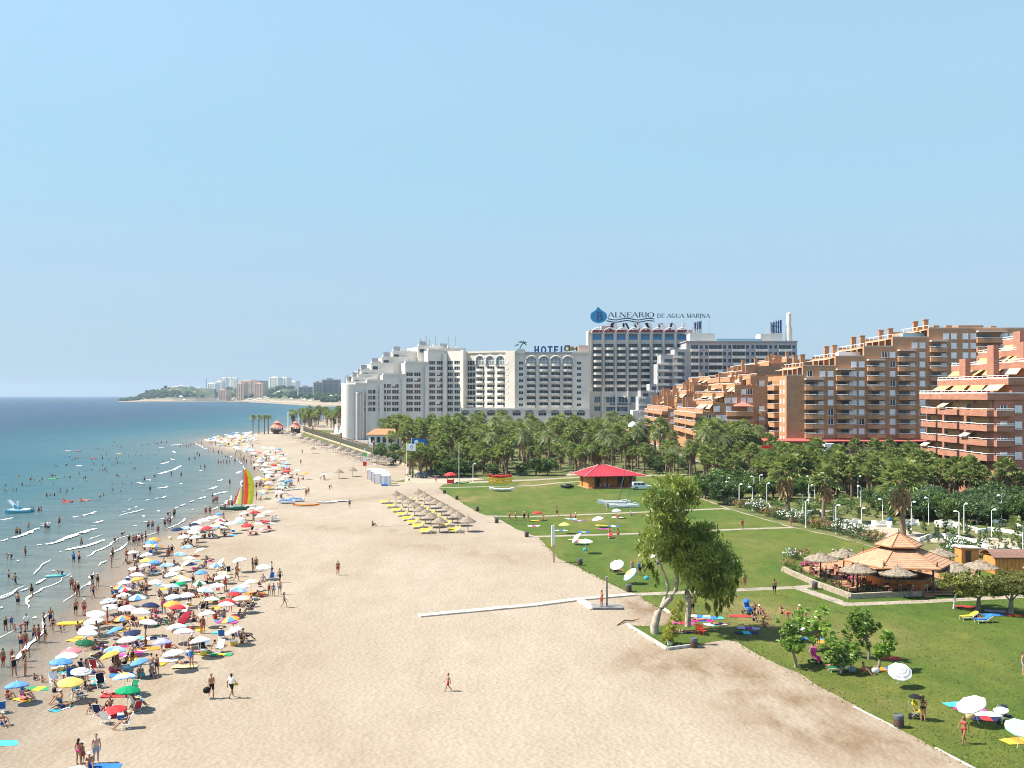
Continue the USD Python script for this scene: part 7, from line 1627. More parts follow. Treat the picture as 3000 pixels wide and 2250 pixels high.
# ------------------------------------------------ thatched sunshades and loungers
def thatch_shade(R_,H_,mtl):
 def make(p):
  m=MB().tube([(0,0,-.1),(0,0,H_)],.06,7);part(p,'pole',m,wood)
  m=MB();n_=20;rr=random.Random(3);P=[]
  prof=[(R_,H_-.72),(R_*.8,H_-.52),(R_*.5,H_-.22),(R_*.2,H_+.02),(.06,H_+.16)]
  V_=[(r*(1+.04*rr.uniform(-1,1))*math.cos(2*math.pi*j/n_),r*(1+.04*rr.uniform(-1,1))*math.sin(2*math.pi*j/n_),z+.03*rr.uniform(-1,1))for r,z in prof for j in range(n_)]
  F_=[(i*n_+j,i*n_+(j+1)%n_,(i+1)*n_+(j+1)%n_,(i+1)*n_+j)for i in range(4)for j in range(n_)]
  m.add(V_,F_)
  for j in range(48):
   a=2*math.pi*j/48;c,s_=math.cos(a),math.sin(a);t_=np.array([-s_,c,0])*R_*.06;e=np.array([c*R_*.97,s_*R_*.97,H_-.70]);m.add([e-t_,e+t_,e+[c*.1,s_*.1,-rr.uniform(.12,.26)]],[(0,1,2)])
  part(p,'thatch',m,mtl,smooth=35)
  m=MB().lathe((0,0,H_+.1),[(.1,0),(.06,.16),(.01,.26)],7);part(p,'top_knot',m,mtl)
 return make
def lounger(matc):
 def make(p):
  f=MB()
  for s_ in(-.29,.29):
   f.tube([(-.95,s_,.3),(.15,s_,.3),(.78,s_,.68)],.025,5)
  for x in(-.8,.1):
   for s_ in(-.29,.29):
    f.tube([(x,s_,.3),(x-.05,s_,0)],.022,5)
  f.tube([(.62,-.29,.58),(.7,-.29,0)],.02,5);f.tube([(.62,.29,.58),(.7,.29,0)],.02,5);part(p,'frame',f,white_paint)
  c=MB();P=[(-.97,.34),(-.4,.335),(.15,.34),(.5,.55),(.82,.74)];n_=len(P)
  V_=[(x,y,z+dz)for dz in(0,.07)for x,z in P for y in(-.28,.28)]
  F_=[(2*i,2*i+1,2*i+3,2*i+2)for i in range(n_-1)]+[(2*n_+2*i,2*n_+2*i+2,2*n_+2*i+3,2*n_+2*i+1)for i in range(n_-1)]+[(2*i+q,2*i+2+q,2*n_+2*i+2+q,2*n_+2*i+q)for i in range(n_-1)for q in(0,1)]
  part(p,'mattress',c.add(V_,F_),matc)
 return make
yel_m=mat('yellow_mattress',(0.80,0.52,0.06),.7,.2,rnd=.08)
ROW1=[(1160,1440),(1179,1451),(1197,1462),(1214,1473),(1231,1484),(1247,1494),(1263,1504),(1288,1517)]
ROW2=[(1225,1434),(1243,1444),(1259,1454),(1276,1463),(1293,1472),(1310,1482),(1326,1492),(1341,1500),(1371,1515)]
for ri,row in enumerate((ROW1,ROW2)):
 for k,(px,py)in enumerate(row):
  p=at(px,py,LAND+2.3);zn=('in the left row of thatched sunshades','in the right row of thatched sunshades')[ri]
  place('thatch_shade','thatched_sunshade',thatch_shade(1.35,2.3,thatch),(p[0],p[1],LAND),k*.7,cat='sunshade',group='thatched sunshades over the yellow loungers',desc='conical thatched sunshade',zone=zn)
  zl=('under the left thatched row','under the right thatched row')[ri]
  for q in range(4):
   place('lounger_y','sun_lounger',lounger(yel_m),(p[0]-1.95-.2*(q%2),p[1]-1.7+.86*q,LAND),rv.uniform(-.06,.06),sc=1.08,cat='lounger',group='yellow sun loungers',desc='yellow lounger with white frame',zone=zl)
put_person('sm_red',tuple(gp(1338,1524)),.5,label='person standing between the two rows of thatched sunshades')
# the older sunshades and red loungers by the arched fence
red_m=mat('red_mattress',(0.50,0.05,0.04),.7,.2,rnd=.15);blu_m=mat('white_mattress',(0.66,0.66,0.66),.7,.2)
band_px=[(828,1277),(845,1280),(862,1285),(884,1296),(905,1300),(925,1305),(945,1310),(955,1318),(980,1325),(1002,1332),(1020,1338),(1040,1345),(1060,1350),(1085,1355),(1105,1360),(1125,1364),(1140,1368)]
for k,(px,py)in enumerate(band_px):
 for q in range(2):
  p=gp(px+q*6-3,py-q*4)
  place('thatch_shade_old','thatched_sunshade',thatch_shade(1.6,2.5,thatch_dark),tuple(p),k,cat='sunshade',group='grey thatched sunshades along the arched fence',desc='old grey thatched sunshade',zone='along the arched fence')
  c,mm=(('red',red_m),('white',blu_m))[(k+q)%3==0]
  place('lounger_'+c,'sun_lounger',lounger(mm),(p[0]-1.8,p[1]-1.6+q,LAND),rv.uniform(-.2,.2),cat='lounger',group='sun loungers along the arched fence',desc=f'{c} sun lounger',zone='below the arched fence')
for px,py,lb in((993,1402,'lone thatched sunshade on open sand, left of the pair'),(1033,1396,'lone thatched sunshade on open sand, right of the pair'),(917,1328,'small thatched sunshade halfway between crowd and fence')):
 place('thatch_shade','thatched_sunshade',thatch_shade(1.35,2.3,thatch),tuple(gp(px,py)),0,label=lb,cat='sunshade')
 # ------------------------------------------------ the arched fence, poles, flags, cabins, kiosks, fountains
fen=thing('arched_fence','long rust and green fence with arched posts dividing beach and gardens','fence')
a,b=at(889,1266)[:2],at(1193,1366)[:2];Lf=np.linalg.norm(b-a);t_=(b-a)/Lf;nrm=np.array([-t_[1],t_[0]]);nrm=nrm if nrm[0]<0 else-nrm
rust=mat('rust_post',(0.30,0.17,0.105),.8,vary=.3,scale=1.0);mesh_green=mat('green_mesh',(0.055,0.075,0.055),.8)
npn=84
for k in range(npn+1):
 c=a+t_*Lf*k/npn;m=MB();P=[(0,0),(0,2.6),(.08,3.0),(.3,3.35),(.65,3.5)]
 m.tube([(c[0]+nrm[0]*o,c[1]+nrm[1]*o,LAND+z)for o,z in P],.13,5);part(fen,'post',m,rust)
 if k<npn:
  d_=a+t_*Lf*(k+1)/npn;m=MB();m.tube([(c[0],c[1],LAND+2.5),(d_[0],d_[1],LAND+2.5)],.04,4);m.tube([(c[0],c[1],LAND+1.4),(d_[0],d_[1],LAND+1.4)],.03,4)
  for q in range(1,5):
   e=c+(d_-c)*q/5;m.tube([(e[0],e[1],LAND+.6),(e[0],e[1],LAND+2.55)],.025,3)
  m.add([(c[0],c[1],LAND+.6),(d_[0],d_[1],LAND+.6),(d_[0],d_[1],LAND+2.45),(c[0],c[1],LAND+2.45)],[(0,1,2,3)]);part(fen,'panel',m,mesh_green)
m=MB();c=(a+b)/2;m.obox((c[0],c[1],LAND+.3),(Lf,.3,.62),math.atan2(t_[1],t_[0]));part(fen,'base_wall',m,mat('fence_wall',(0.50,0.37,0.25),.85,vary=.15,scale=.5))
for f in(.16,.52,.8):
 c=a+t_*Lf*f;m=MB().obox((c[0],c[1],LAND+2.3),(.7,.7,4.6),math.atan2(t_[1],t_[0]));m.lathe((c[0],c[1],LAND+4.6),[(.45,0),(.5,.3),(.3,.5),(.01,.7)],8);part(fen,'pillar',m,rust)
def pole(name,px,py,top_py,r_,label,mtl,cat='pole'):
 b_=gp(px,py);h=(py-top_py)/FPX*b_[1]
 t=thing(name,label,cat,tuple(b_));m=MB().tube([(0,0,-.1),(0,0,h)],[r_,r_*.7],7);part(t,'pole',m,mtl,smooth=50);m=MB().ball((0,0,h),r_*1.3,6);part(t,'finial',m,mtl)
 return t,b_,h
def flag(t,h,w,ht,mtl,sgn=1,emblem=None):
 n_=8;V_=[(sgn*w*i/n_,.18*math.sin(i*1.1)*i/n_,h-z*ht*(1-.06*i/n_)-.12*(i/n_)**2*ht)for i in range(n_+1)for z in(0,1)]
 fl=part(t,'flag',MB().add(V_,[(2*i,2*i+1,2*i+3,2*i+2)for i in range(n_)]),mtl,smooth=True)
 if emblem:
  c,r_,mm=emblem;m=MB();pts=[(sgn*w*(c+r_*math.cos(q)),-.10+.18*math.sin((c+r_*math.cos(q))*n_*1.1)*c,h-ht*.5-ht*.34*math.sin(q))for q in np.linspace(0,6.283,12,endpoint=False)];m.add(pts+[tuple(np.mean(pts,axis=0))],[(i,(i+1)%12,12)for i in range(12)]);part(fl,'emblem',m,mm)
canvas_white=mat('flag_white',(0.80,0.80,0.80),.8,trans=.2);canvas_blue=mat('flag_blue',(0.015,0.13,0.42),.8,trans=.15)
t,_,h=pole('flagpole',1191,1402,1298,.09,'white flagpole with a white flag at the beach entrance',white_paint,'flagpole');flag(t,h-.1,2.4,1.9,canvas_white,1,(.55,.2,mat('flag_print',(0.42,0.47,0.48),.8)))
t,_,h=pole('flagpole',1206,1396,1284,.08,'flagpole flying a blue flag with a white disc',white_paint,'flagpole');flag(t,h-.1,3.9,2.0,canvas_blue,1,(.32,.16,canvas_white))
t,_,h=pole('lookout_pole',1069,1385,1316,.12,'red, white and green banded mast beside the white cabins',white_paint)
for k,c in enumerate(('red','white','green')):
 m=MB().obox((0,0,h*(.38+.2*k)),(1.0,.5,h*.17));part(t,'banner',m,plastic[c])
pole('tall_pole',1345,1424,1297,.12,'tall bare pole at the far left corner of the lawn',mat('pole_grey',(0.42,0.38,0.32),.7));pole('tall_pole',844,1272,1209,.25,'tall white pole between the two red roofed kiosks',white_paint);pole('tall_pole',874,1268,1222,.14,'thin pole right of the farther red roofed kiosk',white_paint)
for k,(px,py)in enumerate(((1098,1404),(1109,1409),(1118,1416),(1131,1422))):
 c=thing('beach_cabin',('farthest of the four white beach cabins','second farthest of the four white beach cabins','third white beach cabin, behind the nearest one','nearest white beach cabin, with a blue step')[k],'cabin',tuple(gp(px,py)),group='white beach cabins');w_=1.25 if k==3 else 2.0
 m=MB().obox((0,0,1.25),(w_*1.7,1.8,2.5));part(c,'wall',m,white_paint)
 m=MB();m.add([(-w_*.9,-1,2.5),(w_*.9,-1,2.5),(w_*.9,1,2.5),(-w_*.9,1,2.5),(-w_*.9,0,2.85),(w_*.9,0,2.85)],[(0,1,5,4),(2,3,4,5)]);m.add(np.array([(-w_*.9,-1,2.5),(-w_*.9,1,2.5),(-w_*.9,0,2.85),(w_*.9,-1,2.5),(w_*.9,1,2.5),(w_*.9,0,2.85)]),[(0,2,1),(3,4,5)]);part(c,'roof',m,plastic['white'])
 m=MB().obox((.1,-.93,1.1),(.8,.06,2.0));part(c,'door',m,mat('door_grey',(0.5,0.52,0.55),.6))
 for s_ in(-1,1):
  m=MB().obox((s_*w_*.85,-.92,1.25),(.08,.08,2.5));part(c,'corner_trim',m,plastic['red'])
 if k==3:
  m=MB().obox((-.2,-1.3,.2),(1.2,.7,.4));part(c,'step',m,plastic['blue'])
def kiosk(px,py,w,h,lb):
 c=thing('kiosk',lb,'kiosk',tuple(gp(px,py)))
 for s_ in range(8):
  q=s_*math.pi/4;m=MB().tube([(w*.38*math.cos(q),w*.38*math.sin(q),0),(w*.38*math.cos(q),w*.38*math.sin(q),h*.55)],.18,6);part(c,'post',m,dark_wood)
 m=MB().lathe((0,0,0),[(w*.3,0),(w*.3,h*.3),(w*.32,h*.32),(.01,h*.32)],8,.39);part(c,'counter',m,dark_wood)
 m=MB().lathe((0,0,0),[(w*.52,h*.48),(w*.22,h*.72),(w*.2,h*.72)],8,.39);part(c,'lower_roof',m,mat('coral_roof',(0.62,0.20,0.13),.8,vary=.15,scale=.5))
 m=MB().lathe((0,0,0),[(w*.18,h*.7),(w*.18,h*.8)],8,.39);part(c,'drum',m,dark_wood);m=MB().lathe((0,0,0),[(w*.28,h*.79),(.05,h*.98),(.02,h*1.05)],8,.39);part(c,'upper_roof',m,MATS['coral_roof'])
kiosk(812,1271,8.2,7.6,'coral two tier roofed kiosk beside the four slim palms');kiosk(866,1268,6.6,7.0,'smaller coral roofed kiosk right of the white pole')
spray=usdkit.material(stage,'/World/Looks/water_spray',{'p':('principled_bsdf',dict(base_color=(.85,.88,.9),roughness=.9)),'t':('transparent_bsdf',{}),'m':('mix_closure',dict(fac=.62))},[('t.BSDF','m.closure1'),('p.BSDF','m.closure2')],surface='m.closure')
fo=thing('fountain','garden fountain throwing one tall and two short white water jets','fountain')
for k,(px,py,tp,w)in enumerate(((1034,1268,1209,2.6),(985,1272,1246,1.3),(1000,1273,1248,1.3))):
 b_=gp(px,py);h=(py-tp)/FPX*b_[1];m=MB().lathe(tuple(b_),[(w,0),(w*.9,h*.3),(w*.55,h*.7),(.1,h)],9);part(fo,'jet',m,spray)
m=MB().lathe(tuple(gp(1015,1272)),[(9,0),(9,.6),(8.5,.6),(8.5,.3),(.1,.3)],24);part(fo,'basin',m,concrete)
tb=thing('garden_house','low white garden building with a terracotta roof left of the palms','building');F=Facade(1080,395,1156,392);m=MB();F.box(m,0,F.len,-8,0,G0,6.6);part(tb,'wall',m,white_paint)
m=MB();m.add([F.p(-.8,1,6.6),F.p(F.len+.8,1,6.6),F.p(F.len+.8,-9,6.6),F.p(-.8,-9,6.6),F.p(1,-4,8.8),F.p(F.len-1,-4,8.8)],[(0,1,5,4),(2,3,4,5)]);m.add([F.p(-.8,1,6.6),F.p(1,-4,8.8),F.p(-.8,-9,6.6),F.p(F.len+.8,1,6.6),F.p(F.len+.8,-9,6.6),F.p(F.len-1,-4,8.8)],[(0,1,2),(3,4,5)]);part(tb,'roof',m,mat('terracotta',(0.42,0.17,0.085),.85,vary=.2,scale=.6))
for k in range(4):
 m=MB();F.box(m,1+2.5*k,2.5+2.5*k,.01,.06,3.4,5.6);part(tb,'window',m,glass)
dm=thing('white_dome','small white dome poking out of the treetops left of centre','dome',tuple(at(1240,1262,5.0)));m=MB().lathe((0,0,0),[(1.6,0),(1.6,.8),(1.3,1.6),(.7,2.2),(.1,2.5),(.08,3.6)],14);part(dm,'shell',m,white_paint,smooth=50);m=MB().lathe((0,0,-4.4),[(1.2,0),(1.2,4.4)],10);part(dm,'drum',m,white_paint)
sl=thing('water_slide','red and white slide tower between the palms before the grey building','slide',tuple(gp(1830,1330)))
m=MB().tube([(3.0,0,10.2),(1.5,0,8.6),(-1.5,.2,6.6)],.55,8);part(sl,'red_chute',m,plastic['red'],smooth=50);m=MB().tube([(-1.5,.2,6.6),(-5,.4,4.6),(-9,.5,3.2)],.5,8);part(sl,'white_chute',m,plastic['white'],smooth=50)
for k,(x,y)in enumerate(((2,-1),(4,-1),(2,1),(4,1))):
 m=MB().tube([(x,y,0),(x,y,10)],.12,5);part(sl,'leg',m,steel)
m=MB().lathe((3,0,10),[(1.8,0),(1.8,.2),(1.2,1.4),(.1,2.0)],10);part(sl,'tower_roof',m,white_paint)
ar=thing('pink_archway','ornate pinkish arch standing among the palms before the hotel','arch',tuple(gp(1541,1312)))
m=MB().tube([(-1.6,0,0),(-1.6,0,5.5),(-1.2,0,7.6),(0,0,9.4),(1.2,0,7.6),(1.6,0,5.5),(1.6,0,0)],.55,7);part(ar,'arch_ring',m,mat('pink_stone',(0.52,0.33,0.26),.85,vary=.2,scale=.8),smooth=50);m=MB().lathe((-5.2,0,0),[(.7,0),(.7,5),(.9,5.4),(.9,6.6),(.2,8)],8);part(ar,'turret',m,white_paint,smooth=50);m=MB().obox((2,1.2,1.6),(14,.6,3.2));part(ar,'garden_wall',m,MATS['pink_stone'])
rk=thing('red_kiosk','bright red and coral market canopy among the palms below the orange block','canopy',tuple(gp(2236,1385)));m=MB().lathe((0,0,0),[(3.6,3.6),(1.4,5.0),(1.3,5.6),(.1,6.6)],8,.39);part(rk,'canopy',m,mat('coral_canvas',(0.62,0.19,0.13),.8))
for k in range(4):
 m=MB().tube([(2.4*math.cos(k*1.57+.78),2.4*math.sin(k*1.57+.78),0),(2.4*math.cos(k*1.57+.78),2.4*math.sin(k*1.57+.78),4)],.08,5);part(rk,'post',m,steel)
m=MB().obox((1.4,3,6.6),(4.2,.3,1.8));part(rk,'red_board',m,plastic['red'])
# ------------------------------------------------ the red roofed hut, the car, boats
hx=at(1724,1431)[:2];hut=thing('beach_hut','orange boarded hut with a wide red hip roof behind the lawn','building',(hx[0],hx[1],LAND),math.radians(12))
W_,D_,EH=11.4,7.4,3.05
m=MB();m.box(-.5,W_+.6,-1.2,D_+.3,0,.16);part(hut,'deck',m,deck_wood)
m=MB();m.box(0,.15,0,D_,.16,EH);m.box(0,W_,D_-.15,D_,.16,EH);m.box(W_-.15,W_,.0,D_,.16,EH);m.box(.2,W_-.2,2.6,2.75,.16,EH);part(hut,'wall',m,orange_paint)
for k in range(18):
 m=MB();m.box(-.03,0,.05+k*.41,.05+k*.41+.36,.17,EH-.05)
 if k not in(11,12,13):
  part(hut,'board',m,orange_paint)
m=MB();m.box(-.02,0.005,4.6,5.9,.17,2.3);part(hut,'door',m,dark_wood)
m=MB();m.box(.02,1.5,-.02,.12,.16,EH);part(hut,'front_board_wall',m,orange_paint)
for k,x in enumerate((1.55,4.4,7.2,10.0,W_-.1)):
 m=MB();m.box(x-.09,x+.09,-.9,-.72,.16,EH);part(hut,'post',m,dark_wood)
m=MB();m.box(2.0,3.6,2.52,2.597,.3,2.3);m.box(8,9.6,2.52,2.597,.3,2.3);part(hut,'opening',m,dark_wood)
red_roof=mat('red_roof_sheet',(0.42,0.035,0.05),.6,.3,vary=.12,scale=1.0)
o=1.35;x0,x1,y0,y1,zr=-o,W_+o+.6,-o-.5,D_+o,EH+2.15;ra,rb=(W_*.30,D_*.5-.3),(W_*.45,D_*.5-.3)
for k,tri in enumerate((((x0,y0,EH-.1),(x1,y0,EH-.1),(rb[0],rb[1],zr),(ra[0],ra[1],zr)),((x1,y1,EH-.1),(x0,y1,EH-.1),(ra[0],ra[1],zr),(rb[0],rb[1],zr)),((x0,y1,EH-.1),(x0,y0,EH-.1),(ra[0],ra[1],zr)),((x1,y0,EH-.1),(x1,y1,EH-.1),(rb[0],rb[1],zr)))):
 P=[np.array(v_,float)for v_ in tri];n_=len(P);m=MB();V_=P+[v_-np.array([0,0,.1])for v_ in P];m.add(V_,[(0,1,2)]+([(0,2,3)]if n_==4 else[])+[(n_,n_+2,n_+1)]+([(n_,n_+3,n_+2)]if n_==4 else[])+[(0,n_,1),(1,n_,n_+1)]);rp=part(hut,'roof_plane',m,red_roof)
 r=MB();e0,e1=P[0],P[1];top=[P[-1],P[2]]
 for q in range(1,12):
  f=q/12;lo=e0+(e1-e0)*f;hi=top[0]+(top[1]-top[0])*f;r.tube([lo+[0,0,.03],hi+[0,0,.03]],.03,3)
 part(rp,'seam',r,red_roof)
for pa,pb in(((x0,y0),ra),((x1,y0),rb),((x0,y1),ra),((x1,y1),rb)):
 m=MB().tube([(pa[0],pa[1],EH-.05),(pb[0],pb[1],zr+.05)],.09,6);part(hut,'hip_cap',m,mat('roof_cap',(0.62,0.3,0.3),.5))
def plastic_chair(col):
 def make(p):
  m=MB().obox((0,0,.43),(.46,.44,.03));part(p,'seat',m,plastic[col]);m=MB()
  for k in range(5):
   m.obox((-.18+.09*k,.24,.66),(.05,.025,.46),rx=-.15)
  m.obox((0,.275,.88),(.46,.03,.07));part(p,'backrest',m,plastic[col])
  for x in(-.2,.2):
   for y in(-.19,.2):
    m=MB().tube([(x,y,.43),(x*1.12,y*1.12,0)],[.022,.016],5);part(p,'leg',m,plastic[col])
   m=MB().obox((x*1.1,.02,.64),(.05,.42,.03));m.tube([(x*1.1,-.18,.63),(x*1.1,-.18,.43)],.02,5);part(p,'armrest',m,plastic[col])
 return make
def round_table(col,r_=.45):
 def make(p):
  m=MB().lathe((0,0,.7),[(r_,0),(r_,.03),(.01,.035)],16);m.lathe((0,0,.699),[(.01,0),(r_,0)],16);part(p,'tabletop',m,col)
  for k in range(4):
   a_=k*1.571+.78;m=MB().tube([(.1*math.cos(a_),.1*math.sin(a_),.7),(r_*.75*math.cos(a_),r_*.75*math.sin(a_),0)],.02,5);part(p,'leg',m,col)
 return make
ca,sa=math.cos(math.radians(12)),math.sin(math.radians(12));hp=lambda x,y:(hx[0]+x*ca-y*sa,hx[1]+x*sa+y*ca,LAND+.16)
place('table_white','garden_table',round_table(plastic['white']),hp(4.3,.9),0,label='white plastic table on the terrace of the red roofed hut',cat='table')
for k,(x,y,rz,lb)in enumerate(((3.3,.9,1.6,'white plastic chair left of the hut table'),(5.3,1.0,-1.6,'white plastic chair right of the hut table'),(4.4,1.8,0,'white plastic chair behind the hut table'))):
 place('chair_white','plastic_chair',plastic_chair('white'),hp(x,y),rz,label=lb,cat='chair',group='white chairs at the hut')
cp=gp(1881,1434);car=thing('parked_car','silver white off road car parked at the right end of the hut','car',tuple(cp),math.radians(4));car_paint=mat('silver_paint',(0.62,0.64,0.66),.3,.5)
def car_body(root,paint,L=4.7,tall=True):
 """Car along +x: body with wheel arches, cabin, windows, lights, wheels."""
 P=[(-L/2,.45),(-L/2,.95),(-L/2+.1,1.0),(L*.22,1.02),(L/2-.1,.88),(L/2,.7),(L/2,.4),(L/2-.45,.35),(-L/2+.4,.35)]
 body=sg.Polygon(P)
 for wx in(-L*.31,L*.31):
  body=body.difference(sg.Point(wx,.33).buffer(.40,12))
 t=trimesh.creation.extrude_polygon(body,1.76,engine='earcut');m=MB().add(np.array([(x,z-.88,y)for x,y,z in t.vertices]),t.faces[:,::-1]);b_=part(root,'body',m,paint)
 top=1.72 if tall else 1.42;V_=[(-L*.49,-.82,1.0),(L*.2,-.82,1.02),(L*.06,-.68,top),(-L*.45,-.68,top)];V_+=[(x,-y,z)for x,y,z in V_]
 part(root,'cabin',MB().add(V_,[(0,1,2,3),(5,4,7,6),(3,2,6,7),(1,5,6,2),(4,0,3,7)]),paint)
 for s_ in(-1,1):
  for(xa,xb)in((-L*.44,-L*.29),(-L*.27,-L*.1),(-L*.085,L*.09)):
   za,zb=1.08,top-.1;f=lambda z:s_*(.82+(.68-.82)*(z-1.0)/(top-1.0)+.012);cut=.14 if xb>0 else 0;m=MB().add([(xa,f(za),za),(xb+cut,f(za),za),(xb,f(zb),zb),(xa+.03,f(zb),zb)],[(0,1,2,3)]);part(root,'window',m,glass)
  for wx in(-L*.31,L*.31):
   m=MB();V0=[(wx+.34*math.cos(q),s_*.86-s_*d_,.34+.34*math.sin(q))for d_ in(0,.22)for q in np.linspace(0,6.283,14,endpoint=False)];m.add(V0+[(wx,s_*.86,.34)],[(i,(i+1)%14,14+(i+1)%14,14+i)for i in range(14)]);m.add(V0[:14]+[(wx,s_*.87,.34)],[(i,(i+1)%14,14)for i in range(14)]);w_=part(root,'wheel',m,rubber)
   m=MB();V0=[(wx+.2*math.cos(q),s_*.88,.34+.2*math.sin(q))for q in np.linspace(0,6.283,10,endpoint=False)];m.add(V0+[(wx,s_*.90,.34)],[(i,(i+1)%10,10)for i in range(10)]);part(w_,'rim',m,chrome)
  m=MB().obox((L/2-.02,s_*.62,.76),(.1,.34,.16));part(root,'headlight',m,mat('lamp_glass',(.7,.72,.75),.15));m=MB().obox((-L/2-.0,s_*.74,.85),(.08,.16,.4));part(root,'tail_light',m,plastic['red'])
  m=MB().obox((L*.14,s_*.93,1.08),(.1,.14,.12));part(root,'mirror',m,paint)
 m=MB().add([(L*.205,-.76,1.05),(L*.205,.76,1.05),(L*.075,.64,top-.06),(L*.075,-.64,top-.06)],[(0,1,2,3)]);part(root,'windscreen',m,glass)
 m=MB().obox((L/2+.03,0,.5),(.12,1.7,.22));m.obox((-L/2-.03,0,.5),(.12,1.7,.22));part(root,'bumper',m,mat('bumper_grey',(.18,.18,.19),.6))
car_body(car,car_paint)
m=MB().lathe((-2.52,0,.98),[(.34,-.0),(.34,.2)],12);V_,F_=m.arr();V_=np.column_stack([V_[:,2]-.98-2.55,V_[:,1],.98+V_[:,0]+2.52]);part(car,'spare_wheel',MB().add(V_,F_),rubber)
for k,(px,py,c,rz,lb)in enumerate(((1232,1399,(0.10,0.14,0.17),2.6,'dark car half hidden by palm trunks near the flagpoles'),(1273,1391,(0.03,0.10,0.13),.1,'dark teal car parked in shade behind the flagpoles'),(1302,1389,(0.02,0.03,0.05),.1,'black car parked beside the dark teal one'),(2085,1338,(0.7,0.7,0.7),1.2,'white car glimpsed between palms below the orange blocks'),(2064,1345,(0.10,0.16,0.3),1.2,'blue car glimpsed between palms below the orange blocks'))):
 c_=thing('parked_car',lb,'car',tuple(gp(px,py)),rz);car_body(c_,mat('car_paint_%d'%k,c,.3,.5),4.3,False)
def hull_mesh(L,w,h,rise=.25,n=14):
 """A slim boat hull, flat on top, pointed at both ends."""
 V_=[]
 for i in range(n+1):
  f=i/n*2-1;k_=max(.02,(1-abs(f)**2.4));x=f*L/2;z=rise*f*f
  V_+=[(x,-w/2*k_,h+z),(x,-w*.42*k_,h*.5+z),(x,0,z*.8),(x,w*.42*k_,h*.5+z),(x,w/2*k_,h+z),(x,0,h+z+.03)]
 F_=[(i*6+j,(i+1)*6+j,(i+1)*6+(j+1)%6,i*6+(j+1)%6)for i in range(n)for j in range(6)]
 return np.array(V_),F_
def catamaran(lb,px,py,rz,tilt):
 c=thing('catamaran',lb,'boat',tuple(gp(px,py)),rz,group='catamarans on the lawn')
 for s_ in(-1,1):
  V_,F_=hull_mesh(6.4,.5,.5,.22);part(c,'hull',MB().add(V_+[0,s_*1.15,.05],F_),plastic['white'],smooth=40)
 m=MB()
 for x in(-1.2,.9):
  m.tube([(x,-1.2,.62),(x,1.2,.62)],.05,6)
 part(c,'crossbeam',m,chrome);m=MB().obox((-.15,0,.63),(2.0,2.1,.03));part(c,'trampoline',m,mat('trampoline',(.2,.21,.22),.9))
 m=MB().tube([(.9,0,.62),(.9+tilt,.1,8.0)],[.07,.045],7);part(c,'mast',m,mat('mast_dark',(.09,.09,.1),.5),smooth=50)
 m=MB();m.tube([(3.0,0,.6),(.9+tilt,.1,7.0)],.012,3);m.tube([(.2,1.15,.6),(.9+tilt,.1,6.8)],.012,3);m.tube([(.2,-1.15,.6),(.9+tilt,.1,6.8)],.012,3);part(c,'stays',m,steel)
 for s_ in(-1,1):
  m=MB().obox((-3.2,s_*1.15,.4),(.06,.05,.8));part(c,'rudder',m,plastic['white'])
catamaran('nearer white beach catamaran with a bare leaning mast on the lawn',1822,1486,.05,1.9);catamaran('farther white beach catamaran, its bare mast left of the other',1799,1476,.05,1.6)
def kayak(L,w,mtl,mtl2):
 def make(p):
  V_,F_=hull_mesh(L,w,.26,.16);part(p,'hull',MB().add(V_,F_),mtl,smooth=40)
  for x in(-.7,.6):
   m=MB().lathe((x,0,.24),[(.27,.08),(.25,.1),(.2,.02),(.01,.01)],10,sx=1.4,sy=.8);part(p,'cockpit',m,mtl2)
 return make
rack=thing('kayak_rack','timber kayak rack by the hedge at the far edge of the lawn','rack',tuple(gp(1466,1424)))
for x in(-1.9,1.9):
 for y in(-.5,.5):
  m=MB().tube([(x,y,0),(x,y,2.5)],.06,5);part(rack,'upright',m,wood)
 for z in(.5,1.2,1.9):
  m=MB().tube([(x,-.6,z),(x,.6,z)],.05,5);part(rack,'bearer',m,wood)
for k,(z,dx,c,c2,lb)in enumerate(((.56,0,'yellow','lime','lowest yellow kayak on the rack'),(1.26,.1,'yellow','lime','middle yellow kayak on the rack'),(1.96,-.1,'red','orange','red kayak lying on top of the rack'))):
 p=gp(1466,1424,z);place('kayak_%s'%c,'kayak',kayak(5.4,.85,plastic[c],plastic[c2]),(p[0]+dx,p[1],p[2]),.04,sc=(1.05,1.1,2.1),label=lb,cat='kayak')
p=gp(1470,1440,.05);place('kayak_white','kayak',kayak(5.2,1.0,plastic['white'],plastic['aqua']),tuple(p),-.12,sc=(1.1,1.4,2.2),label='big white hull on the grass in front of the kayak rack',cat='kayak')
p=gp(1355,1417,.05);place('kayak_green','kayak',kayak(3.2,.7,plastic['green'],plastic['lime']),tuple(p),.1,label='bright green kayak beside the red canopy stall',cat='kayak')
p=gp(1662,1431,.05);js=thing('jet_ski','black and blue jet ski beside the left corner of the hut','jet ski',tuple(p),2.9);V_,F_=hull_mesh(3.2,1.1,.5,.3);part(js,'hull',MB().add(V_,F_),mat('ski_dark',(.02,.025,.04),.3),smooth=40);m=MB().obox((-.4,0,.8),(1.3,.45,.35));part(js,'seat',m,rubber);m=MB().tube([(.5,-.4,1.15),(.45,0,1.1),(.5,.4,1.15)],.03,5);m.tube([(.8,0,.6),(.45,0,1.1)],.08,5);part(js,'handlebar',m,plastic['blue'])
st=thing('red_stall','small red canopy stall at the edge of the car park','stall',tuple(gp(1320,1416)));m=MB().lathe((0,0,0),[(1.5,1.9),(1.5,2.1),(.8,2.6),(.05,2.8)],8);part(st,'canopy',m,plastic['red'])
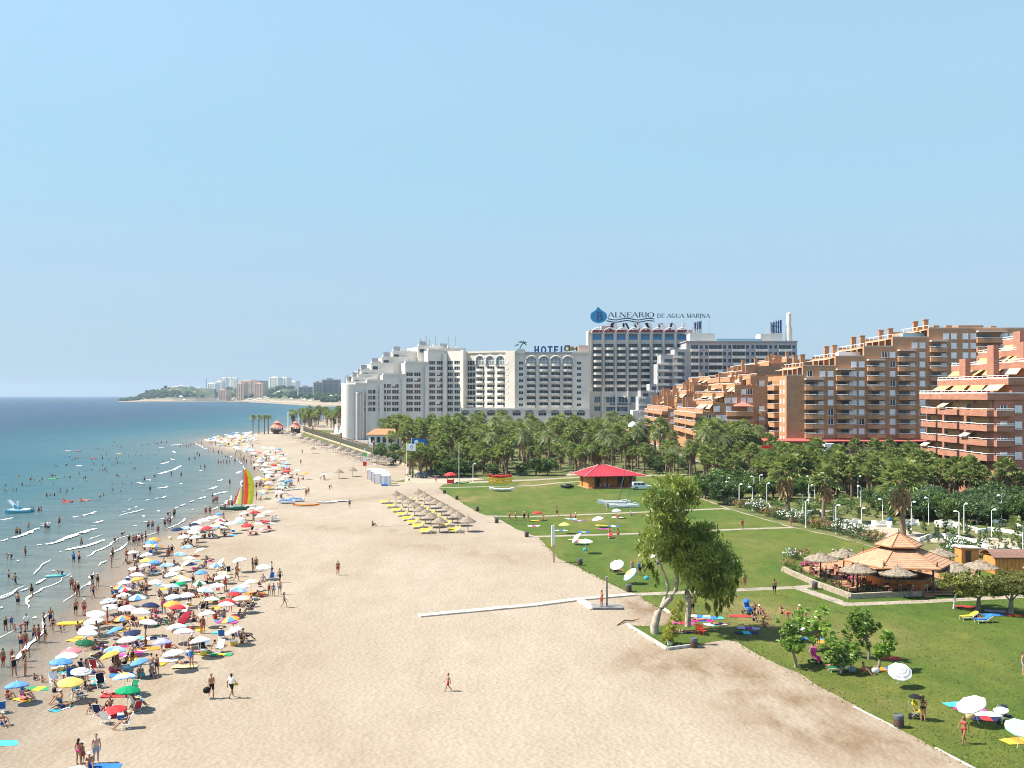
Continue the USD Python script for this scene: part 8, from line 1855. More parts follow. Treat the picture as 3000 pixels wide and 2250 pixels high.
for k in range(4):
 m=MB().tube([(1.1*math.cos(k*1.571+.78),1.1*math.sin(k*1.571+.78),0),(1.1*math.cos(k*1.571+.78),1.1*math.sin(k*1.571+.78),2)],.05,5);part(st,'post',m,plastic['red'])
m=MB().obox((0,0,.45),(1.6,.8,.9));part(st,'counter',m,plastic['red'])
put_person('sw_pink',tuple(gp(1277,1414)),.3,label='person in pink by the red canopy stall');put_person('shirt',tuple(gp(1198,1414)),1.2,label='person in white shirt walking below the flagpole')
# sailing catamaran at the water edge
bp=ground(698,1494);sb_=thing('sailing_boat','beached sailing catamaran with tall striped red and yellow sails','boat',(bp[0],bp[1],max(bp[2],0)+.02))
for s_ in(-1,1):
 V_,F_=hull_mesh(5.4,.46,.5,.25);part(sb_,'hull',MB().add(V_@rotm(.35).T+[s_*.4,s_*1.05,.05],F_),plastic['dgreen']if s_<0 else plastic['white'],smooth=40)
m=MB().obox((0,0,.62),(2.3,2.2,.06),.35);part(sb_,'trampoline',m,plastic['dgreen'])
sc_=bp[1]/FPX;pt=lambda x,y:np.array([(x-698)*sc_,0,(1490-y)*sc_])
m=MB().tube([pt(708,1482),pt(713,1372)],[.08,.05],7);part(sb_,'mast',m,mat('mast_dark',(.09,.09,.1),.5),smooth=50)
luff=[(710,1474),(711,1450),(713,1420),(714,1395),(716,1371)];leech=[(738,1473),(743,1445),(743,1415),(736,1388),(721,1369)]
NB=5
for k,(f0,f1,c)in enumerate(((0,.13,'orange'),(.13,.46,'red'),(.46,1.0,'lime'))):
 V_=[];nr=12
 for i in range(nr+1):
  t0=i/nr*4;lo=np.array([np.interp(t0,range(5),[q[0]for q in luff]),np.interp(t0,range(5),[q[1]for q in luff])]);hi=np.array([np.interp(t0,range(5),[q[0]for q in leech]),np.interp(t0,range(5),[q[1]for q in leech])])
  for f in np.linspace(f0,f1,4):
   q=pt(*(lo+(hi-lo)*f));V_.append((q[0],.5*math.sin(f*2.2)*(1-.5*i/nr),q[2]))
 sp_=part(sb_,'mainsail',MB().add(V_,[(i*4+j,i*4+j+1,i*4+j+5,i*4+j+4)for i in range(nr)for j in range(3)]),mat('sail_'+c,dict(orange=(.75,.22,.03),red=(.72,.09,.035),lime=(.62,.62,.04))[c],.7,trans=.3),smooth=True)
for y in(1395,1415,1438):
 m=MB().tube([pt(714,y)+[0,.18,0],pt(738,y+1)+[0,.42,0]],.025,4);part(sb_,'batten',m,mat('batten',(.2,.22,.05),.7))
for k,(xa,xb,c)in enumerate(((0,.35,'red'),(.35,.6,'white'),(.6,1,'lime'))):
 A_,B_,T_2=np.array((682,1472.)),np.array((706,1472.)),np.array((708,1413.));p0,p1=A_+(B_-A_)*xa,A_+(B_-A_)*xb;V_=[(*pt(*p0)[[0]],-.1-.3*xa,pt(*p0)[2]),(*pt(*p1)[[0]],-.1-.3*xb,pt(*p1)[2]),(*pt(*(p1*.15+T_2*.85))[[0]],-.05,pt(*(p1*.15+T_2*.85))[2]),(*pt(*(p0*.15+T_2*.85))[[0]],-.05,pt(*(p0*.15+T_2*.85))[2])]
 part(sb_,'jib',MB().add(V_,[(0,1,2,3)]),UC['w']if c=='white' else MATS['sail_'+c])
for k,(px,py,code)in enumerate(((668,1490,'sw_red'),(680,1489,'sm_black'),(690,1478,'sm_red'),(703,1478,'sm_grey'))):
 p=ground(px,py);p[2]=max(p[2],-.2);put_person(code,tuple(p),.7*k,label=('person in red swimsuit left of the sailing boat','person in black trunks at the bow of the sailing boat','person in red trunks crouched by the jib of the sailing boat','person in grey trunks standing on the sailing boat')[k])
def pedal_boat(body,trim,slide):
 def make(p):
  for s_ in(-1,1):
   V_,F_=hull_mesh(3.6,.6,.5,.15);part(p,'float',MB().add(V_+[0,s_*.55,0],F_),body,smooth=40)
  m=MB().obox((0,0,.56),(2.6,1.5,.14));part(p,'deck',m,trim)
  for y in(-.36,.36):
   m=MB().obox((-.2,y,.8),(.5,.5,.4));m.obox((-.5,y,1.05),(.12,.5,.6));part(p,'seat',m,body)
  if slide:
   m=MB().obox((-.9,0,1.2),(1.9,.6,.08),ry=.75);m.obox((-.9,-.33,1.26),(1.9,.06,.2),ry=.75);m.obox((-.9,.33,1.26),(1.9,.06,.2),ry=.75);part(p,'slide',m,plastic['white'])
   m=MB().obox((-.3,0,1.1),(.08,.5,1.3));part(p,'ladder',m,trim)
 return make
for px,py,rz,lb in((838,1474,.12,'left one of the two white and blue pedal boats on the sand'),(866,1469,.15,'right one of the two white and blue pedal boats on the sand')):
 place('pedal_white','pedal_boat',pedal_boat(plastic['white'],plastic['blue'],False),tuple(gp(px,py)),rz,label=lb,cat='pedal boat')
p=at(58,1503,0);place('pedal_slide','pedal_boat',pedal_boat(plastic['aqua'],plastic['white'],True),(p[0],p[1],-.12),.0,sc=1.35,label='blue pedal boat with a white slide floating near the left edge',cat='pedal boat')
p=gp(897,1482,.02);place('kayak_orange','kayak',kayak(5.2,.9,plastic['orange'],plastic['yellow']),tuple(p),.12,label='orange and red kayak lying on the sand behind the umbrellas',cat='kayak')
for px,py,lb in((958,1474,'left white kayak on the sand right of the orange one'),(1000,1470,'right white kayak on the sand right of the orange one'),(868,1434,'white surfboard shaped hull lying by the crowd behind the sails')):
 place('kayak_white','kayak',kayak(5.2,1.0,plastic['white'],plastic['aqua']),tuple(gp(px,py,.02)),.25,sc=.85,label=lb,cat='kayak')
def air_mat(c1,c2):
 def make(p):
  for k in range(5):
   m=MB().tube([(-.85,-.3+.15*k,.06),(.85,-.3+.15*k,.06)],.08,7);part(p,'tube',m,plastic[c1 if k%2 else c2],smooth=50)
  m=MB().obox((.82,0,.1),(.3,.7,.16));part(p,'pillow',m,plastic[c2])
 return make
for v_,x,y,c1,c2,lb in(('F',870,975,'red','red','left red air mattress of the pair near the blue pedal boat'),('F',1090,960,'red','orange','right orange red air mattress of the pair'),('F',1210,412,'red','red','red inflatable among the swimmers far out'),('F',1035,512,'orange','white','small orange float among the swimmers'),('F',885,318,'red','white','pale red inflatable at the outer left of the swimmers'),('F',860,388,'blue','aqua','blue inflatable at the outer left of the swimmers'),('F',1550,356,'orange','yellow','orange air mattress among the far swimmers'),('F',1015,318,'orange','red','dull orange inflatable right of the pale red one'),('F',690,675,'green','green','green air mattress among the swimmers'),('F',2095,272,'red','white','red inflatable in the surf by the far crowd'),('G',890,1045,'green','aqua','green and white air mattress in the shallows'),('B',1000,652,'yellow','yellow','yellow air mattress on wet sand held by a child')):
 px,py=vp(v_,x,y);p=at(px,py,0);place('air_mat_%s_%s'%(c1,c2),'air_mattress',air_mat(c1,c2),(p[0],p[1],max(.0,ground_z(p[0],p[1]))),rv.uniform(-.4,.4),sc=1.25,label=lb,cat='air mattress')
for px,lb in((190,'person lying over the left red air mattress'),(240,'person floating beside the right orange red air mattress')):
 p=at(px,1470,0);put_person('re1',(p[0],p[1],.1),1.5,label=lb)
 # ------------------------------------------------ hero figures with what they carry
p=gp(619,2044);put_person('wm_black',tuple(p),.5,label='bare chested person in dark trunks walking on open sand with a bag');bag=thing('shoulder_bag','round dark bag carried by the walker in dark trunks','bag',(p[0]-.32,p[1]-.1,LAND+.42));m=MB().ball((0,0,.15),.26,10,.9);part(bag,'bag_body',m,CLOTH['black'],smooth=50);m=MB().tube([(.0,0,.35),(.08,.02,.5),(.14,0,.36)],.015,5);part(bag,'strap',m,CLOTH['black'])
p=gp(678,2043);put_person('shirt',tuple(p),2.7,label='person in white shirt and dark trousers walking on open sand');fr=thing('yellow_ball','yellow rolled thing held under the arm of the white shirted walker','roll',(p[0]+.26,p[1],LAND+.92));m=MB().tube([(-.2,0,0),(.22,0,.04)],[.09,.09],8);part(fr,'roll_body',m,CLOTH['yellow'],smooth=50)
put_person('sm_red',tuple(gp(990,1684)),.4,label='lone person standing on the empty sand beyond the crowd');put_person('wm_red',tuple(gp(1313,2026)),-1.3,sc=.78,label='lone child running across the empty sand in the foreground')
put_person('sm_navy',tuple(gp(1024,1487)),.4,label='person standing on open sand right of the white kayaks');m=MB()
p=gp(1092,1541);put_person('si1',tuple(p),1.2,label='person sitting alone on the sand left of the yellow loungers')
# people, parasols and towels on the lawn
UT['yg']=('plain','yg','yellow green');UC['yg']=mat('canvas_yg',(0.60,0.66,0.16),.8,trans=.2);UC['gc']=mat('canvas_gc',(0.30,0.55,0.42),.8,trans=.2);UT['gc']=('gores',('gc','w'),'')
LU=[('L',90,535,'r',(0,0),1.0,'red parasol on the far part of the lawn'),('L',740,592,'w',(.2,.1),1.1,'plain white parasol left of the catamaran on the lawn'),('L',945,512,'w',(0,0),1.0,'white parasol right in front of the catamaran'),('L',382,658,'yg',(0,0),1.05,'yellow green parasol near the sign board'),('L',500,760,'w',(.85,0),1.1,'white parasol tilted on edge on the middle lawn path'),('L',612,832,'w',(0,0),1.2,'white parasol with blue pot at its foot'),('M',425,150,'w',(.35,.5),1.05,'tilted white parasol of the group above the shower'),('M',570,235,'yw',(.75,.2),1.15,'yellow and white parasol leaning on the grass above the shower'),('N',1210,530,'ws',(.1,.55),1.05,'white octagonal parasol tilted towards the viewer beside the small trees'),('N',1775,785,'w',(.42,.15),1.15,'big white parasol tilted over the blue and pink towels'),('N',2020,890,'pk',(.2,.1),.5,'tiny pale pink parasol above the dark pushchair'),('N',2190,985,'gc',(0,.3),1.1,'green and white checked parasol at the right edge'),('N',372,212,'pk',(0,.2),.9,'pink parasol in the tree shade'),('L',1350,970,'w',(.6,0),.8,'small white parasol left of the eucalyptus crown')]
for v_,x,y,code,tl,s_,lb in LU:
 px,py=vp(v_,x,y);zc=1.8*s_ if s_>.6 else 1.3;s_*=.84 if s_>.6 else 1;p=at(px,py,LAND+zc);off=rotm(0,-tl[0],tl[1])@np.array([0,0,1.85*s_]);place('umbrella_'+code,'beach_umbrella',umbrella(code),(p[0]-off[0],p[1]-off[1],LAND-(0 if s_>.6 else-.3)),0,ry=-tl[0],rx=tl[1],sc=s_,label=lb,cat='umbrella')
LT=[('K',1905,708,'yellow','orange','yellow towel with a sunbather on the far lawn'),('K',1865,770,'white','pink','small white towel left on the lawn by the path'),('L',455,630,'white','aqua','white towel of the seated pair on the far lawn'),('L',545,650,'purple','grey','dark towel right of the seated pair'),('L',955,612,'white','red','white towel below the catamaran parasol'),('L',1290,588,'red','white','red towel at the left of the eucalyptus crown'),('L',780,700,'yellow','orange','yellow towel on the middle lawn'),('L',910,708,'blue','white','blue and white towel on the middle lawn'),('L',805,738,'pink','purple','magenta towel above the red recliner'),('L',345,755,'white','blue','pale towel right of the sign board'),('L',590,772,'blue','grey','blue grey towel right of the tilted parasol'),('L',495,855,'straw','straw','straw mat left of the parasol with the blue pot'),('L',560,876,'pink','purple','magenta towel in the parasol shade'),('M',1410,832,'white','blue','white and blue towel in the eucalyptus shade'),('M',1560,850,'aqua','blue','long aqua towel in the eucalyptus shade'),('M',1440,880,'pink','blue','pink and blue towel behind the pale trunk'),('M',1215,912,'pink','red','pink towel left of the pale second trunk'),('M',1590,925,'white','aqua','white towel beside the red chairs'),('M',1190,1012,'purple','white','purple towel right of the golden sapling'),('M',1985,972,'lilac','purple','lilac towel in the long tree shadow'),('M',1960,1025,'navy','aqua','dark blue towel at the end of the tree shadow'),('M',1880,828,'red','red','red towel in the tree shadow'),('N',1690,872,'aqua','aqua','sky blue towel below the big tilted parasol'),('N',1770,905,'pink','pink','bright pink towel below the big tilted parasol'),('N',1890,948,'white','white','white towel left of the dark pushchair'),('N',1905,988,'navy','red','navy and red patterned towel left of the dark pushchair'),('N',1130,588,'orange','blue','orange and blue towel under the octagonal parasol'),('N',1110,497,'red','red','red towel behind the octagonal parasol'),('N',490,340,'blue','aqua','blue towel behind the small trees'),('N',580,362,'yellow','orange','yellow orange towel behind the small trees'),('N',2170,1168,'yellow','orange','yellow and orange towel at the lower right edge'),('N',1745,80,'red','red','red towel beside the white trunk tree'),('N',1980,115,'lilac','grey','grey lilac towel in the pine shade'),('N',1960,145,'blue','blue','blue towel in the pine shade'),('N',2160,150,'red','orange','red orange towel in the shade at the right edge')]
for v_,x,y,c1,c2,lb in LT:
 p=gp(*vp(v_,x,y),.02);place('towel_%s_%s'%(c1,c2),'beach_towel',towel(c1,c2),tuple(p),rv.uniform(-.25,.25),sc=1.15,label=lb,cat='towel',group='towels on the lawn')
LP_=[('K',1578,702,'wm_red',-1.4,'person in red trunks walking left on the far lawn path, first of two'),('K',1650,706,'wm_red',-1.2,'person in red trunks walking left on the far lawn path, second of two'),('K',1752,720,'hat',.3,'left of the two standing by the red parasol'),('K',1798,716,'sb_red',.8,'right of the two standing by the red parasol'),('K',2137,655,'wm_black',1.4,'person in black trunks walking right on the lawn path'),('K',1975,690,'si2',.5,'person sitting on the yellow towel of the far lawn'),('L',450,618,'si3',.7,'left of the seated pair on the far lawn'),('L',500,618,'si4',-.5,'right of the seated pair on the far lawn'),('L',850,545,'sm_grey',.4,'person standing left of the catamaran parasol'),('L',1098,598,'si4',1.2,'person sitting alone right of the catamaran parasol'),('L',950,598,'li3',1.4,'person lying below the catamaran parasol'),('L',1390,590,'si3',.4,'left of the two sitting beside the eucalyptus crown'),('L',1440,595,'si2',-.4,'right of the two sitting beside the eucalyptus crown'),('L',868,770,'si2',.9,'person sitting between magenta towel and red recliner'),('L',960,850,'sb_red',2.6,'person bending at the orange red recliner'),('M',430,290,'re1',1.2,'person leaning back under the tilted white parasol above the shower'),('M',610,330,'sm_grey',.4,'person standing behind the leaning yellow parasol'),('M',700,345,'shirt_b',.4,'person in blue shirt right of the leaning yellow parasol'),('M',915,215,'si4',.3,'person sitting half hidden left of the eucalyptus foliage'),('M',1938,508,'ww_red',2.9,'person in red walking on the path right of the eucalyptus'),('M',2060,790,'ch1',.3,'left of the group seated in the tree shadow'),('M',2110,800,'si4',-.4,'person in white cap in the tree shadow group'),('M',2160,860,'si2',.9,'dark clad person sitting in the tree shadow group'),('M',2050,880,'si1',.2,'person sitting low in front of the tree shadow group'),('M',2160,960,'si3',.6,'person sitting at the near end of the tree shadow'),('M',1320,800,'sm_black',2.9,'person standing behind the pale second trunk'),('M',1230,1020,'li3',1.2,'person lying beside the golden sapling'),('M',1640,930,'li1',1.5,'person lying in the eucalyptus shade by the white towel'),('M',1430,880,'li2',1.5,'person lying on the pink towel behind the pale trunk'),('N',248,135,'si2',.5,'left of the two seated behind the pink parasol'),('N',395,135,'si4',.2,'person in yellow cap seated beyond the small trees'),('N',300,205,'bend_w',1.2,'person bending beside the pink parasol'),('N',915,620,'si3',.8,'person sitting under the small trees right of the recliner'),('N',545,395,'sb_pink',.4,'person standing behind the pink pushchair'),('N',1395,1005,'armup',2.7,'person in light swimwear raising an arm beside the yellow pushchair'),('N',1725,1188,'ww_red',-1.0,'person in red swimwear walking left on the near lawn'),('N',2205,625,'sm_grey',.9,'person in white shorts cut by the right edge'),('N',1820,175,'si1',.7,'person sitting on the recliner under the pines'),('N',1880,185,'li2',1.5,'person lying on the blue recliner under the pines'),('Q',55,718,'sm_black',3.0,'person in dark trousers standing on the bar path'),('Q',200,128,'sb_pink',.4,'person at the end of the middle path by the oleanders'),('S',2175,1551,'sw_red',.3,'person on the middle lawn path right of the eucalyptus'),('Q',820,590,'sw_pink',.5,'person standing among the bar terrace tables'),('Q',490,130,'sm_red',.5,'person in red seen over the oleander hedge')]
for v_,x,y,code,rz,lb in LP_:
 put_person(code,tuple(gp(*vp(v_,x,y),.02)),rz,label=lb)
for v_,x,y,col,rz,lb in(('L',880,835,'red',1.4,'orange red recliner on the middle of the lawn'),('N',1770,180,'yellow',.2,'yellow recliner under the pines'),('N',1890,205,'blue',.2,'blue recliner under the pines'),('N',720,600,'green',.1,'dark recliner under the small spreading tree')):
 p=gp(*vp(v_,x,y));place('lounger_'+col+'g','sun_lounger',lounger(CLOTH[col]),tuple(p),rz,label=lb,cat='lounger')
p=gp(*vp('N',720,600));put_person('re1',(p[0]-.2,p[1],LAND+.38),1.6+math.pi,label='person in blue cap lying back on the dark recliner')
for x,y,rz,lb in((1400,1045,.4,'left one of the red plastic chairs in the eucalyptus shade'),(1450,1050,.7,'right one of the red plastic chairs in the eucalyptus shade')):
 place('chair_red','plastic_chair',plastic_chair('red'),tuple(gp(*vp('M',x,y))),rz,label=lb,cat='chair')
def pushchair(col,parasol=None):
 def make(p):
  for x,y in((-.24,-.32),(.24,-.32),(-.26,.34),(.26,.34)):
   m=MB();V0=[(x+d_,y+.12*math.cos(q),.12+.12*math.sin(q))for d_ in(-.02,.02)for q in np.linspace(0,6.283,10,endpoint=False)];m.add(V0+[(x-.025,y,.12),(x+.025,y,.12)],[(i,(i+1)%10,10+(i+1)%10)for i in range(10)]+[(i,10+(i+1)%10,10+i)for i in range(10)]+[(i,(i+1)%10,20)for i in range(10)]+[(10+i,10+(i+1)%10,21)for i in range(10)]);part(p,'wheel',m,rubber)
  m=MB()
  for x in(-.25,.25):
   m.tube([(x,-.32,.12),(x,.1,.55),(x,.45,1.0)],.014,5);m.tube([(x,.34,.12),(x,-.05,.5)],.014,5)
  m.tube([(-.25,.45,1.0),(.25,.45,1.0)],.018,5);part(p,'frame',m,chrome)
  m=MB().obox((0,-.08,.5),(.44,.4,.06));m.obox((0,.16,.72),(.44,.06,.5),rx=-.35);m.obox((0,-.3,.33),(.4,.06,.3),rx=.2);part(p,'seat',m,CLOTH[col])
  m=MB();V_=[(.23*math.cos(a_),.14+.34*math.cos(b_)*-1+.1,.84+.26*math.sin(b_)*math.sin(a_)+.06)for b_ in np.linspace(.2,1.57,5)for a_ in np.linspace(0,math.pi,7)];m.add(V_,[(i*7+j,i*7+j+1,i*7+j+8,i*7+j+7)for i in range(4)for j in range(6)]);part(p,'hood',m,CLOTH[col],smooth=True)
  m=MB().obox((0,.05,.22),(.4,.5,.05));part(p,'basket',m,CLOTH['black'])
  if parasol:
   m=MB().tube([(-.25,.2,.8),(-.3,.1,1.5)],.012,4);m.lathe((-.32,.06,1.42),[(.42,0),(.38,.06),(.2,.14),(.01,.18)],10);part(p,'sunshade',m,CLOTH[parasol])
 return make
for v_,x,y,c,ps,rz,s_,lb in(('N',1340,985,'yellow','black',1.2,1.1,'yellow pushchair with a black sunshade on the near lawn'),('N',520,535,'pink',None,.6,1.15,'bright pink pushchair under the small trees'),('N',2065,1030,'navy',None,1.0,1.15,'dark pushchair right of the patterned towels'),('M',400,305,'black',None,.4,1.1,'dark pushchair beside the tilted parasol above the shower'),('M',1975,800,'blue',None,.4,1.3,'blue hooded pushchair in the tree shadow'),('A',1070,930,'black',None,.5,1.1,'dark pushchair under a striped umbrella at the crowd edge')):
 place('pushchair_'+c+(ps or ''),'pushchair',pushchair(c,ps),tuple(gp(*vp(v_,x,y))),rz,sc=s_,label=lb,cat='pushchair')
for v_,x,y,c,lb in(('N',1830,870,'white','white and navy striped bag below the big tilted parasol'),('N',1778,985,'straw','straw basket beside the navy patterned towel'),('N',1010,610,'white','white bag at the foot of the thin small tree'),('L',605,975,'aqua','light blue bag at the foot of the white parasol'),('M',780,395,'aqua','pale blue bag on the grass left of the eucalyptus'),('N',820,600,'grey','grey green bag beside the dark recliner'),('A',1090,970,'yellow','yellow bag on the sand by the white chair'),('A',1480,845,'yellow','yellow bag by the seated person at the crowd edge'),('B',885,1310,'yellow','yellow orange bag under the blue umbrella at the water side'),('D',1560,315,'pink','magenta bag beside the two people seated at the blue umbrella'),('D',1960,395,'aqua','teal towel wrapped bundle right of the yellow rimmed umbrella')):
 p=ground(*vp(v_,x,y));place('bag_'+c,'beach_bag',beach_bag(c),tuple(p),0,sc=1.25,label=lb,cat='bag')
for v_,x,y,c,rz,lb in(('D',1750,1110,'white',-1.2,'white chair of the person with a red hat on open sand'),('D',1890,830,'white',2.4,'white framed chair right of the red umbrella'),('D',1090,700,'navy',2.2,'empty navy reclining chair left of the green umbrella'),('D',1400,540,'black',.6,'dark chair heaped with bags in the near crowd'),('D',760,520,'white',.8,'white chair beside the lime green towel'),('A',1290,930,'white',-.3,'empty white chair at the right of the crowd'),('A',1635,780,'navy',2.0,'navy chair at the right edge of the crowd'),('A',1840,130,'red',1.2,'red chair on the sand right of the crowd'),('A',260,900,'navy',2.6,'navy chair left of the orange towel'),('D',1600,250,'black',.4,'dark chair under the blue umbrella group')):
 place('deck_chair_'+c,'deck_chair',deck_chair(c),tuple(ground(*vp(v_,x,y))),rz,sc=1.1,label=lb,cat='chair')
for v_,x,y,code,rz,lb in(('D',1750,1110,'ch3',-1.2,'person with a red hat lounging in the white chair on open sand'),('D',1890,830,'ch1',2.4,'person seated in the white framed chair by the red umbrella'),('D',1240,1660,'si4',.5,'person in white cap sitting at the bottom edge'),('D',40,1070,'si4',.9,'person in red cap sitting at the left edge'),('D',105,700,'si3',1.2,'person sitting on the sand at the left edge'),('D',330,690,'ch2',1.5,'person on a low chair below the blue umbrella at left'),('D',480,440,'si1',1.3,'left of two children sitting by the blue umbrella'),('D',590,470,'si2',1.0,'right of two children sitting by the blue umbrella'),('D',745,510,'ch2',.8,'person seated beside the lime green towel'),('D',1550,640,'li2',1.4,'person lying on the red towel beside the green umbrella'),('A',1635,780,'ch1',2.0,'person in the navy chair at the crowd edge'),('A',1475,840,'si1',.6,'small child sitting on the yellow bag'),('A',860,1090,'li1',1.6,'person lying face up on open sand right of the crowd'),('D',1620,260,'si1',.7,'left of two seated at the dark chair under the blue umbrella'),('D',1740,260,'ch1',-.7,'right of two seated under the blue umbrella'),('D',1950,390,'si2',.2,'person wrapped in teal sitting right of the yellow rimmed umbrella')):
 p=ground(*vp(v_,x,y));put_person(code,(p[0],p[1],p[2]+.03),rz,label=lb,sc=.6 if 'child' in lb else 1.0)
for v_,x,y,c1,c2,lb in(('D',540,560,'green','yellow','lime green towel by the seated pair at left'),('D',1600,655,'red','red','red towel beside the green umbrella'),('A',380,890,'orange','orange','orange towel in the near crowd'),('A',130,975,'pink','white','long pale pink towel in the near crowd'),('A',600,1040,'white','white','white towel under the white ringed umbrella'),('A',1400,545,'pink','pink','pink towel below the rainbow umbrella'),('A',1740,165,'orange','orange','orange towel right of the red umbrellas'),('A',850,1120,'straw','straw','cream mat below the sunbather on open sand'),('D',60,1320,'aqua','aqua','light blue towel at the left edge'),('D',1440,1650,'blue','blue','blue towel at the bottom edge')):
 place('towel_%s_%s'%(c1,c2),'beach_towel',towel(c1,c2),tuple(ground(*vp(v_,x,y))+[0,0,.01]),rv.uniform(-.2,.2),sc=1.1,label=lb,cat='towel')
 # ------------------------------------------------ the bar pavilion, its terrace and planting
pv=at(2633,1722);PX,PY=pv[0],pv[1]
HX0=math.radians(-7)
roof_mat=mat('tan_shingles',(0.42,0.245,0.15),.85,.2,vary=.22,scale=1.4,bump=.02)
roof_edge=mat('roof_edge_wood',(0.30,0.13,0.06),.75)
ter=thing('bar_terrace','orange brown timber deck with steps under the bar pavilion','terrace',(PX,PY,LAND))
lx=lambda px,py:tuple(at(px,py)[:2]-np.array([PX,PY]))
deck=sg.Polygon([lx(*vp('Q',x,y))for x,y in((300,500),(560,440),(1500,420),(1800,500),(1780,600),(1540,690),(1250,640),(1000,700),(700,690),(520,610))]).buffer(0)
nb_=0
x0,y0,x1,y1=deck.bounds
for k in range(int((y1-y0)/.42)):
 g=deck.intersection(sg.box(x0,y0+k*.42+.01,x1,y0+k*.42+.41))
 for q in(g.geoms if hasattr(g,'geoms')else[g]):
  if not q.is_empty and q.geom_type=='Polygon':
   part(ter,'plank',MB().prism(q,.05+.004*(k%3),.33),deck_wood)
for k in range(2):
 c=lx(*vp('Q',1440,700+14*k));part(ter,'step',MB().obox((c[0],c[1]-.2,.2-.09*k),(3.6,.5,.12)),deck_wood)
c=lx(*vp('Q',1345,720));part(ter,'ramp',MB().obox((c[0],c[1]+.2,.16),(1.2,2.6,.06),.25,0,.1),deck_wood)
bar=thing('bar_pavilion','hexagonal beach bar with a two tier tan shingled roof','pavilion',(PX,PY,LAND+.33))
ang6=[HX0+k*math.pi/3 for k in range(6)]
hexp=lambda r,z:[np.array([r*math.cos(a_),r*math.sin(a_),z])for a_ in ang6]
EZ,TZ=2.75,4.2
def hip_roof(r0,z0,r1,z1,nm,rows_):
 lo,hi=hexp(r0,z0),hexp(r1,z1)
 for k in range(6):
  k2=(k+1)%6;m=MB();a_,b_,c_,d_=lo[k],lo[k2],hi[k2],hi[k];dz=np.array([0,0,-.07]);m.add([a_,b_,c_,d_,a_+dz,b_+dz,c_+dz,d_+dz],[(0,1,2,3),(4,7,6,5),(0,4,5,1)]);rp=part(bar,nm,m,roof_mat)
  for q in range(rows_):
   f0,f1=q/rows_,(q+.93)/rows_;e=np.array([0,0,.02]);P=[a_+(d_-a_)*f0,b_+(c_-b_)*f0,b_+(c_-b_)*f1,a_+(d_-a_)*f1];m=MB();m.add([P[0]+e*1.9,P[1]+e*1.9,P[2]+e*.4,P[3]+e*.4,P[0],P[1]],[(0,1,2,3),(4,5,1,0)]);part(rp,'shingle_course',m,roof_mat)
  m=MB().tube([a_+[0,0,.04],d_+[0,0,.05]],.06,5);part(bar,'hip_ridge',m,roof_edge)
  m=MB().tube([a_+[0,0,-.08],b_+[0,0,-.08]],.07,5);part(bar,'fascia',m,roof_edge)
hip_roof(6.05,EZ,2.05,TZ,'roof_panel',9);hip_roof(2.65,TZ+.42,.16,TZ+1.62,'upper_roof_panel',6)
m=MB().lathe((0,0,0),[(2.05,TZ-.06),(2.05,TZ+.5)],6,HX0);part(bar,'lantern_wall',m,dark_wood)
m=MB().lathe((0,0,TZ+1.58),[(.18,0),(.2,.12),(.06,.22),(.05,.5),(.01,.6)],8);part(bar,'finial',m,dark_wood)
for k,a_ in enumerate(ang6):
 m=MB().tube([(5.0*math.cos(a_),5.0*math.sin(a_),0),(5.0*math.cos(a_),5.0*math.sin(a_),3.1)],.11,7);part(bar,'post',m,dark_wood)
 p0=np.array([5.55*math.cos(a_),5.55*math.sin(a_),EZ+.17]);m=MB().lathe(tuple(p0),[(.13,0),(.12,.1),(.02,.62)],5);part(bar,'roof_spike',m,dark_wood)
wl=hexp(3.5,0)
for k in range(6):
 a_,b_=wl[k],wl[(k+1)%6];n_=8
 for q in range(n_):
  p0,p1=a_+(b_-a_)*(q+.04)/n_,a_+(b_-a_)*(q+.96)/n_;m=MB().obox((*((p0+p1)/2)[:2],.55),(np.linalg.norm(p1-p0),.07,1.1),math.atan2(*(p1-p0)[:2][::-1]));part(bar,'counter_board',m,orange_paint)
 c=(a_+b_)/2*1.03;m=MB().obox((c[0],c[1],1.14),(3.55,.5,.07),math.atan2(*(b_-a_)[:2][::-1]));part(bar,'counter_top',m,wood)
m=MB().lathe((0,0,0),[(1.5,0),(1.5,3.3)],6,HX0);part(bar,'core_cabinet',m,dark_wood)
def stool(p):
 m=MB().lathe((0,0,.74),[(.01,0),(.18,.0),(.18,.04),(.01,.05)],10);part(p,'seat',m,plastic['white'])
 for k in range(3):
  a_=k*2.09;m=MB().tube([(.08*math.cos(a_),.08*math.sin(a_),.74),(.2*math.cos(a_),.2*math.sin(a_),0)],.015,5);part(p,'leg',m,chrome)
for k,a_ in enumerate((-2.2,-1.9,-1.6,-1.2,-.9,-.5,-.2)):
 place('bar_stool','bar_stool',stool,(PX+4.2*math.cos(a_),PY+4.2*math.sin(a_),LAND+.33),a_,cat='stool',group='stools round the bar counter',desc='bar stool',zone='at the bar counter')
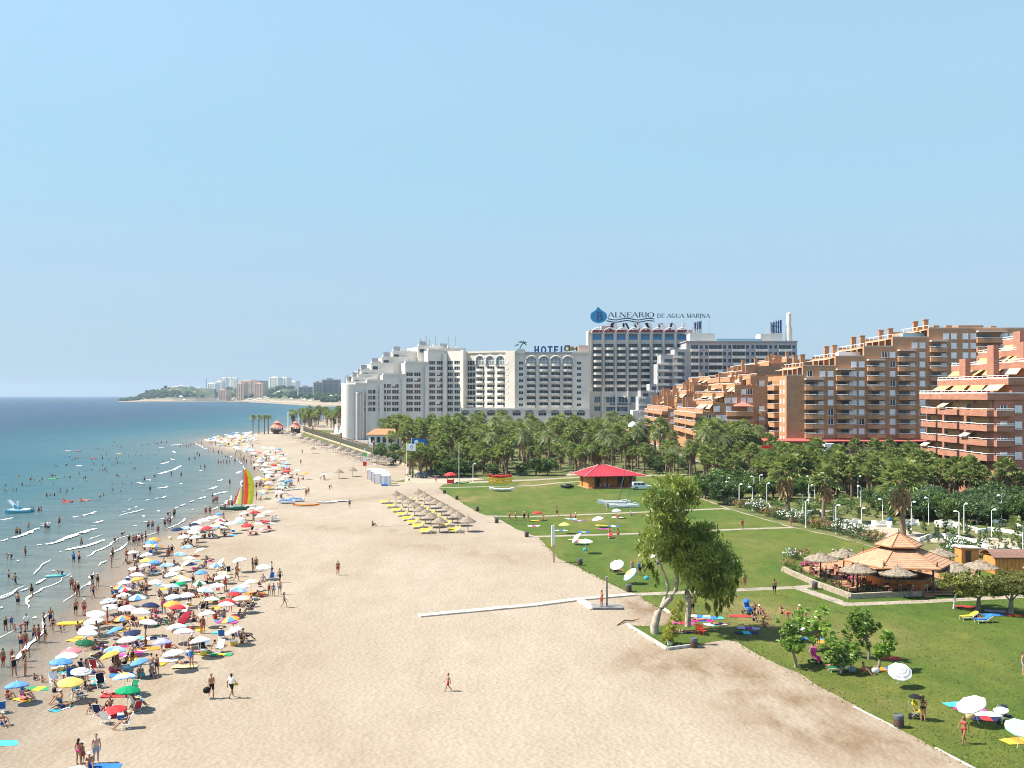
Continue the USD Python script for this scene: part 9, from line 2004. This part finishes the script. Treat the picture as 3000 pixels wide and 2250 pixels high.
def palapa(p):
 m=MB().tube([(0,0,-.1),(0,0,2.7)],.08,7);part(p,'pole',m,dark_wood)
 lo=[(2.05*math.cos(k*math.pi/4),2.05*math.sin(k*math.pi/4),2.2)for k in range(8)]
 for k in range(8):
  a_,b_=np.array(lo[k]),np.array(lo[(k+1)%8]);t_=np.array([0,0,3.02]);V_=[]
  for q in range(7):
   f=q/6
   for r in range(4):
    e=a_+(b_-a_)*r/3;pnt=e+(t_-e)*f;V_.append(pnt+[0,0,.05*math.sin(q*2.1+r+k)])
  m=MB().add(V_,[(q*4+r,q*4+r+1,q*4+r+5,q*4+r+4)for q in range(6)for r in range(3)])
  for r in range(10):
   e=a_+(b_-a_)*(r+.5)/10;d_=(b_-a_)/22;m.add([e-d_,e+d_,e+[0,0,-.16-.05*(r%3)]],[(0,1,2)])
  part(p,'thatch_panel',m,thatch)
  m=MB().tube([(.05*math.cos(k*math.pi/4),.05*math.sin(k*math.pi/4),2.6),lo[k]],.025,4);part(p,'rib',m,dark_wood)
 m=MB().lathe((0,0,2.98),[(.14,0),(.08,.12),(.01,.2)],7);part(p,'top_knot',m,thatch)
red_chair=mat('dark_red_chair',(0.16,0.035,0.04),.6);brown_table=mat('brown_table',(0.20,0.10,0.055),.6)
PAL=[(455,375,'farthest left straw parasol of the bar terrace'),(655,345,'straw parasol behind left of the bar roof'),(775,470,'straw parasol in front left of the bar roof'),(1118,495,'straw parasol straight in front of the bar roof'),(1620,465,'straw parasol in front right of the bar roof'),(1830,440,'straw parasol farthest right of the bar terrace'),(1485,335,'straw parasol behind right of the bar roof')]
def terrace_chair(p):
 m=MB().obox((0,0,.45),(.44,.42,.04));part(p,'seat',m,red_chair);m=MB().obox((0,.2,.7),(.44,.035,.42),rx=-.12);part(p,'backrest',m,red_chair)
 for x in(-.19,.19):
  for y in(-.18,.18):
   m=MB().tube([(x,y,.45),(x,y,0)],.018,4);part(p,'leg',m,chrome)
ks=0
for x,y,lb in PAL:
 p=at(*vp('Q',x,y),LAND+.33+2.6);place('palapa','straw_parasol',palapa,(p[0],p[1],LAND+.3),.2,label=lb,cat='parasol',group='straw parasols of the bar terrace')
 for dx in(-1.1,1.1):
  tx,ty=p[0]+dx,p[1]-.3*dx
  zt='under the '+lb.replace(' of the bar terrace','').replace(' of the bar roof','').replace('straw parasol','parasol')
  place('terrace_table','bar_table',round_table(brown_table,.4),(tx,ty,LAND+.335),.3,cat='table',group='tables of the bar terrace',desc='brown round table',zone=zt)
  for q in range(3):
   a_=q*2.09+dx;place('terrace_chair','bar_chair',terrace_chair,(tx+.72*math.cos(a_),ty+.72*math.sin(a_),LAND+.335),a_-math.pi/2,cat='chair',group='dark red chairs of the bar terrace',desc='dark red chair',zone=zt)
wallp=thing('planter_wall','low rough stone wall holding the planting round the bar terrace','wall');stone=mat('rough_stone',(0.34,0.28,0.21),.9,.15,vary=.35,scale=3.0,bump=.03)
WL=[vp('Q',x,y)for x,y in((125,508),(200,545),(375,622),(455,655),(580,700),(718,752),(1000,738),(1300,728))]
wp=np.array([at(x,y)[:2]for x,y in WL]);L=np.concatenate([[0],np.cumsum(np.linalg.norm(np.diff(wp,axis=0),axis=1))]);rr=random.Random(6)
for cz in range(2):
 s=.3*cz
 while s<L[-1]-.2:
  w_=rr.uniform(.5,.95);c=np.array([np.interp(s+w_/2,L,wp[:,0]),np.interp(s+w_/2,L,wp[:,1])]);c2=np.array([np.interp(s+w_/2+.1,L,wp[:,0]),np.interp(s+w_/2+.1,L,wp[:,1])]);m=MB().obox((c[0],c[1],LAND+.14+.3*cz),(w_-.03,.34+rr.uniform(-.04,.06),.29),math.atan2(*(c2-c)[::-1]));part(wallp,'stone',m,stone);s+=w_
AGV=('agave',lambda p:agave(p))
def agave(p):
 rr=random.Random(4)
 for k in range(22):
  el,az=math.radians(rr.uniform(20,78)),k*2.4;d_=dirv(az,el);s_=np.array([-math.sin(az),math.cos(az),0])*.06;L_=rr.uniform(.9,1.3);m=MB();q=d_*L_*.6+[0,0,.02];e=d_*L_+[0,0,-.18];m.add([-s_*.6+[0,0,.1],s_*.6+[0,0,.1],q+s_,e,q-s_],[(0,1,2),(0,2,4),(4,2,3)]);part(p,'blade',m,agave_green)
KP={'a':('agave','agave_plant',agave,'spiky agave plant'),'w':('oleander_white','oleander_shrub',SHR['w'][1],'white flowering bush'),'p':('oleander_pink','oleander_shrub',SHR['p'][1],'reddish flowering bush'),'m':('magenta_shrub','flowering_shrub',shrub(7,1.0,.9,500,mid_green,fl_mag,60),'bush with magenta flowers'),'g':('low_bush','low_bush',LOWB[1],'low green bush'),'c':('small_cypress','small_cypress',CYP[1],'small pointed cypress')}
for x,y,k_,s_ in((200,410,'w',.7),(270,400,'p',.8),(170,470,'p',.6),(230,510,'g',.8),(290,530,'a',.8),(370,545,'c',.7),(370,490,'m',.9),(330,480,'m',.8),(640,420,'w',.8),(700,410,'g',1),(470,570,'w',.6),(530,590,'a',1),(560,640,'g',.9),(620,650,'a',1),(690,600,'m',.9),(720,660,'c',.6),(770,680,'c',.6),(790,630,'m',.9),(850,640,'p',.6),(850,690,'g',1.1),(940,640,'a',1.2),(900,690,'g',1),(1030,640,'p',.6),(1090,690,'a',1.5),(1100,650,'a',1.4),(1200,610,'w',.85),(1210,680,'g',1.1),(1260,690,'g',1),(1180,700,'a',.9),(650,690,'g',.8),(440,610,'g',.7),(980,700,'g',.9)):
 key,nm,mk,ds=KP[k_];p=at(*vp('Q',x,y));place(key,nm,mk,tuple(p),rv.uniform(0,6),sc=s_,cat='shrub',group='planting round the bar terrace',desc=ds,zone='in the terrace planting')
for x,y,k_,s_ in((1620,380,'w',.8),(1640,395,'g',1.2),(1800,390,'w',.7),(1870,400,'w',.7),(1720,340,'w',.7),(1900,410,'p',.7)):
 key,nm,mk,ds=KP[k_];p=at(*vp('Q',x,y));place(key,nm,mk,tuple(p),rv.uniform(0,6),sc=s_,cat='shrub',group='planting behind the bar',desc=ds,zone='behind the bar on the right')
oh=thing('orange_hut','small orange hut with a pale flat roof behind the bar terrace','building',tuple(at(*vp('Q',1718,432))));m=MB().obox((0,0,.95),(2.3,2,1.9));part(oh,'wall',m,orange_paint);m=MB().obox((0,0,1.99),(2.7,2.4,.16),0,.05);part(oh,'roof',m,mat('pale_roof',(.6,.5,.42),.8));m=MB().obox((-.3,-1.02,.85),(.7,.05,1.6));part(oh,'door',m,dark_wood)
oh=thing('orange_storehouse','long orange storehouse with a curved brown roof at the right edge','building',tuple(at(*vp('Q',2120,520))));m=MB().obox((.5,0,1.0),(7,3,2.0));part(oh,'wall',m,orange_paint)
V_=[(x,-1.9+3.8*j/8,2.0+.75*math.sin(math.pi*j/8)+dz)for dz in(0,.1)for x in(-3.4,4.6)for j in range(9)];m=MB().add(V_,[(j,j+9,j+10,j+1)for j in range(8)]+[(18+j,18+j+1,18+j+10,18+j+9)for j in range(8)]+[(j,j+1,18+j+1,18+j)for j in range(8)]+[(9+j,27+j,27+j+1,10+j)for j in range(8)]);part(oh,'roof',m,mat('brown_roof',(.20,.115,.085),.8,vary=.2,scale=2.0))
for k in range(14):
 m=MB().obox((-2.75+k*.5,-1.53,1.0),(.44,.05,1.9));part(oh,'board',m,orange_paint)
 # ------------------------------------------------ park lamps, benches and tiled walls
def lamp(p):
 m=MB().tube([(0,0,0),(0,0,4.35)],[.075,.06],8);m.lathe((0,0,0),[(.14,0),(.14,.12),(.08,.2)],8);part(p,'post',m,white_paint,smooth=50)
 m=MB().tube([(0,0,4.3),(.12,0,4.5),(.42,0,4.55)],.045,6);part(p,'arm',m,white_paint)
 m=MB().lathe((.5,0,4.38),[(.02,0),(.26,.06),(.27,.14),(.16,.27),(.02,.31)],10);part(p,'lamp_head',m,mat('lamp_white',(.82,.82,.80),.35,.5),smooth=50)
LZ=(2050,1250,4.022);LZ2=(2500,1250,4.148)
LAMPS=[(LZ,x,y)for x,y in((315,610),(345,650),(465,680),(640,590),(705,570),(620,710),(790,670),(1300,590),(1285,655),(1355,690),(1250,870),(1580,810),(1605,925),(1900,700),(1905,965),(1985,555),(1865,585),(2155,855),(755,485),(1215,800))]+[(LZ2,x,y)for x,y in((705,915),(915,865),(1345,940),(1285,1030),(1680,1010),(1800,835),(145,320),(1215,585),(1545,510),(2060,1200))]+[((0,0,1),x,y)for x,y in((1386,1359),(1818,1248),(1946,1290),(1872,1295),(1985,1262),(1928,1305),(1640,1262),(1700,1275),(1990,1300),(2050,1312),(2085,1285),(1470,1255),(1560,1250))]
for k,(zz,x,y)in enumerate(LAMPS):
 px,py=zz[0]+x/zz[2],zz[1]+y/zz[2];p=at(px,py,LAND+4.5)
 if p[1]>480:
  continue
 place('park_lamp','park_lamp',lamp,(p[0],p[1],LAND),(0,math.pi,.4,2.6)[k%4],cat='street lamp',group='white park lamps',desc='white park lamp',zone='in the park behind the lawn' if px>2040 else 'among the palms behind the hut')
def wavy_bench(p):
 m=MB();xs=np.linspace(-1.6,1.6,14)
 P=[(x,.35*math.sin(x*1.9),0)for x in xs]
 for i in range(13):
  a_,b_=np.array(P[i]),np.array(P[i+1]);c=(a_+b_)/2;rz=math.atan2(b_[1]-a_[1],b_[0]-a_[0]);part(p,'seat_block',MB().obox((c[0],c[1],.22),(.27,.55,.44),rz),tile_white);part(p,'back_block',MB().obox((c[0],c[1]+.27,.5+.1*math.sin(i)),(.27,.14,1.0),rz),tile_white)
tile_white=mat('white_mosaic',(.74,.70,.62),.5,.3,vary=.2,scale=6.0)
for k,(px,py,rz,lb)in enumerate(((2500,1540,.1,'white wavy mosaic bench left of the tall lone palm'),(2583,1544,-.3,'white mosaic bench just left of the lone palm trunk'),(2670,1540,.2,'white mosaic bench right of the lone palm trunk'),(2775,1545,-.5,'white mosaic bench between two lamps at the right'),(2930,1540,.3,'white mosaic bench before the dark shrubs at the right'),(2985,1545,1.2,'white mosaic bench at the right edge of the park'))):
 place('mosaic_bench','mosaic_bench',wavy_bench,tuple(at(px,py)),rz,label=lb,cat='bench',group='white mosaic benches in the park')
def kerb_wall(nm,pts,h,w,mtl,lb):
 t=thing(nm,lb,'wall');P=np.array([at(x,y)[:2]for x,y in pts]);L=np.concatenate([[0],np.cumsum(np.linalg.norm(np.diff(P,axis=0),axis=1))]);n_=max(3,int(L[-1]/1.1))
 for k in range(n_):
  a_,b_=(np.array([np.interp(s,L,P[:,0]),np.interp(s,L,P[:,1])])for s in(L[-1]*k/n_,L[-1]*(k+.98)/n_));c=(a_+b_)/2;part(t,'wall_block',MB().obox((c[0],c[1],LAND+h/2),(np.linalg.norm(b_-a_),w,h+.04*(k%2)),math.atan2(*(b_-a_)[::-1])),mtl)
for pts,lb in((((2690,1588),(2740,1570),(2790,1576),(2850,1590),(2900,1610)),'curving pale garden wall among the cypresses behind the bar'),(((2860,1562),(2900,1555),(2960,1562),(3010,1575)),'pale low garden wall at the right end of the paved circle'),(((2740,1535),(2780,1530),(2830,1545),(2870,1560)),'pale low wall in front of the dark shrubbery'),(((2350,1505),(2400,1502),(2440,1505)),'pale low wall behind the two tall hedge palms'),(((2900,1620),(2950,1612),(3010,1625)),'pale low wall nearest the orange storehouse')):
 kerb_wall('garden_wall',pts,.55,.35,tile_white,lb)
for px,py,lb in((2405,1522,'blue litter bin on a post behind the oleander hedge'),(2605,1537,'blue litter bin beside the paved walk')):
 c=thing('blue_bin',lb,'litter bin',tuple(at(px,py)));part(c,'bin_body',MB().lathe((0,0,.4),[(.02,0),(.25,.03),(.3,.65),(.22,.75),(.02,.76)],10),plastic['blue'],smooth=50);part(c,'post',MB().tube([(0,0,0),(0,0,.45)],.05,6),white_paint)
for px,py,lb in((2470,1402,'left terracotta wall glimpsed between park palms'),(2565,1415,'right terracotta wall glimpsed between park palms')):
 c=thing('terracotta_wall',lb,'wall',tuple(at(px,py+18)));part(c,'wall_face',MB().obox((0,0,.9),(7,.4,1.8)),MATS['terracotta']);part(c,'coping',MB().obox((0,0,1.86),(7.2,.6,.12)),wood)
 # ------------------------------------------------ undergrowth that nobody could count
ug=MB();nr=np.random.default_rng(12);rr=random.Random(12)
for poly,n_ in(([(1195,1400),(1650,1388),(2010,1384),(2060,1360),(1960,1290),(1080,1285),(1100,1330)],150),([(2060,1450),(2250,1470),(2480,1490),(3000,1490),(3100,1400),(2800,1355),(2060,1390)],130),([(2330,1535),(2420,1530),(2560,1500),(3000,1560),(3000,1500),(2560,1470),(2250,1480)],50)):
 P_=sg.Polygon(gpoly(poly)).buffer(0);x0,y0,x1,y1=P_.bounds;k=0
 while k<n_:
  x,y=rr.uniform(x0,x1),rr.uniform(y0,y1)
  if P_.contains(sg.Point(x,y))and not lawn_poly.contains(sg.Point(x,y))and not any(b.contains(sg.Point(x,y))for b in BLD):
   r_=rr.uniform(1.0,2.2);h=rr.uniform(.5,1.5);leaf_cloud(ug,[(np.array([x,y,LAND+h*.4]),np.array([r_,r_,h*.6]))],170,.42,rr,nr,shell=.3);k+=1
single('undergrowth',ug,mid_green,'low green undergrowth filling the ground between palms and trees','undergrowth',kind='stuff')
# tufts of longer grass along the edge of the turf and over the near lawn
tu=MB();pts=[]
edge=lawn_poly.exterior;N_=5200
for _ in range(N_):
 q=edge.interpolate(rr.random()*edge.length);x,y=q.x+rr.gauss(0,.3),q.y+rr.gauss(0,.3)
 if y<150:
  pts.append((x,y,rr.uniform(.03,.085)))
bx0,by0,bx1,by1=lawn_poly.bounds
while len(pts)<16000:
 y=55+(rr.random()**1.6)*75;x=rr.uniform(5,.56*y)
 if lawn_poly.contains(sg.Point(x,y)):
  pts.append((x,y,rr.uniform(.03,.075)))
pts=np.array(pts);n_=len(pts);a_=nr.random(n_)*6.283;c=np.column_stack([pts[:,:2],np.full(n_,ZL)]);s_=np.column_stack([np.cos(a_),np.sin(a_),0*a_])*(pts[:,2:3]*.9);lean=np.column_stack([nr.normal(size=n_)*.04,nr.normal(size=n_)*.04,pts[:,2]])
V_=np.stack([c-s_,c+s_,c+lean+s_*.6,c+lean-s_*.6],1).reshape(-1,3);i=np.arange(n_)[:,None]*4;tu.add(V_,np.vstack([i+[0,1,2],i+[0,2,3]]))
single('grass_tufts',tu,mat('grass_blade',(0.12,0.155,0.028),.8,.2,vary=.5,scale=.4,color2=(0.24,0.21,0.08),trans=.35),'ragged tufts of longer grass on the lawn and its edges','grass',kind='stuff')
# ------------------------------------------------ people past the three hundredth, far away, as one crowd
if FARPEOPLE:
 pi=UsdGeom.PointInstancer.Define(stage,'/World/distant_bathers');tag(pi.GetPrim(),'distant bathers and beachgoers, only specks along the shore','crowd',kind='stuff')
 codes=sorted({q[0]for q in FARPEOPLE});rel=pi.CreatePrototypesRel()
 for c in codes:
  x=UsdGeom.Xform.Define(stage,'/World/distant_bathers/'+c);PPL[c][1](x.GetPrim());rel.AddTarget(x.GetPath())
 pi.CreateProtoIndicesAttr([codes.index(q[0])for q in FARPEOPLE]);pi.CreatePositionsAttr([Gf.Vec3f(*map(float,q[1]))for q in FARPEOPLE]);pi.CreateOrientationsAttr([Gf.Quath(math.cos(q[2]/2),0,0,math.sin(q[2]/2))for q in FARPEOPLE])
 # ------------------------------------------------ labels: within a zone, alike things are told apart from left to right
ORD='first second third fourth fifth sixth seventh eighth ninth tenth eleventh twelfth thirteenth fourteenth fifteenth sixteenth seventeenth eighteenth nineteenth'.split()
TENS={2:'twent',3:'thirt',4:'fort',5:'fift',6:'sixt',7:'sevent',8:'eight',9:'ninet'}
def ordinal(n):
 if n<20:
  return ORD[n-1]
 t,u=divmod(n,10)
 return TENS[t]+'ieth' if u==0 else TENS[t]+'y-'+ORD[u-1]
groups={}
for p,ds,zn,x,y in PLACED:
 groups.setdefault((ds,zn),[]).append((project(x,y)[0],y,p))
for(ds,zn),items in groups.items():
 items.sort(key=lambda q:(q[0],q[1]))
 zz=zn if zn.split()[0]in('in','at','on','right','along','below','under','behind','wading','bathing','nearest','among')else 'in the '+zn
 n=len(items)
 for k,(_,_,p)in enumerate(items):
  if n==1:
   lb=f'{ds} {zz}'
  elif n==2:
   lb=f'{("left", "right")[k]} {ds} of two {zz}'
  else:
   lb=f'{ds}, {ordinal(k + 1)} from the left, {zz}' if k<n-1 else f'{ds}, rightmost such, {zz}'
  w_=lb.split()
  if len(w_)>16:
   lb=lb.replace(' from the left,',' from left,').replace(', rightmost such,',', rightmost,').replace('nearest the camera on the beach','at the near end')
  p.SetCustomDataByKey('label',lb)
